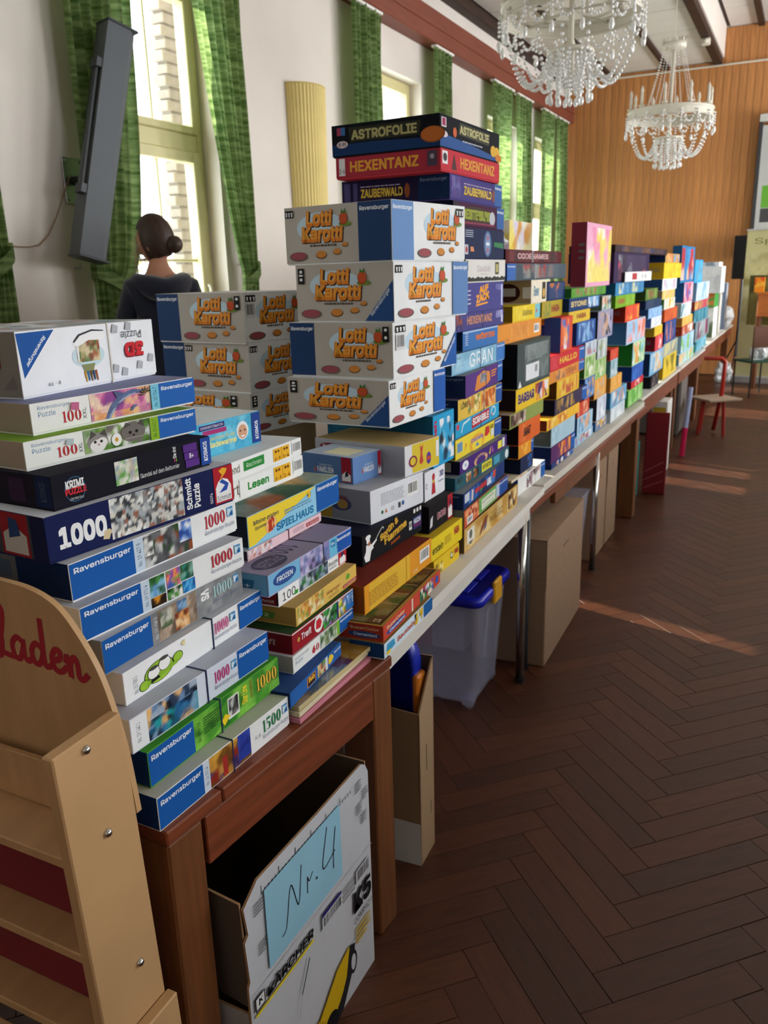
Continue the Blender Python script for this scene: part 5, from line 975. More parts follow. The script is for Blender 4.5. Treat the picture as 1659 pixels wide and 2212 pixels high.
# ---- boxes further along the row; (key, label, end, front, picture palette, picture from..to, title colour, title from..to, blue right strip)
FARN = {'I': 'games in the stack after the tall tower', 'J': 'games in the stack with the letters box', 'K': 'games in the stack under the pink upright box', 'L': 'small games before the white grass edge of the table', 'M': 'orange and pale boxes at the table joint',
        'N': 'boxes in the stack with the white price card', 'P': 'boxes in the stack with the navy lid layer', 'Q': 'boxes in the yellow topped stack', 'R': 'boxes in the stack with the blue upright', 'S': 'boxes in the narrow pale stack', 'T': 'boxes at the far end of the row'}
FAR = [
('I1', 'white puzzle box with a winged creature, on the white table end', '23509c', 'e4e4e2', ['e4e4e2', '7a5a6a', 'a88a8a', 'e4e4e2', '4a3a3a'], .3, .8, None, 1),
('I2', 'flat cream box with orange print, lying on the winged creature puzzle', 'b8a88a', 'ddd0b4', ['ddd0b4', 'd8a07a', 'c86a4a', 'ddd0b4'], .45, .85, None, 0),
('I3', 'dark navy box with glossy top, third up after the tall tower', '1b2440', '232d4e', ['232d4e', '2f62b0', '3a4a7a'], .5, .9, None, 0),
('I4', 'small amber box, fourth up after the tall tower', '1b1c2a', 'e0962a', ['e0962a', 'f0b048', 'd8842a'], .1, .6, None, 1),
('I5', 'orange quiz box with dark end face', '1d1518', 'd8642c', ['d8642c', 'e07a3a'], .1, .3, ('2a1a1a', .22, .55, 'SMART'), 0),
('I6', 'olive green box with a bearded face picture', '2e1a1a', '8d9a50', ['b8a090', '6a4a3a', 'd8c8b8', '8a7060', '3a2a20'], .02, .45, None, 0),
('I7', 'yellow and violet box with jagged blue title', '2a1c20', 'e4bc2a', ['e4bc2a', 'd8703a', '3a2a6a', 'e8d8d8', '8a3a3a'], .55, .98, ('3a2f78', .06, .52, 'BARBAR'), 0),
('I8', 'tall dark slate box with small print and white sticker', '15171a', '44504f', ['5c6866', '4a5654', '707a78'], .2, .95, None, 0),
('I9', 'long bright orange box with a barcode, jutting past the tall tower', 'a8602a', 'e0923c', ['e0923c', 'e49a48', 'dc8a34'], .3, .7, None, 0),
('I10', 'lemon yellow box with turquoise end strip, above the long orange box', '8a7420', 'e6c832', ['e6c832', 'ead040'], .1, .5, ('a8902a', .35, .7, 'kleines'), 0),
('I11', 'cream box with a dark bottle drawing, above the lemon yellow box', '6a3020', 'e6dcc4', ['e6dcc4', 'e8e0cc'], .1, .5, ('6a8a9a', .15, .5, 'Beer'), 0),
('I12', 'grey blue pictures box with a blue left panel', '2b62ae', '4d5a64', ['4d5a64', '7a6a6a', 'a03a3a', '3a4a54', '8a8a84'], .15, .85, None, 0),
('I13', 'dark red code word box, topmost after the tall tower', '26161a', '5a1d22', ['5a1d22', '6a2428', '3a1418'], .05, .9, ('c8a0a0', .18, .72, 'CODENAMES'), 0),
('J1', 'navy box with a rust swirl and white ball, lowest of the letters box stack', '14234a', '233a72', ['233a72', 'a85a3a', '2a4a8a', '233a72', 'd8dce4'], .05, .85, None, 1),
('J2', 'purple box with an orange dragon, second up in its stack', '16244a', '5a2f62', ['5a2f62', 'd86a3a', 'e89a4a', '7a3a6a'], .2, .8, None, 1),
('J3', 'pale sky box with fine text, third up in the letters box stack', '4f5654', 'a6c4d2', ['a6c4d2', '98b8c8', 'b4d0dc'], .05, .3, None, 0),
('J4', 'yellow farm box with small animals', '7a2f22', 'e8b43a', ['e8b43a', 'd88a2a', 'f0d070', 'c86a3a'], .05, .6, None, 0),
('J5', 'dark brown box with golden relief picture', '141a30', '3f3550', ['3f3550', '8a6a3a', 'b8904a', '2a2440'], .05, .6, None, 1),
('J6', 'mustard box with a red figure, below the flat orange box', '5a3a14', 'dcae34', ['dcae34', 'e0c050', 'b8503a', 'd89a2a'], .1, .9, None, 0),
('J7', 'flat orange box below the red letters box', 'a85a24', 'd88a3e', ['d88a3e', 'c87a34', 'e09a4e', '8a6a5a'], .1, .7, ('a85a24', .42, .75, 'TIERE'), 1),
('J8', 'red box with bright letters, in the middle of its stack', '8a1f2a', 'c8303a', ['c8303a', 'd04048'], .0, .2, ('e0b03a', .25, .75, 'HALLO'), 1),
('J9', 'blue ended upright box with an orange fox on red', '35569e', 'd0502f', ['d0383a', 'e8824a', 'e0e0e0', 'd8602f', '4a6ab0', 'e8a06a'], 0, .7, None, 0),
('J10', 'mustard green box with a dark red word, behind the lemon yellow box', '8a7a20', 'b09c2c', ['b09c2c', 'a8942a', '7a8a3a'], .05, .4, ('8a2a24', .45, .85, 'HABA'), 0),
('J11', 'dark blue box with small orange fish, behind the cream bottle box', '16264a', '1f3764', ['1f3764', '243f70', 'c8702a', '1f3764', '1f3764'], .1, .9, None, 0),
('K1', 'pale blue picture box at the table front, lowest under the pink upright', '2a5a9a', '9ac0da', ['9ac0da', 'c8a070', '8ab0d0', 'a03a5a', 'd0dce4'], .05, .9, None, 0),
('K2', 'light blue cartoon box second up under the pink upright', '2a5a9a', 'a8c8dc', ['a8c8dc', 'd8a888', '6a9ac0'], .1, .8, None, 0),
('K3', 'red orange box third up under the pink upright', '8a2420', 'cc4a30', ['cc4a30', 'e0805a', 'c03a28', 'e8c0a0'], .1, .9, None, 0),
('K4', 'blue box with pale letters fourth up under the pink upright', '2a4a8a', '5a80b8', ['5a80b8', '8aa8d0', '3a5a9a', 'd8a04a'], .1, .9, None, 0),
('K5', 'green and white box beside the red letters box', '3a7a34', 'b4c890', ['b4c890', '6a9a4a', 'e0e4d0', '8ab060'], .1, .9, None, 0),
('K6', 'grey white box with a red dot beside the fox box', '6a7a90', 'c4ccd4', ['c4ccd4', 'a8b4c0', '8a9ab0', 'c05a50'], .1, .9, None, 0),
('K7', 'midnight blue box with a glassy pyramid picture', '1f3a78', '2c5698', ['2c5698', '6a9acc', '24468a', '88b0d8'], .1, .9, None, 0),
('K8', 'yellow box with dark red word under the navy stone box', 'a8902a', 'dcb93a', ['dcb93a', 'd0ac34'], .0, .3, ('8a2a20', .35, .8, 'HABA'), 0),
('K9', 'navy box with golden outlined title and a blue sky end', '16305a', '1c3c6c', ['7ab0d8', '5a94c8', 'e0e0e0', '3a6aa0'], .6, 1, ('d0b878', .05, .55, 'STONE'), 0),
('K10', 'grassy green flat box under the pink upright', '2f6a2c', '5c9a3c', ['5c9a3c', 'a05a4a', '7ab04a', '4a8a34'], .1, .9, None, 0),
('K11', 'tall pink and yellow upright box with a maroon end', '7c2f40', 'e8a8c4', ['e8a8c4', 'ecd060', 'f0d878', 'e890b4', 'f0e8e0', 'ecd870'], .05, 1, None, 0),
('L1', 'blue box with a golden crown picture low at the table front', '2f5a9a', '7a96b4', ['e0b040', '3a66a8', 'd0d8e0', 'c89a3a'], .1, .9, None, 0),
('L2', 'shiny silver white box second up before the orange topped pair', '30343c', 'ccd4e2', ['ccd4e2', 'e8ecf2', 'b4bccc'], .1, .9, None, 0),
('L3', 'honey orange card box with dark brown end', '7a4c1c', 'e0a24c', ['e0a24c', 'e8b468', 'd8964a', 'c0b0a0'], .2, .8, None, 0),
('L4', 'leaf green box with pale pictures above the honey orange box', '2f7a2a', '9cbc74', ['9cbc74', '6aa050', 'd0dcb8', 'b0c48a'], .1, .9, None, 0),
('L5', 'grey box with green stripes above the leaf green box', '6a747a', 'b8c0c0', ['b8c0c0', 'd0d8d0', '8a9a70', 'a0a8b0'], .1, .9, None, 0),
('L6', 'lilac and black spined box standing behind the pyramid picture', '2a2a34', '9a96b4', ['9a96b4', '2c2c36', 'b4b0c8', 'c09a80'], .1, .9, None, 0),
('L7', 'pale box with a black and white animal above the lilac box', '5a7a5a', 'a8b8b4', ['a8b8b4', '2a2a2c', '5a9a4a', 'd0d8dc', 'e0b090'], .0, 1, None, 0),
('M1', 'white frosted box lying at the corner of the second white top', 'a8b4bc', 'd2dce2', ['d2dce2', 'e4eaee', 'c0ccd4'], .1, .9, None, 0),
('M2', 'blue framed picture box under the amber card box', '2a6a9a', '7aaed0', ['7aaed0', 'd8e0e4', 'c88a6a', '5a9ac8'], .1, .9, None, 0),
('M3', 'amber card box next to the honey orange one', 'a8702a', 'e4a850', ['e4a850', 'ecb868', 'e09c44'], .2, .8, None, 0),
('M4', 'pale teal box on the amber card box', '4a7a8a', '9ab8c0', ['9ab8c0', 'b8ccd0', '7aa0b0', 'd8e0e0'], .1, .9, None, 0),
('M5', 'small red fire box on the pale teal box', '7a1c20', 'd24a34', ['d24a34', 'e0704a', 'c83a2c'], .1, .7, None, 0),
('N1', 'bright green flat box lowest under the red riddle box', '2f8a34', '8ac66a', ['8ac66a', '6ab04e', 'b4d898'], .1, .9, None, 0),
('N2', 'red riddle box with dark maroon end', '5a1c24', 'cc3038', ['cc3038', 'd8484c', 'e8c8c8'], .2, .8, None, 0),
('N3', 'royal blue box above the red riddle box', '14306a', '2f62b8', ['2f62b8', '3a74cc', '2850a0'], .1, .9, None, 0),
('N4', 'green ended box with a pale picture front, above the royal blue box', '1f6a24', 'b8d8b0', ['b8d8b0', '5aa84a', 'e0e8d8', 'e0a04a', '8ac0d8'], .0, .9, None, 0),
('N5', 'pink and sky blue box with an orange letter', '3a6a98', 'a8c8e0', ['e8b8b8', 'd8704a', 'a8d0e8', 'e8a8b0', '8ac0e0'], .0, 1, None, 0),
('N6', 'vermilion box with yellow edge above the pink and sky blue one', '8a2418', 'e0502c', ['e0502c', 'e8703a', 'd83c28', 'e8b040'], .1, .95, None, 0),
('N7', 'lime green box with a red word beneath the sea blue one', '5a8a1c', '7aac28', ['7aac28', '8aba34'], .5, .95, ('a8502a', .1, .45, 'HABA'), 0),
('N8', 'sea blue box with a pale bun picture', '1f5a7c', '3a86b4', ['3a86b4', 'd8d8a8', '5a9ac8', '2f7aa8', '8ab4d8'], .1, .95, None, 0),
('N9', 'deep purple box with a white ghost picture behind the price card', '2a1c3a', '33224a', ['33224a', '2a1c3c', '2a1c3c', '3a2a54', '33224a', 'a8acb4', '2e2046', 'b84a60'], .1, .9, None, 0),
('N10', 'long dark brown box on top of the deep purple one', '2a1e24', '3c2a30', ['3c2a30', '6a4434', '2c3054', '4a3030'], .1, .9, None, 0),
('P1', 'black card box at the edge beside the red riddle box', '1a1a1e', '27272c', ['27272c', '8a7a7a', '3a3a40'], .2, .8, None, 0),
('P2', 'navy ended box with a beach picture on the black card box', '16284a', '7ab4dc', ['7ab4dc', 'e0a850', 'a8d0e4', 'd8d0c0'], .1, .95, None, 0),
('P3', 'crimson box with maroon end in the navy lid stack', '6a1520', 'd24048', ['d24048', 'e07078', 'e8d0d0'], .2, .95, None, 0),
('P4', 'thin golden yellow box on the crimson one', 'a8841c', 'dcb830', ['dcb830', 'e4c648'], .1, .9, None, 0),
('P5', 'white and blue box on the thin golden yellow one', '4a6ab4', 'dfe3ea', ['dfe3ea', 'c8d0dc'], .3, .9, None, 0),
('P6', 'light blue box below the navy lid layer', '2a4a7a', '8ab4e0', ['8ab4e0', 'a0c4e8', '7aa4d4'], .1, .9, None, 0),
('P7', 'navy lid layer box', '18294a', '1f3858', ['1f3858', '24405f'], .1, .5, None, 0),
('P8', 'moss green box above the navy lid layer', '2f4a1c', '5a7a34', ['5a7a34', '7a9a44', 'a05a3a', '4a6a2c'], .1, .9, None, 0),
('Q1', 'yellow cheese coloured box lowest in the yellow topped stack', 'a8841c', 'e0c034', ['e0c034', 'e8cc50', '8a7a2a'], .1, .9, None, 0),
('Q2', 'grey and olive box above the cheese coloured box', '3a4048', 'a8b0a0', ['a8b0a0', 'c8c088', '6a7a80', 'd0c8a0'], .1, .9, None, 0),
('Q3', 'navy box with a slanting picture in the yellow topped stack', '16244a', '2a4a8a', ['2a4a8a', '20305a', 'c07a6a', '3a62a8'], .1, .9, None, 0),
('Q4', 'plain rust orange box in the yellow topped stack', 'a84a20', 'c8582a', ['c8582a', 'd06432', 'c04e24'], .1, .9, None, 0),
('Q5', 'white box with a yellow corner above the rust orange box', '4a7a34', 'e4e4d8', ['e4e4d8', 'e8d060', 'd8a04a', 'f0f0e8'], .1, .9, None, 0),
('Q6', 'sand yellow box fourth from the top in the yellow topped stack', '8a7a5a', 'e2c46a', ['e2c46a', 'ead088', 'd8b458', 'd8b0a0'], .1, .9, None, 0),
('Q7', 'white box with small pink figures, third from the top in its stack', '24406a', 'dfe4ea', ['dfe4ea', 'c8b0c0', 'b8c8dc', 'e8ecf0'], .1, .9, None, 0),
('Q8', 'bright yellow box with a smiling sun print', 'b8901c', 'e8c828', ['e8c828', 'ecd03c', 'd8b424'], .1, .9, None, 0),
('Q9', 'box with an orange lion face, topmost in the yellow topped stack', '1c2a4e', 'd8a050', ['e0984a', 'd8583a', '8aa060', 'e8c080', '7a9ac0'], .0, 1, None, 0),
('R1', 'aqua box lowest in the stack with the blue upright', '5a8aa0', 'a8d0dc', ['a8d0dc', 'e0b060', '8ac05a', 'd0e0e4'], .0, 1, None, 0),
('R2', 'pale sky and green box second up in the blue upright stack', '8ab0c8', '9ac4e0', ['9ac4e0', 'c8dce8', '7ab83a', 'a8cce4'], .0, 1, None, 0),
('R3', 'brick red strip box with a white end', '8a3420', 'b05038', ['b05038', 'e0dcd4', 'c86a4a'], .1, .9, None, 0),
('R4', 'apricot box in the blue upright stack', 'a87030', 'e8b45a', ['e8b45a', 'eec070', 'e0a850'], .1, .9, None, 0),
('R5', 'white and teal box above the apricot one', '8aa0a8', 'd4dcdc', ['d4dcdc', '4a8a98', 'e8ecec', 'b8c8cc'], .0, 1, None, 0),
('R6', 'rose box with a blue foot below the blue and red upright', '24548a', 'd88aa0', ['d88aa0', 'e8c0cc', '3a6ab8', 'c83a50'], .0, 1, None, 0),
('R7', 'blue and red upright box, topmost of its stack', '1c4f84', '2f7ab0', ['2f7ab0', 'b83038', '3a8ac0', 'd8c0b0', 'a82430'], .0, 1, None, 0),
('S1', 'teal sachet box near the far table front', '2a6a78', '6aaac0', ['6aaac0', '8ac0d4', '3a8a9a'], .0, 1, None, 0),
('S2', 'grey photo box in the narrow pale stack', '4a5a64', '8a989e', ['8a989e', '6a7880', 'b0babc', '7a2a4a'], .0, 1, None, 0),
('S3', 'dark teal box in the narrow pale stack', '1f5a6a', '3a8094', ['3a8094', '5a9aaa', '2a6a7c'], .0, 1, None, 0),
('S4', 'mixed red and ochre box in the narrow pale stack', '8a3434', 'c05060', ['c05060', 'd8b060', 'b03a48', '8a9a5a'], .0, 1, None, 0),
('S5', 'ice blue box below the azure upright', '6a94b4', 'b4d0e4', ['b4d0e4', '8ab4dc', 'd4e4ee'], .0, 1, None, 0),
('S6', 'azure upright box on top of the narrow pale stack', '3a80b8', '3aa0d8', ['3aa0d8', '52b0e0', '6a94a8'], .0, 1, None, 0),
]
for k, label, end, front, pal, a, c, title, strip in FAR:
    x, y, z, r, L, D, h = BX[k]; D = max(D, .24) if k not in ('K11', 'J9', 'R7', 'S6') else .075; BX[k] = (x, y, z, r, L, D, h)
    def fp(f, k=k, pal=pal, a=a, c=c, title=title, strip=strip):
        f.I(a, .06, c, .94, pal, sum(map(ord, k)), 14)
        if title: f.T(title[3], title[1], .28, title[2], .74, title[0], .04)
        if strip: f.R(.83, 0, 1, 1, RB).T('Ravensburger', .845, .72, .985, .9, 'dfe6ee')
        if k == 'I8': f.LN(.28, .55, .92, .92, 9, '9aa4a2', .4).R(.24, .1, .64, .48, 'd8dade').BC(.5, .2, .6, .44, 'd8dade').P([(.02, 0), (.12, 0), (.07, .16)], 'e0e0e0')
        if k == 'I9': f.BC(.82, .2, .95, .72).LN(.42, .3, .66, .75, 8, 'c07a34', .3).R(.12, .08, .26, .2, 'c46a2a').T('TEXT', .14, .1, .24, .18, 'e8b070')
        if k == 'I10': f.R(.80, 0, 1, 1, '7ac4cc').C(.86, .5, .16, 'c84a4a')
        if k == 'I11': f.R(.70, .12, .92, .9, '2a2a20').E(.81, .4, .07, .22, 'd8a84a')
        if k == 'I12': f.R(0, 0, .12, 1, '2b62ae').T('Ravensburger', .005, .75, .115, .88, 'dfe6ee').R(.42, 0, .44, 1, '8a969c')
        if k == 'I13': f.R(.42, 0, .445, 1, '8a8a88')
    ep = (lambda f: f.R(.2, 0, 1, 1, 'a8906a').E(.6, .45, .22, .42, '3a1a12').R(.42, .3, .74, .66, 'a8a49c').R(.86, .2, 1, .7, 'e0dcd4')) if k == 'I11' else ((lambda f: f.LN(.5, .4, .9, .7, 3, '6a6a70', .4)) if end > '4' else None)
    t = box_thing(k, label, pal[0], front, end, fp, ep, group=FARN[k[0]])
    if k == 'I1': band(t, k, .62, 'd8d0c0', .003, 'string')
# uprights and loose things among the far boxes
BX['J12'] = (-1.22, 3.73, 1.5555, 0, .36, .06, .27)
box_thing('J12', 'pale yellow and white upright box behind the maroon ended pink one', 'd8cca0', 'e2d690', 'd8cf9a', lambda f: f.I(0, 0, 1, 1, ['e8d870', 'd8d0e0', 'e4dcb0', 'd8c84a', 'e8e4d8', 'd89a4a'], 7, 16), lambda f: f.I(0, 0, 1, 1, ['e0d060', 'd8cce0', 'e8e4d0'], 3, 6))
t = empty('price_card', (-.955, 4.93, 1.53), math.radians(-4), 'white price card with a red square leaning on the deep purple box', 'card')
b = MB(); b.box(-.004, 0, 0, 0, .62, .055, 'ececec', ch=.001); b.build('card', M['card'], t); BXc = Face(.62, .055); BXc.R(.25, .2, .42, .85, 'b83038').T('5 €', .6, .3, .8, .7, '7a8a70', .01); BXc.build('print', t, (0, 0, 0), (0, 1, 0), (0, 0, 1)); t.location.x = -.93
def bag(name, label, loc, s, seed):
    rr = random.Random(seed); bm = bmesh.new(); bmesh.ops.create_icosphere(bm, subdivisions=3, radius=1)
    for v in bm.verts:
        n = v.co.normalized(); k = 1+.16*math.sin(5*n.x+seed)+.14*math.sin(7*n.y+2*n.z)+.10*math.sin(11*n.z+seed)+rr.uniform(-.06, .06)
        v.co = Vector((n.x*s[0]*k, n.y*s[1]*k, max(-.62, n.z*k)*s[2]))
    zmin = min(v.co.z for v in bm.verts)
    for v in bm.verts: v.co.z -= zmin
    me = bpy.data.meshes.new(name); bm.to_mesh(me); bm.free(); me.materials.append(M['bagplastic'])
    o = bpy.data.objects.new(name, me); COL.objects.link(o); o.location = loc; return tag(o, label, 'bag')
M['bagplastic'] = mat('bag_plastic', 'e6ebee', rough=.25, spec=.5)
bag('plastic_bag', 'crumpled white plastic bag on the dark red code word box', (-1.14, 3.18, 1.682), (.07, .10, .05), 2)
# far end of the row: pale boxes seen end on
for key, label, val, fc, ec, pal in (
    ('T1', 'white box with a dark animal photo low at the far end of the row', (-1.0, 11.0, .765, 0, .5, .34, .20), 'e0e0de', 'd8d8d6', ['6a7a5a', 'd8d8d4', '3a4a3a', 'c8c8c4']),
    ('T2', 'flat white box on the animal photo box', (-1.0, 10.98, .965, 0, .5, .36, .16), 'e8e8e6', 'e4e4e2', ['e4e4e2', 'd8dce0']),
    ('T3', 'green and orange striped box at the far end of the row', (-1.0, 10.95, 1.125, 0, .5, .42, .17), '4a9a4a', '5aa84a', ['4a9a4a', 'd8603a', 'e07a4a', '6ab05a']),
    ('T4', 'large white box with grey print, topmost at the far end of the row', (-.94, 10.9, 1.295, 0, .5, .5, .31), 'dfe2e4', 'dcdfe2', ['dcdfe2', 'dcdfe2', 'c8ccd0', 'e4e6e8']),
    ('T5', 'flat white lid box on the large white one', (-.98, 10.95, 1.605, 0, .45, .42, .05), 'e4e6e8', 'd8dce0', ['d8dce0', '8a9aa8'])):
    BX[key] = val; box_thing(key, label, 'e4e6e8', fc, ec, None, lambda f, pal=pal, key=key: f.I(0, 0, 1, 1, pal, len(key)+ord(key[1]), 12), group=FARN['T'])
bag('plastic_bag', 'bunched clear white bag at the far table edge', (-1.25, 12.18, .765), (.18, .16, .2), 5)
bag('plastic_bag', 'second bunched white bag, at the end of the far table', (-1.1, 13.1, .765), (.16, .2, .22), 8)
for q, (yy, c1, c2) in enumerate(((11.65, 'b8b4a8', 'd8d4c8'), (12.5, '7a8aa8', 'c8d4e4'))):
    BX['U%d' % q] = (-1.0, yy, .765, 0, .3, .3, (.5, .62)[q])
    box_thing('U%d' % q, ('pale beige carton behind the far white boxes', 'blue white carton near the end wall')[q], c2, c2, c1, lambda f, c1=c1, c2=c2: f.I(0, 0, 1, 1, [c1, c2, 'e0e0dc'], 4, 10))
# ------------------------------------------------------------------ tables
def leg_box(t, x, y, w, h, m_=None, d=None):
    b = MB(); b.box(x-w/2, y-(d or w)/2, 0, x+w/2, y+(d or w)/2, h, ch=.004); return b.build('leg', m_ or M['leg_wood'], t)
def wood_table(label, x1, y0, y1, depth, ztop, top_m, apron_m, th=.028, apron=.10, lw=.07, inset=.0):
    t = empty('table', (x1, y0, 0), 0, label, 'table'); L = y1-y0
    b = MB(); b.box(-depth, 0, ztop-th, 0, L, ztop, 'e0ddd6', ch=.003); b.build('tabletop', top_m, t)
    za = ztop-th
    for nm, r in (('apron', (-.045-inset, .02, -.02-inset, L-.02)), ('apron', (-depth+.02, .02, -depth+.045, L-.02)), ('apron', (-depth+.045, .02, -.045-inset, .045)), ('apron', (-depth+.045, L-.045, -.045-inset, L-.02))):
        b = MB(); b.box(r[0], r[1], za-apron, r[2], r[3], za-.0005, ch=.002); b.build(nm, apron_m, t)
    for xx in (-.05-lw/2-inset, -depth+.05+lw/2):
        for yy in (.05+lw/2, L-.05-lw/2): leg_box(t, xx, yy, lw, za-.0005)
    return t
# first table: reddish wood, front board in two lengths with a joint
t = empty('table', (-.845, .858, 0), math.radians(-4), 'red brown wooden table under the nearest puzzle boxes', 'table')
for a, c in ((0, .135), (.1375, .735)):
    b = MB(); b.box(-.16, a, .712, 0, c, .74, ch=.003); b.build('tabletop_board', M['table_wood'], t)
b = MB(); b.box(-1.0, 0, .712, -.1615, .735, .74, ch=.003); b.build('tabletop_board', M['table_wood'], t)
for r in ((-.025, .09, -.0015, .648), (-.98, .09, -.955, .645), (-.904, .015, -.093, .04), (-.904, .695, -.093, .72)):
    b = MB(); b.box(r[0], r[1], .615, r[2], r[3], .7115, ch=.002); b.build('apron', M['table_wood'], t)
for xx, yy in ((-.047, .043), (-.047, .692), (-.95, .045), (-.95, .69)): leg_box(t, xx, yy, .088, .7115, d=.082)
b = MB(); b.box(-.09, .645, .50, -.087, .6505, .61, ch=.001); b.build('hinge_plate', M['steel'], t)
# white table with chrome legs
t = empty('table', (-.82, 1.605, 0), 0, 'white painted table on chrome tube legs beside the first table', 'table')
tw = MB(); tw.add([(-1.05, .085, .717), (0, 0, .717), (-.075, 1.64, .717), (-1.05, 1.64, .717), (-1.05, .085, .745), (0, 0, .745), (-.075, 1.64, .745), (-1.05, 1.64, .745)], [(0, 3, 2, 1), (4, 5, 6, 7), (0, 1, 5, 4), (1, 2, 6, 5), (2, 3, 7, 6), (3, 0, 4, 7)], 'dedad2'); tw.build('tabletop', M['matte'], t)
tw = MB(); tw.add([(-.03, .02, .675), (-.004, .02, .675), (-.064, 1.40, .675), (-.09, 1.40, .675), (-.03, .02, .7168), (-.004, .02, .7168), (-.064, 1.40, .7168), (-.09, 1.40, .7168)], [(0, 3, 2, 1), (4, 5, 6, 7), (0, 1, 5, 4), (1, 2, 6, 5), (2, 3, 7, 6), (3, 0, 4, 7)], 'd2cec6'); tw.build('apron', M['matte'], t)
for xx, yy in ((-.075, 1.345), (-.95, 1.345), (-.95, .2)):
    b = MB(); b.tube([(xx, yy, .015), (xx, yy, .7168)], .017, n=14); b.build('leg', M['chrome'], t, True)
    b = MB(); b.tube([(xx, yy, 0), (xx, yy, .02)], .021, '1c1c1e', n=12); b.build('foot_cap', M['plastic'], t)
# brown table under the white overhang
t = empty('table', (-.895, 3.02, 0), 0, 'brown edged table on chrome legs after the white table', 'table')
b = MB(); b.box(-1.0, .0, .68, 0, 2.70, .712, ch=.003); b.build('tabletop', M['table_wood'], t)
b = MB(); b.box(-.96, .26, .712, -.012, 2.69, .744, 'c9c4b8', ch=.002); b.build('table_mat', M['matte'], t)
for xx, yy in ((-.02, .05), (-.95, .08), (-.03, 1.35), (-.95, 2.6)):
    b = MB(); b.tube([(xx, yy, .015), (xx, yy, .68)], .016, n=12); b.build('leg', M['chrome'] if yy > .2 else M['dark_metal'], t, True)
    b = MB(); b.tube([(xx, yy, 0), (xx, yy, .02)], .02, '1c1c1e', n=10); b.build('foot_cap', M['plastic'], t)
b = MB(); b.box(-.05, .5, .60, -.025, 2.3, .6795, ch=.002); b.build('apron', M['leg_wood'], t)
leg_box(t, -.06, 2.48, .10, .6795, d=.09)
M['white_top'] = mat('white_tabletop', 'd9d6ce', rough=.45, noise=(8, .04))
wood_table('wooden table with white top and red board beneath, mid row', -.93, 5.75, 7.68, 1.0, .755, M['white_top'], M['table_wood'], .02, .13, .09)
wood_table('wooden table with white top behind the red framed seat', -.93, 7.72, 9.62, 1.0, .755, M['white_top'], M['table_wood'], .02, .13, .09)
wood_table('wooden table with white top, last of the row', -.95, 9.68, 13.6, 1.0, .765, M['white_top'], M['table_wood'], .02, .13, .09)
# ------------------------------------------------------------------ things under and before the tables
# open white carton with a blue note
t = empty('carton', (-.785, .955, 0), 0, 'open white appliance carton with a blue handwritten note, under the first table', 'box')
Lc, Dc, Hc = .48, .36, .56
def wall_panel(nm, pts_front, n, col_out, col_in, par, th=.005, m_=None):
    b = MB(); P = [Vector(p) for p in pts_front]; Q = [p-Vector(n)*th for p in P]
    b.face(P, col_out); b.face(Q[::-1], col_in)
    for k in range(len(P)): b.face([P[k], Q[k], Q[(k+1) % len(P)], P[(k+1) % len(P)]][::-1], 'a5825f')
    return b.build(nm, m_ or M['matte'], par)
torn = [(0, 0, 0), (0, Lc, 0), (0, Lc, Hc-.035), (0, Lc-.012, Hc-.012), (0, Lc-.03, Hc), (0, .26, Hc-.002), (0, .05, Hc), (0, .004, Hc-.03), (0, .012, Hc-.09), (0, .0, Hc-.10), (0, .006, Hc-.19), (0, 0, Hc-.2)]
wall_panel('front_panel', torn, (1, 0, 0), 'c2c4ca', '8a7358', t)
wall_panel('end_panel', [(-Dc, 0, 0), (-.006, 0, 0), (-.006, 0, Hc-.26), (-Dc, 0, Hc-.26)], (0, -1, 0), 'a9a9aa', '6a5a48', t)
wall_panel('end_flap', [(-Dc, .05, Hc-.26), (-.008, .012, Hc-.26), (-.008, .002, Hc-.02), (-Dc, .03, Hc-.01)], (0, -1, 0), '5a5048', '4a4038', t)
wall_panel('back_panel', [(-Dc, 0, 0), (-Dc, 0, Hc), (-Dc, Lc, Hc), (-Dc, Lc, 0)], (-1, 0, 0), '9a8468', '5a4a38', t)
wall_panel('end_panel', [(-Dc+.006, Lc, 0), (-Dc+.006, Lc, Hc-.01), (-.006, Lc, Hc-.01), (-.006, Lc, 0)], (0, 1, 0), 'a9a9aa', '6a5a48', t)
b = MB(); b.box(-Dc+.006, .006, 0, -.006, Lc-.006, .006, '6a5a48'); b.build('bottom_panel', M['matte'], t)
f = Face(Lc, Hc)
for k in range(30):
    xx = .12+.72*k/30; f.R(xx, .93, xx+.005, .945+(.02 if k % 5 == 0 else 0), '4a4c50')
for x_, y_ in ((.06, .88), (.07, .72), (.86, .9), (.92, .84), (.86, .80), (.90, .74)): f.LN(x_, y_, x_+.06, y_+.05, 4, '3a3c40', .35)
f.R(0, .600, 1, .603, 'b8babf').T('KÄRCHER', .10, .53, .45, .578, '1a1a1c', .04, .12).R(.02, .508, .45, .52, 'e0cc2e').R(.02, .53, .085, .585, '2a2a2c').R(.026, .536, .079, .579, 'e0e0e0').P([(.04, .545), (.05, .545), (.052, .558), (.07, .545), (.06, .562), (.07, .575), (.055, .565), (.045, .575)], '2a2a2c')
f.T('K5', .80, .375, .975, .475, '1c1c1e', .04).T('COMPACT', .80, .325, .98, .352, '2a2a2c', .01).LN(.81, .22, .96, .305, 4, 'c8a82e', .6).BC(.52, .50, .69, .555, 'c2c4ca').R(.52, .556, .69, .572, '2a2a6a').BC(.83, .50, .96, .565, 'c2c4ca').LN(.70, .49, .82, .56, 3, '6a6c72', .3)
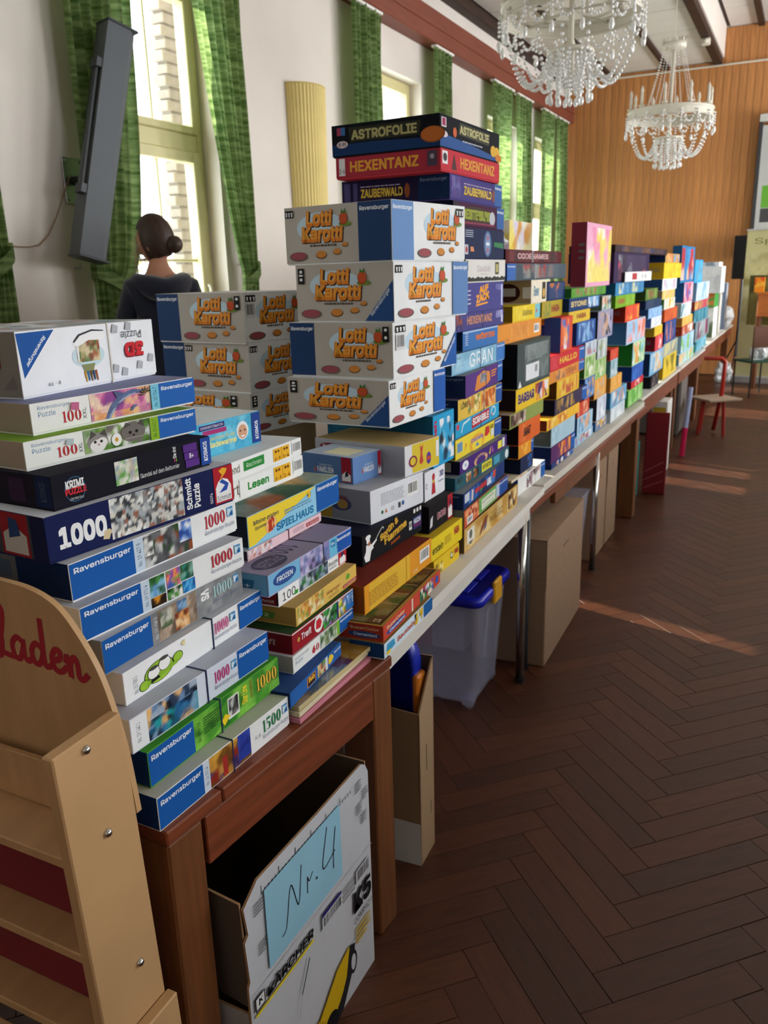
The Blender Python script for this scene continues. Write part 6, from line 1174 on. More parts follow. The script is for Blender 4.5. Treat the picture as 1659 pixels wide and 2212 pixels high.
f.P([(.38, .02), (.44, .12), (.62, .24), (.74, .27), (.76, .22), (.66, .10), (.52, .0)], 'd8b020').P([(.52, .0), (.60, .03), (.70, .14), (.74, .27), (.79, .25), (.78, .16), (.66, .02), (.60, .0)], '26262a').E(.77, .17, .035, .055, '26262a').E(.77, .17, .022, .038, 'c2c4ca').E(.55, .04, .06, .05, '1c1c1e').P([(.40, .07), (.47, .03), (.50, .09), (.44, .14)], 'c09a18').E(.36, .03, .035, .03, '3a3a40').E(.36, .03, .02, .018, '8a8a8e')
f.stroke([(.33, .36), (.37, .42), (.40, .47)], .004, '26262a').stroke([(.30, .27), (.33, .36)], .0015, '8a8c92').P([(.16, .03), (.24, .12), (.31, .17), (.29, .08)], '6a6c72').P([(.14, .01), (.22, .10), (.23, .04)], '26262a')
f.build('front_print', t, (0, 0, 0), (0, 1, 0), (0, 0, 1))
f = Face(.28, .176); b = MB(); b.box(0, 0, 0, .0008, .28, .176, '8fc0d6'); o = b.build('paper_note', M['matte'], t, loc=(.0035, .062, .352))
f.stroke([(.16, .20), (.22, .26), (.30, .70), (.38, .35), (.44, .80)], .0028, '20222a').stroke([(.50, .35), (.51, .55), (.53, .48), (.58, .55)], .0028, '20222a').C(.63, .40, .018, '20222a').stroke([(.80, .90), (.72, .42), (.90, .48)], .0028, '20222a').stroke([(.92, .78), (.88, .50), (.87, .25)], .0028, '20222a'); f.build('handwriting', o, (.0009, 0, 0), (0, 1, 0), (0, 0, 1))
f = Face(Dc, Hc); f.T('K5', .25, .30, .75, .46, '2a2a2c', .05).T('COMPACT', .27, .24, .74, .28, '4a4a4c', .01); f.build('end_print', t, (-Dc, 0, 0), (1, 0, 0), (0, 0, 1))
# tall narrow cardboard box with a blue lid stood inside
t = empty('cardboard_box', (-.815, 1.785, 0), math.radians(3), 'narrow open cardboard box holding a blue cover, beside the wooden leg', 'box')
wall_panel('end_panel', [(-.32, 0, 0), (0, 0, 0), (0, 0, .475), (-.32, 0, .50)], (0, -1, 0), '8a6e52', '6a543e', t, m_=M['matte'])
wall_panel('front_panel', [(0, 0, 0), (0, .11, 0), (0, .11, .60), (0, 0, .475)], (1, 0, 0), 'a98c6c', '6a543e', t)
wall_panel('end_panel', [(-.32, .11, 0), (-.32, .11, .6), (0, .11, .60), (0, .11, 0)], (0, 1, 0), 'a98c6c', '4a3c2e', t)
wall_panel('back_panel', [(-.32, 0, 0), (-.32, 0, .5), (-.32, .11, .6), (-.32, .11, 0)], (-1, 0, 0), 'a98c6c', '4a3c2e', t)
f = Face(.32, .5); f.P([(.1, 0), (1, 0), (1, .27), (.7, .275), (.4, .265), (.1, .27)], 'c4c2be'); f.build('torn_label', t, (-.32, 0, 0), (1, 0, 0), (0, 0, 1))
b = MB(); b.box(0, .05, .28, .0008, .052, .36, '4a3828'); b.box(0, .08, .12, .0008, .082, .16, '4a3828'); b.build('hand_slot', M['matte'], t)
def lid_shape(b, w, d, h, r, col):
    n = 6; ring = lambda s, z: [((w/2-r)*sx*s+r*s*math.cos(a), (d/2-r)*sy*s+r*s*math.sin(a), z) for sx, sy, a0 in ((1, 1, 0), (-1, 1, 90), (-1, -1, 180), (1, -1, 270)) for a in [math.radians(a0+90*k/n) for k in range(n+1)]]
    R = [ring(1.0, 0), ring(1.0, h*.55), ring(.985, h*.8), ring(.93, h), ring(.92, h*.86)]; m_ = len(R[0]); base = len(b.v)
    for q in R: b.v += q
    for i in range(len(R)-1):
        for k in range(m_): a, c = base+i*m_+k, base+i*m_+(k+1) % m_; b.f.append((a, c, c+m_, a+m_)); b.c.append(col)
    b.f.append(tuple(base+(len(R)-1)*m_+k for k in range(m_))); b.c.append(col); b.f.append(tuple(base+k for k in range(m_))[::-1]); b.c.append(col)
t = empty('blue_cover', (-.99, 1.84, .165), 0, 'blue storage cover with an orange clip standing inside the narrow cardboard box', 'cover')
b = MB(); lid_shape(b, .29, .52, .045, .09, '1a2fb0'); o = b.build('lid', M['plastic'], t, True); o.rotation_euler = (math.radians(90), 0, 0); o.location = (.0, .03, .26)
b = MB(); b.box(.138, -.02, .25, .158, .036, .40, 'd07a28', ch=.006); b.build('clip', M['plastic'], t)
# clear storage tote with blue lid
t = empty('storage_tote', (-.955, 2.62, 0), math.radians(1.5), 'clear plastic storage tote with a blue lid and yellow clips', 'tote')
Wt, Dt, Ht = .50, .365, .46
def tote(t, Wt, Dt, Ht, m_, name='tub', inset=.03):
    b = MB(); o, th = 0, .004
    def ring(x0, y0, x1, y1, z, r=.03, n=4):
        return [(cx_+r*math.cos(math.radians(a0+90*k/n)), cy_+r*math.sin(math.radians(a0+90*k/n)), z) for cx_, cy_, a0 in ((x1-r, y1-r, 0), (x0+r, y1-r, 90), (x0+r, y0+r, 180), (x1-r, y0+r, 270)) for k in range(n+1)]
    R = [ring(-Wt+inset, inset, -inset, Dt-inset, .03), ring(-Wt, 0, 0, Dt, Ht), ring(-Wt+th, th, -th, Dt-th, Ht), ring(-Wt+inset+th, inset+th, -inset-th, Dt-inset-th, .035)]
    n = len(R[0])
    for q in R: b.v += q
    for i in range(3):
        for k in range(n): b.f.append((i*n+k, i*n+(k+1) % n, (i+1)*n+(k+1) % n, (i+1)*n+k)); b.c.append('ffffff')
    b.f.append(tuple(range(n))[::-1]); b.c.append('ffffff'); b.f.append(tuple(3*n+k for k in range(n))); b.c.append('ffffff')
    return b.build(name, m_, t)
tote(t, Wt, Dt, Ht, M['clear'])
for x0, y0 in ((-Wt*.33, -.001), (-Wt*.66, -.001)):
    b = MB(); b.add([(x0-.012, .022, .05), (x0+.012, .022, .05), (x0+.012, -.004, Ht-.06), (x0-.012, -.004, Ht-.06), (x0-.012, .012, Ht-.06), (x0+.012, .012, Ht-.06)], [(0, 1, 2, 3), (3, 2, 5, 4)], 'ffffff'); b.build('rib', M['clear'], t)
for q, yy in enumerate((Dt*.3, Dt*.7)):
    b = MB(); b.add([(-.022, yy-.012, .05), (-.022, yy+.012, .05), (.004, yy+.012, Ht-.06), (.004, yy-.012, Ht-.06)], [(0, 1, 2, 3)], 'ffffff'); b.build('rib', M['clear'], t)
for xx, yy in ((-.05, .055), (-.05, Dt-.055), (-Wt+.06, .055), (-Wt+.06, Dt-.055)):
    b = MB(); b.tube([(xx, yy-.014, .02), (xx, yy+.014, .02)], .02, 'b8c0d8', 12); b.build('wheel', M['clear'], t)
b = MB(); b.box(-.075, .03, .015, -.035, .075, .05, 'd0d6ea', ch=.004); b.build('wheel_housing', M['clear'], t)
b = MB(); lid_shape(b, Wt+.03, Dt+.03, .036, .04, '1b26c4'); o = b.build('lid', M['plastic'], t, True); o.location = (-Wt/2, Dt/2, Ht-.022)
for i in range(3):
    for j in range(2): 
        b = MB(); b.box(-Wt+.06+i*.135, .05+j*.14, 0, -Wt+.06+i*.135+.115, .05+j*.14+.12, .004, '2432d0', ch=.002); p = b.build('lid_panel', M['plastic'], t, loc=(0, 0, Ht+.0088))
b = MB(); b.box(.006, Dt/2-.045, Ht-.06, .022, Dt/2+.045, Ht+.03, 'e0a422', ch=.006); b.build('clip', M['plastic'], t)
b = MB(); b.box(-Wt-.02, Dt/2-.045, Ht-.06, -Wt-.006, Dt/2+.045, Ht+.03, 'e0a422', ch=.006); b.build('clip', M['plastic'], t)
# closed cardboard boxes
def carton(label, x, y, L, D, H, rz=0, col='a5876a', flap=.22):
    t = empty('cardboard_box', (x, y, 0), math.radians(rz), label, 'box')
    b = MB(); b.box(-D, 0, 0, 0, L, H, ch=.004); b.build('body', M['brown_board'], t)
    b = MB(); b.box(-D-.002, -.002, H+.0005, -D/2-.001, L+.002, H+.005, ch=.001); b.build('flap', M['brown_board'], t)
    b = MB(); b.box(-D/2+.001, -.002, H+.0005, .002, L+.002, H+.005, ch=.001); b.build('flap', M['brown_board'], t)
    b = MB(); b.box(0, -.0005, H*.62, .0012, L*.55, H, ch=.0005); b.build('side_flap', M['brown_board'], t)
    b = MB(); b.box(.0013, L*.42, H*.80, .0018, L*.56, H*.81, '4a3828'); b.box(-D*.45, -.0012, H*.35, -D*.44, 0, H*.36, '4a3828'); b.build('hand_slot', M['matte'], t)
    return t
carton('large brown cardboard box standing just beyond the chrome legs', -.84, 3.11, .70, .32, .555, 1.5)
t = empty('cardboard_box', (-1.2, 3.12, 0), 0, 'white carton with a red stripe in the dark behind the clear tote', 'box')
b = MB(); b.box(-.4, 0, 0, 0, .4, .58, 'b8aea4', ch=.004); b.build('body', M['matte'], t); f = Face(.4, .58); f.R(.42, 0, .62, 1, '8a1c2c').T('FRAGILE', .46, .3, .58, .8, '5a1020', .02, 0, 90); f.build('end_print', t, (-.4, 0, 0), (1, 0, 0), (0, 0, 1))
t = empty('storage_tub', (-.955, 4.06, 0), 0, 'open clear plastic tub between two rows of cardboard boxes', 'tote'); tote(t, .42, .32, .45, M['clear'])
b = MB(); b.tube([(-.42, 0, .452), (0, 0, .452), (0, .32, .452), (-.42, .32, .452), (-.42, 0, .452)], .008, n=6); b.build('rim', M['clear'], t)
carton('tall cardboard box with a white label beyond the clear tub', -.955, 4.50, .30, .36, .585)
carton('second tall cardboard box, close behind the labelled one', -.955, 4.83, .30, .36, .585)
f = Face(.09, .05); f.R(0, 0, 1, 1, 'd8d4d0'); 
# dark crate with a lilac box in front
t = empty('crate', (-1.12, 6.15, 0), 0, 'dark crate in the shadow under the white topped table', 'crate')
for r in ((-.5, 0, 0, 0, .02, .46), (-.5, .40, 0, 0, .42, .46), (-.5, .02, 0, -.48, .40, .46), (-.02, .02, 0, 0, .40, .34), (-.48, .02, 0, -.02, .40, .015)):
    b = MB(); b.box(*r[:3], *r[3:], '2a2320', ch=.003); b.build('panel', M['matte'], t)
t = empty('picture_box', (-.985, 5.99, 0), 0, 'teal and amber picture box standing on the floor beside the wooden leg', 'box')
b = MB(); b.box(-.06, 0, 0, 0, .12, .40, '2f7a78', ch=.003); b.build('body', M['card'], t); f = Face(.06, .40); f.R(0, .42, 1, 1, 'd0882c').R(0, 0, 1, .42, '2f8078').C(.45, .6, .04, '2a1a10').I(.1, .05, .9, .4, ['2f8078', 'a0603a', '3a9088'], 3, 8); f.build('end_print', t, (-.06, 0, 0), (1, 0, 0), (0, 0, 1))
t = empty('red_board', (-.80, 6.15, 0), math.radians(3), 'dark red board leaning under the white topped table', 'board')
b = MB(); b.box(-.16, 0, 0, 0, .02, .60, '7a1822', ch=.006); o = b.build('panel', M['matte'], t); o.rotation_euler.x = math.radians(-5)
for k in range(3):
    b = MB(); b.add([(-.15, -.001, .04+.06*k), (-.02, -.001, .10+.07*k), (-.02, -.001, .105+.07*k), (-.15, -.001, .045+.06*k)], [(0, 1, 2, 3)], 'c06a70'); p = b.build('scratch', M['matte'], t); p.rotation_euler.x = math.radians(-5)
t = empty('tall_box', (-.90, 6.78, 0), 0, 'white and yellow box with a black dot, upright behind the red board', 'box')
b = MB(); b.box(-.12, 0, 0, 0, .25, .59, 'dcdad4', ch=.004); b.build('body', M['card'], t); f = Face(.12, .59); f.R(.1, .78, .9, .92, 'c8a83a').E(.5, .68, .16, .035, '1c1c1e'); f.build('end_print', t, (-.12, 0, 0), (1, 0, 0), (0, 0, 1))
t = empty('rolled_poster', (-.86, 7.56, 0), 0, 'pink and pale blue upright roll leaning by the wooden leg', 'roll')
b = MB(); b.tube([(0, 0, 0), (.012, .02, .25)], .022, 'd02a5c', 10); b.build('lower_wrap', M['card'], t); b = MB(); b.tube([(.012, .02, .25), (.03, .05, .60)], .022, 'a8b4d8', 10); b.build('upper_wrap', M['card'], t)
# red frame seat with a plain wooden seat
t = empty('stool', (-.72, 8.75, 0), 0, 'red metal framed stool with a plain wooden seat, beside the third wooden table', 'stool')
b = MB(); b.box(-.18, -.18, .34, .18, .18, .362, 'b09a84', ch=.004); o = b.build('seat', M['matte'], t); o.rotation_euler.z = math.radians(40)
for dx in (-.02,):
    b = MB(); b.tube([(-.14, .10, .73), (.03, .10, .73), (.06, .10, .70), (.05, .09, .40), (.0, .06, .02)], .02, 'b0281c', 8); b.build('frame', M['plastic'], t, True)
for xx, yy in ((-.13, -.10), (.11, -.12), (-.13, .12)):
    b = MB(); b.tube([(xx, yy, 0), (xx*.8, yy*.8, .34)], .016, 'b0281c', 8); b.build('leg', M['plastic'], t)
t = empty('grey_crate', (-1.02, 8.45, 0), 0, 'grey cabinet standing behind the red framed stool', 'cabinet')
b = MB(); b.box(-.4, 0, .02, 0, .5, .58, '6c6660', ch=.004); b.build('body', M['matte'], t); b = MB(); b.box(0, .02, .04, .012, .48, .56, '736c66', ch=.003); b.build('door', M['matte'], t); b = MB(); b.tube([(.012, .43, .3), (.03, .43, .3), (.03, .43, .4), (.012, .43, .4)], .006); b.build('handle', M['steel'], t); b = MB(); b.box(-.38, .02, 0, -.02, .48, .02, '3a3632'); b.build('plinth', M['matte'], t)
# ------------------------------------------------------------------ birch play shop in the near left corner
t = empty('play_shop', (-.85, .842, 0), 0, 'birch plywood play shop with red script lettering at the left edge', 'play shop'); t.rotation_euler.x = math.radians(2.2)
def slab(nm, pts, y0, y1, m_, par):
    b = MB(); P0 = [(x, y0, z) for x, z in pts]; P1 = [(x, y1, z) for x, z in pts]; n = len(pts)
    b.v += P0+P1; b.f.append(tuple(range(n))); b.c.append('ffffff'); b.f.append(tuple(range(2*n-1, n-1, -1))); b.c.append('ffffff')
    for k in range(n): b.f.append((k, k+n, (k+1) % n+n, (k+1) % n)); b.c.append('ffffff')
    bm = bmesh.new(); me = b.mesh(nm, m_); bm.from_mesh(me); bmesh.ops.recalc_face_normals(bm, faces=bm.faces); bm.to_mesh(me); bm.free()
    o = bpy.data.objects.new(nm, me); COL.objects.link(o); o.parent = par; return o
hd = smooth([Vector(p) for p in ((-.30, 1.172), (-.22, 1.171), (-.15, 1.165), (-.10, 1.145), (-.065, 1.105), (-.035, 1.05), (-.018, .99), (-.006, .92), (-.0, .812))], 5)
head = slab('sign_board', [(p.x, p.y) for p in hd]+[(-.03, .795), (-.03, .86), (-1.0, .86), (-1.02, 1.10), (-.9, 1.165), (-.6, 1.18)], -.004, .006, M['birch'], t)
f = Face(1, 1)      # script word, x from the left, metres
def wr(pts): f.stroke([(x-.62, z) for x, z in pts], .0105, 'a8303a')
S = lambda ox, oz, pts, s=1: wr([(.565+(ox+a*s-.547)*.80, 1.035+(oz+c*s-1.02)*.85) for a, c in pts])
L_ = [(-.02, .055), (.0, .03), (.02, .045), (.035, .09), (.028, .105), (.018, .09), (.02, .04), (.012, .005), (.0, 0), (.005, .012), (.025, .006), (.045, .004)]
A_ = [(.038, .036), (.022, .046), (.006, .03), (.008, .006), (.022, .004), (.036, .03), (.038, .042), (.036, .01), (.044, .002), (.055, .008)]
D_ = [(.036, .034), (.02, .044), (.005, .028), (.008, .005), (.024, .006), (.037, .035), (.042, .095), (.036, .012), (.045, .002), (.056, .008)]
E_ = [(.004, .02), (.026, .028), (.03, .042), (.018, .044), (.006, .026), (.012, .004), (.028, .003), (.042, .014)]
N_ = [(.002, .03), (.008, .042), (.01, .004), (.014, .03), (.026, .043), (.032, .032), (.032, .006), (.042, .003), (.055, .014)]
for ox, oz, p in ((.305, 1.024, L_), (.347, 1.024, A_), (.400, 1.022, D_), (.452, 1.018, E_), (.492, 1.012, N_), (.04, 1.02, [(0, .1), (.005, 0), (.0, .05), (.04, .1), (.01, .05), (.045, 0)]), (.085, 1.022, A_), (.135, 1.024, [(.0, .042), (.004, .006), (.02, .004), (.034, .04), (.034, .006), (.045, .004)]), (.18, 1.024, [(0, 0), (.02, .05), (.03, .1), (.02, .1), (.012, .04), (.012, -.04), (.02, -.045), (.024, .0), (.04, .01)])): S(ox, oz, p)
f.build('script_lettering', t, (0, -.004, 0), (1, 0, 0), (0, 0, 1))
b = MB(); b.box(-.022, -.135, 0, 0, -.0045, .99, ch=.0025); b.build('side_post', M['birch'], t)
b = MB(); b.box(.0005, -.12, 0, .022, .0, .46, ch=.0025); b.build('foot_block', M['birch'], t)
for yy, zz in ((-.078, .972), (-.066, .822), (-.048, .560)):
    b = MB(); b.ball((.0, yy, zz), .0075, nu=10, nv=6); o = b.build('screw', M['chrome'], t, True)
for z0, z1, y0 in ((.772, .790, -.11), (.592, .610, -.11), (.415, .433, -.115)):
    b = MB(); b.box(-1.0, y0, z0, -.0225, -.006, z1, ch=.002); b.build('shelf', M['birch'], t)
M['red_panel'] = mat('red_panel', '7c1c2a', rough=.5, noise=(4, .05))
b = MB(); b.box(-1.0, -.055, .611, -.055, -.045, .771, ch=.001); b.build('red_panel', M['red_panel'], t)
b = MB(); b.box(-1.0, -.055, .434, -.0225, -.045, .591, ch=.001); b.build('red_panel', M['red_panel'], t)
b = MB(); b.box(-1.0, -.03, .791, -.0225, -.02, .88, ch=.001); b.build('back_board', M['birch'], t)
b = MB(); b.box(-1.0, -.14, .02, -.0225, -.125, .40, ch=.002); b.build('front_board', M['birch'], t)
b = MB(); b.box(-1.022, -.135, 0, -1.0005, -.0045, .99, ch=.0025); b.build('side_post', M['birch'], t)
# ------------------------------------------------------------------ chandeliers
def chandelier(label, x, y):
    t = empty('chandelier', (x, y, 0), 0, label, 'chandelier', 'crystal chandeliers'); R_ = .41; ZR = 3.12
    def ringpts(r, z, n=40): return [(r*math.cos(2*math.pi*k/n), r*math.sin(2*math.pi*k/n), z) for k in range(n+1)]
    for r, z, rr in ((R_, ZR, .014), (R_, ZR-.07, .009), (R_*.62, ZR-.02, .008)):
        b = MB(); b.tube(ringpts(r, z), rr, n=6, cap=False); b.build('ring', M['ivory'], t, True)
    b = MB(); n = 48
    for k in range(n):
        a0, a1 = 2*math.pi*k/n, 2*math.pi*(k+1)/n
        b.face([(R_*math.cos(a0), R_*math.sin(a0), ZR-.07), (R_*math.cos(a1), R_*math.sin(a1), ZR-.07), (R_*math.cos(a1), R_*math.sin(a1), ZR), (R_*math.cos(a0), R_*math.sin(a0), ZR)], 'ffffff')
    b.build('ring_band', M['ivory'], t, True)
    b = MB(); b.tube([(0, 0, 2.74), (0, 0, 2.9), (0, 0, 2.95), (0, 0, 3.2), (0, 0, 3.7)], [.02, .03, .016, .016, .016], n=10); b.build('stem', M['ivory'], t, True)
    b = MB(); b.tube([(0, 0, 3.72), (0, 0, 4.44)], .005, n=6); b.build('hanging_rod', M['ivory'], t)
    b = MB(); b.tube([(0, 0, 3.68), (0, 0, 3.69), (0, 0, 3.70), (0, 0, 3.74)], [.02, .10, .115, .115], n=20); b.build('crown', M['ivory'], t, True)
    for k in range(10):
        a = 2*math.pi*k/10; b = MB(); b.box(-.008, -.008, 0, .008, .008, .035, ch=.002); b.build('crown_point', M['ivory'], t, loc=(.11*math.cos(a), .11*math.sin(a), 3.741), rz=a)
    b = MB(); b.tube(ringpts(.13, 2.87, 24), .012, n=6, cap=False); b.build('collar', M['ivory'], t, True)
    for k in range(5):
        a = 2*math.pi*k/5; b = MB(); b.tube([(0, 0, ZR-.02), (R_*math.cos(a), R_*math.sin(a), ZR-.02)], .008, n=6); b.build('spoke', M['ivory'], t)
        b = MB(); b.tube([(.012*math.cos(a), .012*math.sin(a), 2.88), (.128*math.cos(a), .128*math.sin(a), 2.87)], .006, n=6); b.build('spoke', M['ivory'], t)
    # swags from the ring to the collar, each strand its own part
    def strand_mesh(p, q, sag, nb, r):
        b = MB(); 
        for i in range(nb):
            s = (i+.5)/nb; c = p.lerp(q, s); c = Vector((c.x, c.y, c.z-sag*(1-(2*s-1)**2)*(1 if s > .02 else .5))); b.ball(c, r, nu=6, nv=4)
        return b.mesh('bead_strand', M['bead'], True)
    me = strand_mesh(Vector((R_, 0, ZR-.07)), Vector((.13, 0, 2.86)), .25, 22, .0115)
    for k in range(16):
        o = bpy.data.objects.new('bead_strand', me); COL.objects.link(o); o.parent = t; o.rotation_euler.z = 2*math.pi*(k+.3)/16
    me = strand_mesh(Vector((R_+.01, 0, ZR-.02)), Vector((R_*math.cos(.393)+.004, R_*math.sin(.393), ZR-.02)), .13, 11, .010)
    for k in range(16):
        o = bpy.data.objects.new('bead_swag', me); COL.objects.link(o); o.parent = t; o.rotation_euler.z = 2*math.pi*k/16
    b = MB()
    for i in range(5): b.ball((0, 0, -.024*i), .010, nu=6, nv=4)
    b.ball((0, 0, -.155), .016, nu=6, nv=4, sz=2.2); dm = b.mesh('drop', M['bead'], True)
    for k in range(16):
        a = 2*math.pi*k/16; o = bpy.data.objects.new('crystal_drop', dm); COL.objects.link(o); o.parent = t; o.location = ((R_+.02)*math.cos(a), (R_+.02)*math.sin(a), ZR-.05)
    b = MB()
    for i in range(9): b.ball((0, 0, -.025*i), .0125, nu=6, nv=4)
    b.ball((0, 0, -.25), .015, nu=6, nv=4, sz=1.8); tm = b.mesh('tassel', M['bead'], True)
    for r, n, z in ((.13, 12, 2.865), (.075, 7, 2.85)):
        for k in range(n):
            a = 2*math.pi*(k+.4)/n; o = bpy.data.objects.new('tassel_strand', tm); COL.objects.link(o); o.parent = t; o.location = (r*math.cos(a), r*math.sin(a), z)
    # candles and thin chains up to the crown
    b = MB(); b.tube([(0, 0, 0), (0, 0, .02), (0, 0, .025)], [.012, .032, .034], n=10); hm = b.mesh('candle_cup', M['ivory'], True)
    b = MB(); b.tube([(0, 0, .02), (0, 0, .12), (0, 0, .125), (0, 0, .16), (0, 0, .20)], [.014, .014, .011, .017, .004], n=8); cm = b.mesh('candle', M['ivory'], True)
    for k in range(10):
        a = 2*math.pi*(k+.5)/10
        for nm, mm, r in (('candle_cup', hm, R_-.02), ('candle', cm, R_-.02)):
            o = bpy.data.objects.new(nm, mm); COL.objects.link(o); o.parent = t; o.location = (r*math.cos(a), r*math.sin(a), ZR+.012)
    cm2 = strand_mesh(Vector((.10, 0, 3.70)), Vector((.26, 0, ZR)), .05, 30, .006)
    for k in range(10):
        o = bpy.data.objects.new('crown_strand', cm2); COL.objects.link(o); o.parent = t; o.rotation_euler.z = 2*math.pi*k/10
    return t
chandelier('nearer crystal chandelier, cut by the top edge of the photo', -1.43, 5.5)
chandelier('farther crystal chandelier with ivory candles against the pine wall', -1.43, 9.5)
# ------------------------------------------------------------------ person at the window
def skin(name, joints, edges, m_, parent, levels=2, root=0):
    me = bpy.data.meshes.new(name); me.from_pydata([j[0] for j in joints], edges, [])
    o = bpy.data.objects.new(name, me); COL.objects.link(o); o.parent = parent
    o.modifiers.new('skin', 'SKIN').use_smooth_shade = True
    sv = me.skin_vertices[0].data
    for i, j in enumerate(joints):
        r = j[1]; sv[i].radius = r if isinstance(r, tuple) else (r, r); sv[i].use_root = (i == root)
    s = o.modifiers.new('sub', 'SUBSURF'); s.levels = levels; s.render_levels = levels
    me.materials.append(m_); return o
pr = empty('person', (-2.96, 3.36, 0), math.radians(52), 'person in dark navy hooded sweatshirt, brown hair in a bun, facing the window', 'person')
pr.scale = (.9, .9, .985); pr.location = (-2.92, 3.36, 0)
# local frame: facing +y, left is -x
J = [((0, 0, 1.06), (.15, .11)), ((0, .0, 1.22), (.14, .10)), ((0, -.01, 1.42), (.14, .10)), ((0, -.01, 1.56), (.09, .075)), ((0, .0, 1.69), (.058, .058)), ((-.005, .02, 1.755), (.056, .06)),
     ((-.13, -.01, 1.56), .05), ((-.205, .03, 1.34), .045), ((-.21, .19, 1.16), .038), ((-.19, .25, 1.12), .030),
     ((.13, -.01, 1.56), .05), ((.205, .03, 1.34), .045), ((.21, .19, 1.16), .038), ((.19, .25, 1.12), .030),
     ((-.095, 0, .98), .10), ((-.10, .01, .54), .065), ((-.10, -.02, .09), .045), ((-.10, .09, .035), .04), ((.095, 0, .98), .10), ((.10, .01, .54), .065), ((.10, -.02, .09), .045), ((.10, .09, .035), .04)]
E_ = [(0, 1), (1, 2), (2, 3), (3, 4), (4, 5), (3, 6), (6, 7), (7, 8), (8, 9), (3, 10), (10, 11), (11, 12), (12, 13), (0, 14), (14, 15), (15, 16), (16, 17), (0, 18), (18, 19), (19, 20), (20, 21)]
for s, wi in ((-1, 9), (1, 13)):
    w_ = Vector(J[wi][0])
    for k, (dx, ln) in enumerate(((-.030, .062), (-.010, .075), (.010, .07), (.028, .055))):
        i = len(J); J += [((w_.x+dx, w_.y+.05, w_.z-.015), .011), ((w_.x+dx, w_.y+.05+ln*.6, w_.z-.03), .009), ((w_.x+dx*.9, w_.y+.05+ln*.9, w_.z-.055), .008)]; E_ += [(wi, i), (i, i+1), (i+1, i+2)]
    i = len(J); J += [((w_.x-s*.035, w_.y+.025, w_.z-.01), .012), ((w_.x-s*.055, w_.y+.06, w_.z-.025), .010)]; E_ += [(wi, i), (i, i+1)]
skin('body', J, E_, M['skin'], pr)
hood = [((0, 0, .98), (.19, .14)), ((0, .0, 1.2), (.18, .135)), ((0, -.012, 1.42), (.19, .14)), ((0, -.02, 1.57), (.155, .125)), ((0, -.01, 1.675), (.085, .085)),
        ((-.15, -.01, 1.575), .088), ((-.215, .02, 1.36), .075), ((-.205, .16, 1.19), .06), ((-.19, .22, 1.14), .05), ((.15, -.01, 1.575), .088), ((.215, .02, 1.36), .075), ((.205, .16, 1.19), .06), ((.19, .22, 1.14), .05)]
skin('hooded_sweatshirt', hood, [(0, 1), (1, 2), (2, 3), (3, 4), (3, 5), (5, 6), (6, 7), (7, 8), (3, 9), (9, 10), (10, 11), (11, 12)], M['hoodie'], pr)
skin('hood', [((-.12, .05, 1.63), .045), ((-.13, -.05, 1.62), .055), ((-.06, -.13, 1.60), .065), ((.0, -.155, 1.575), .07), ((.06, -.13, 1.60), .065), ((.13, -.05, 1.62), .055), ((.12, .05, 1.63), .045)], [(k, k+1) for k in range(6)], M['hoodie'], pr)
skin('trousers', [((0, 0, 1.0), (.165, .125)), ((-.095, 0, .92), .115), ((-.10, .01, .54), .082), ((-.10, -.01, .10), .065), ((.095, 0, .92), .115), ((.10, .01, .54), .082), ((.10, -.01, .10), .065)], [(0, 1), (1, 2), (2, 3), (0, 4), (4, 5), (5, 6)], M['denim'], pr)
for s in (-1, 1): skin('shoe', [((s*.10, -.04, .045), .045), ((s*.10, .06, .04), .045), ((s*.10, .15, .032), .032)], [(0, 1), (1, 2)], M['dark_metal'], pr)
# head: an egg with a face, turned to the left and bowed a little
hp = empty('head', (-.01, .03, 1.82)); hp.parent = pr; hp.rotation_euler = (math.radians(-14), math.radians(-4), math.radians(48))
bm = bmesh.new(); bmesh.ops.create_uvsphere(bm, u_segments=32, v_segments=24, radius=1)
for v in bm.verts:
    x, y, z = v.co; x *= .074; y *= .093; z *= .112
    if z < 0: x *= 1+z*2.2; y *= 1+z*1.1
    g = lambda cx, cz, w: math.exp(-(((x-cx)/w)**2+((z-cz)/w)**2))
    if y > .02: y += .026*math.exp(-(x/.011)**2-((z+.022)/.018)**2)+.009*math.exp(-(x/.02)**2-((z+.062)/.008)**2)+.010*math.exp(-(x/.02)**2-((z+.10)/.016)**2)-.008*(g(.03, .004, .014)+g(-.03, .004, .014))
    v.co = (x, y, z)
for f_ in bm.faces: f_.smooth = True
me = bpy.data.meshes.new('face'); bm.to_mesh(me); bm.free(); me.materials.append(M['skin']); o = bpy.data.objects.new('face', me); COL.objects.link(o); o.parent = hp
for s in (-1, 1):
    b = MB(); b.ball((s*.03, .078, .004), .011, 'e8e4e0', 10, 7); b.ball((s*.03, .086, .004), .0055, '2a2018', 8, 6); b.build('eye', M['plastic'], hp, True)
    b = MB(); b.ball((s*.074, -.005, -.012), .026, nu=10, nv=8, sz=1.25); q = b.build('ear', M['skin'], hp, True); q.scale = (.45, .8, 1); q.location.x = s*.04
b = MB(); b.tube([(-.022, .087, -.062), (0, .094, -.060), (.022, .087, -.062)], [.003, .006, .003], 'a05850', 6); b.build('mouth', M['plastic'], hp, True)
bm = bmesh.new(); bmesh.ops.create_uvsphere(bm, u_segments=40, v_segments=26, radius=1)
for v in bm.verts:
    x, y, z = v.co; a = math.atan2(y, x); w = 1+.018*math.sin(14*a)+.012*math.sin(23*a+5*z)
    x *= .090*w; y = y*.108*w-.014; z = z*.124+.014
    front = y > .035 and z < .075
    if front: y = .035+(y-.035)*.15; x *= .96
    v.co = (x, y, max(z, -.085))
for f_ in bm.faces: f_.smooth = True
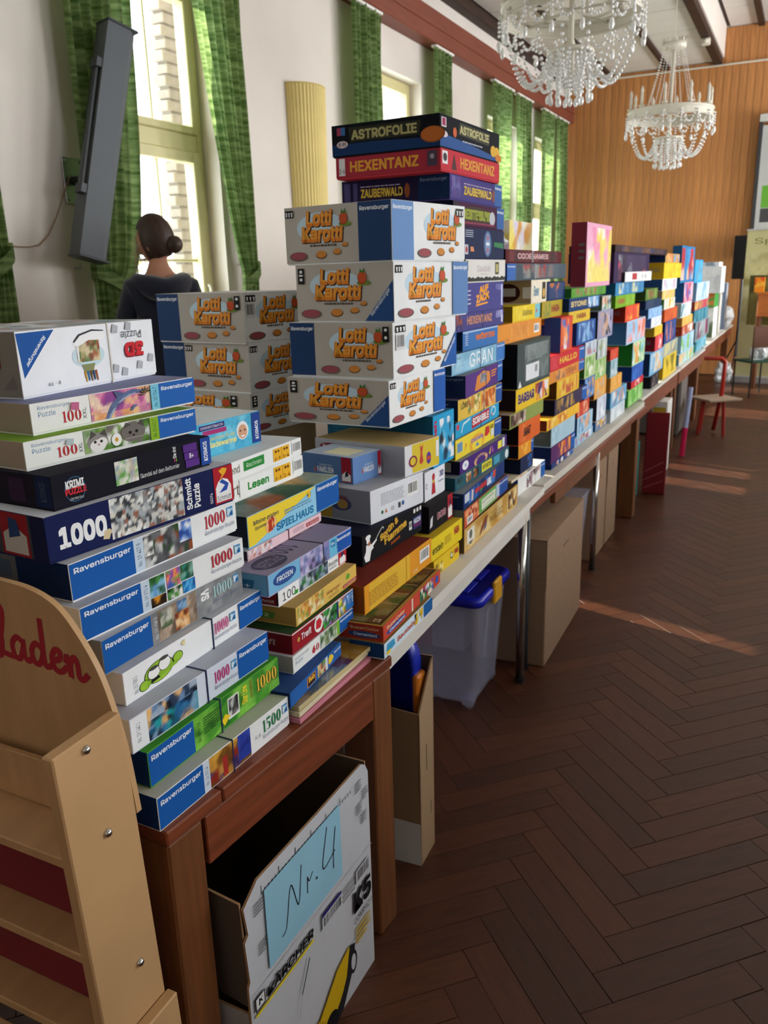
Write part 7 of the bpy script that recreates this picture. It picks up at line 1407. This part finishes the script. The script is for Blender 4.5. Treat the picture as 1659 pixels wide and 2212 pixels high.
me = bpy.data.meshes.new('hair'); bm.to_mesh(me); bm.free(); me.materials.append(M['hair']); o = bpy.data.objects.new('hair', me); COL.objects.link(o); o.parent = hp
b = MB(); b.ball((0, -.118, -.045), .047, nu=14, nv=10, sz=.9); b.build('hair_bun', M['hair'], hp, True)
b = MB(); b.tube([(.024*math.cos(k*.63), -.098, -.045+.034*math.sin(k*.63)) for k in range(11)], .006, 'c89080', 6); b.build('hair_tie', M['plastic'], hp, True)
rr = random.Random(4); M['loose'] = mat('loose_hair', 'a08468', rough=.5)
b = MB()
for k in range(26):
    s = rr.uniform(-1, 1); a = Vector((.07*s, .045, rr.uniform(0, .10))); P = [a, a+Vector((.02*s, .035, -.03)), a+Vector((.03*s+rr.uniform(-.02, .02), .05+rr.uniform(-.02, .02), -.11-rr.uniform(0, .06)))]; b.tube(smooth(P, 4), .0012, n=4)
o = b.build('loose_strands', M['loose'], hp); o['kind'] = 'stuff'
# ------------------------------------------------------------------ right far end
t = empty('projection_screen', (-.80, YE-.10, 1.75), 0, 'pale grey projection screen on the pine wall at the right edge', 'screen')
b = MB(); b.box(0, -.012, .02, 2.4, 0, 1.75, 'b9bab8', ch=.002); b.build('canvas', M['matte'], t); b = MB(); b.box(-.05, -.015, -.02, -.0005, .05, 1.80, '3a3a3c', ch=.004); b.build('edge_frame', M['matte'], t); b = MB(); b.box(-.05, -.03, 1.8005, 2.45, .06, 1.90, 'c8c8c4', ch=.006); b.build('case', M['matte'], t)
f = Face(.5, .5); f.R(0, .4, 1, 1, '6aa840').R(0, 0, 1, .38, '4a4a4c'); f.build('poster_print', t, (.06, -.0125, .45), (1, 0, 0), (0, 0, 1))
t = empty('loudspeaker', (-1.02, YE-.50, 0), 0, 'black loudspeaker cabinet standing at the pine wall beside the banner', 'speaker')
b = MB(); b.box(0, 0, 1.42, .28, .26, 2.02, '17161a', ch=.008); b.build('cabinet', M['matte'], t); b = MB(); b.box(.02, -.008, 1.45, .26, 0, 1.99, '0f0f11', ch=.004); b.build('grille', M['matte'], t)
b = MB(); b.tube([(.14, .13, .3), (.14, .13, 1.42)], .02, '222224', 8); b.build('pole', M['plastic'], t)
for k in range(3):
    a = 2*math.pi*k/3+.4; b = MB(); b.tube([(.14, .13, .55), (.14+.3*math.cos(a), .13+.3*math.sin(a)*.35, .01)], .012, '222224', 6); b.build('leg', M['plastic'], t)
t = empty('roll_up_banner', (-.82, 12.9, 0), math.radians(-12), 'pale yellow roll up banner with a dark olive picture at the right edge', 'banner')
b = MB(); b.box(0, 0, .1, .85, .004, 2.06, 'cfc894'); b.build('canvas', M['matte'], t); f = Face(.85, 1.96); f.I(0, .38, 1, .85, ['cfc894', 'b8b07a', '8a7f4a', 'd4cea0', '6a6238'], 5, 14).I(.1, .36, .9, .70, ['6a6238', '4f4a2a', '8a7f4a'], 6, 10).T('Spiele', .12, .90, .8, .95, '7a784a', .01); f.build('print', t, (0, -.0005, .1), (1, 0, 0), (0, 0, 1))
b = MB(); b.box(-.01, -.02, 2.06, .86, .02, 2.08, 'c0c0c0', ch=.003); b.build('top_bar', M['plastic'], t); b = MB(); b.box(-.02, -.09, 0, .87, .09, .1, 'b8b8b8', ch=.01); b.build('base', M['plastic'], t)
t = empty('table', (-.60, 12.2, 0), 0, 'orange wooden counter at the right edge with a white sign on it', 'table')
M['orange_wood'] = mat('orange_wood', 'b8662a', rough=.45, noise=(4, .12), stretch=(1, 8, 8))
b = MB(); b.box(0, 0, 1.23, 1.6, .5, 1.26, ch=.004); b.build('tabletop', M['orange_wood'], t); b = MB(); b.box(.02, .02, .95, 1.58, .04, 1.2295, ch=.003); b.build('front_board', M['orange_wood'], t)
for xx in (.04, 1.54): leg_box(t, xx, .08, .06, 1.2295); leg_box(t, xx, .42, .06, 1.2295)
t = empty('sign', (-.44, 12.3, 1.2605), math.radians(-8), 'white sign card standing on the orange counter at the right edge', 'sign')
b = MB(); b.box(0, 0, 0, .42, .012, .20, 'eeeeee', ch=.004); b.build('card', M['card'], t); f = Face(.42, .2); f.C(.3, .6, .08, 'c8708a').LN(.2, .3, .8, .45, 1, 'b0b0b4'); f.build('print', t, (0, -.0005, 0), (1, 0, 0), (0, 0, 1))
BX['V1'] = (-.52, 12.25, 1.2605, 0, .12, .12, .19); box_thing('V1', 'orange and yellow box beside the white sign on the counter', 'e8a030', 'e8a030', 'e07828', None, lambda f: f.I(0, 0, 1, 1, ['e88a2a', 'f0b040', 'd8502a'], 3, 6))
def chair(label, x, y, rz, seat_c):
    t = empty('chair', (x, y, 0), math.radians(rz), label, 'chair')
    b = MB(); b.box(-.2, -.2, .43, .2, .2, .455, seat_c, ch=.006); b.build('seat', M['matte'], t)
    b = MB(); b.box(-.2, -.21, .62, .2, -.185, .88, '5a3420', ch=.006); b.build('backrest', M['matte'], t)
    for xx, yy, z in ((-.185, -.195, .87), (.185, -.195, .87), (-.185, .18, .43), (.185, .18, .43)):
        b = MB(); b.tube([(xx, yy, 0), (xx, yy, z)], .011, '26241f', 8); b.build('leg', M['plastic'], t)
    return t
chair('dark legged chair with a green seat at the right edge of the aisle', -.50, 11.6, 35, '1f4a38')
chair('second dark legged chair with a grey seat, cut by the right edge', 0.05, 11.55, 20, '6a6a6c')
bag('plastic_bag', 'pale bag lying on the green chair seat at the right', (-.50, 11.6, .456), (.10, .1, .12), 3)
bag('plastic_bag', 'bright white plastic bag on the floor beneath the green seat', (-.98, 12.9, 0), (.11, .12, .16), 11)
bag('plastic_bag', 'second bright white plastic bag on the floor at the right edge', (-.15, 12.0, 0), (.14, .13, .15), 12)
b = MB(); b.tube([(XW, YE-.02, 4.36), (4.9, YE-.02, 4.36)], .014, n=8); tag(b.build('conduit', M['ivory']), 'thin ivory conduit along the top of the pine end wall', 'pipe')
t = empty('motion_detector', (-1.47, 12.3, 4.38), 0, 'small ivory detector fixed to the dark ceiling beam', 'detector')
b = MB(); b.box(-.05, -.05, -.08, .05, .05, 0, ch=.01); b.build('housing', M['ivory'], t); b = MB(); b.ball((0, -.05, -.04), .035, nu=12, nv=8); b.build('lens', M['ivory'], t, True)

# ------------------------------------------------------------------ unseen row of tables added across the aisle to shade floor and low boxes
for k, (yy, ln) in enumerate(((-1.8, 3.0), (1.3, 3.0), (4.4, 3.0), (7.5, 3.0))):
    t = empty('table', (1.75, yy, 0), 0, ('first', 'second', 'third', 'fourth')[k]+' cloth covered trestle table across the aisle', 'table')
    b = MB(); b.box(0, 0, .72, .9, ln, .75, '6a6660', ch=.004); b.build('tabletop', M['matte'], t)
    b = MB(); b.box(-.006, .0, .03, -.001, ln, .75, '5c5852', ch=.002); b.build('table_skirt', M['matte'], t)
    for xx in (.06, .84):
        for y2 in (.08, ln-.08): leg_box(t, xx, y2, .05, .7195)
    for q in range(3):
        BX['W%d%d' % (k, q)] = (1.76+.5, yy+.1+q*.97, .7505, 0, .85, .45, (.42, .55, .36)[(q+k) % 3])
        box_thing('W%d%d' % (k, q), ('brown', 'grey', 'dark blue')[q]+' carton on the '+('first', 'second', 'third', 'fourth')[k]+' table across the aisle', ('8a6e52', '77777a', '2a3a66')[q], ('8a6e52', '77777a', '2a3a66')[q], ('7a6048', '6a6a6c', '243258')[q], name='carton')
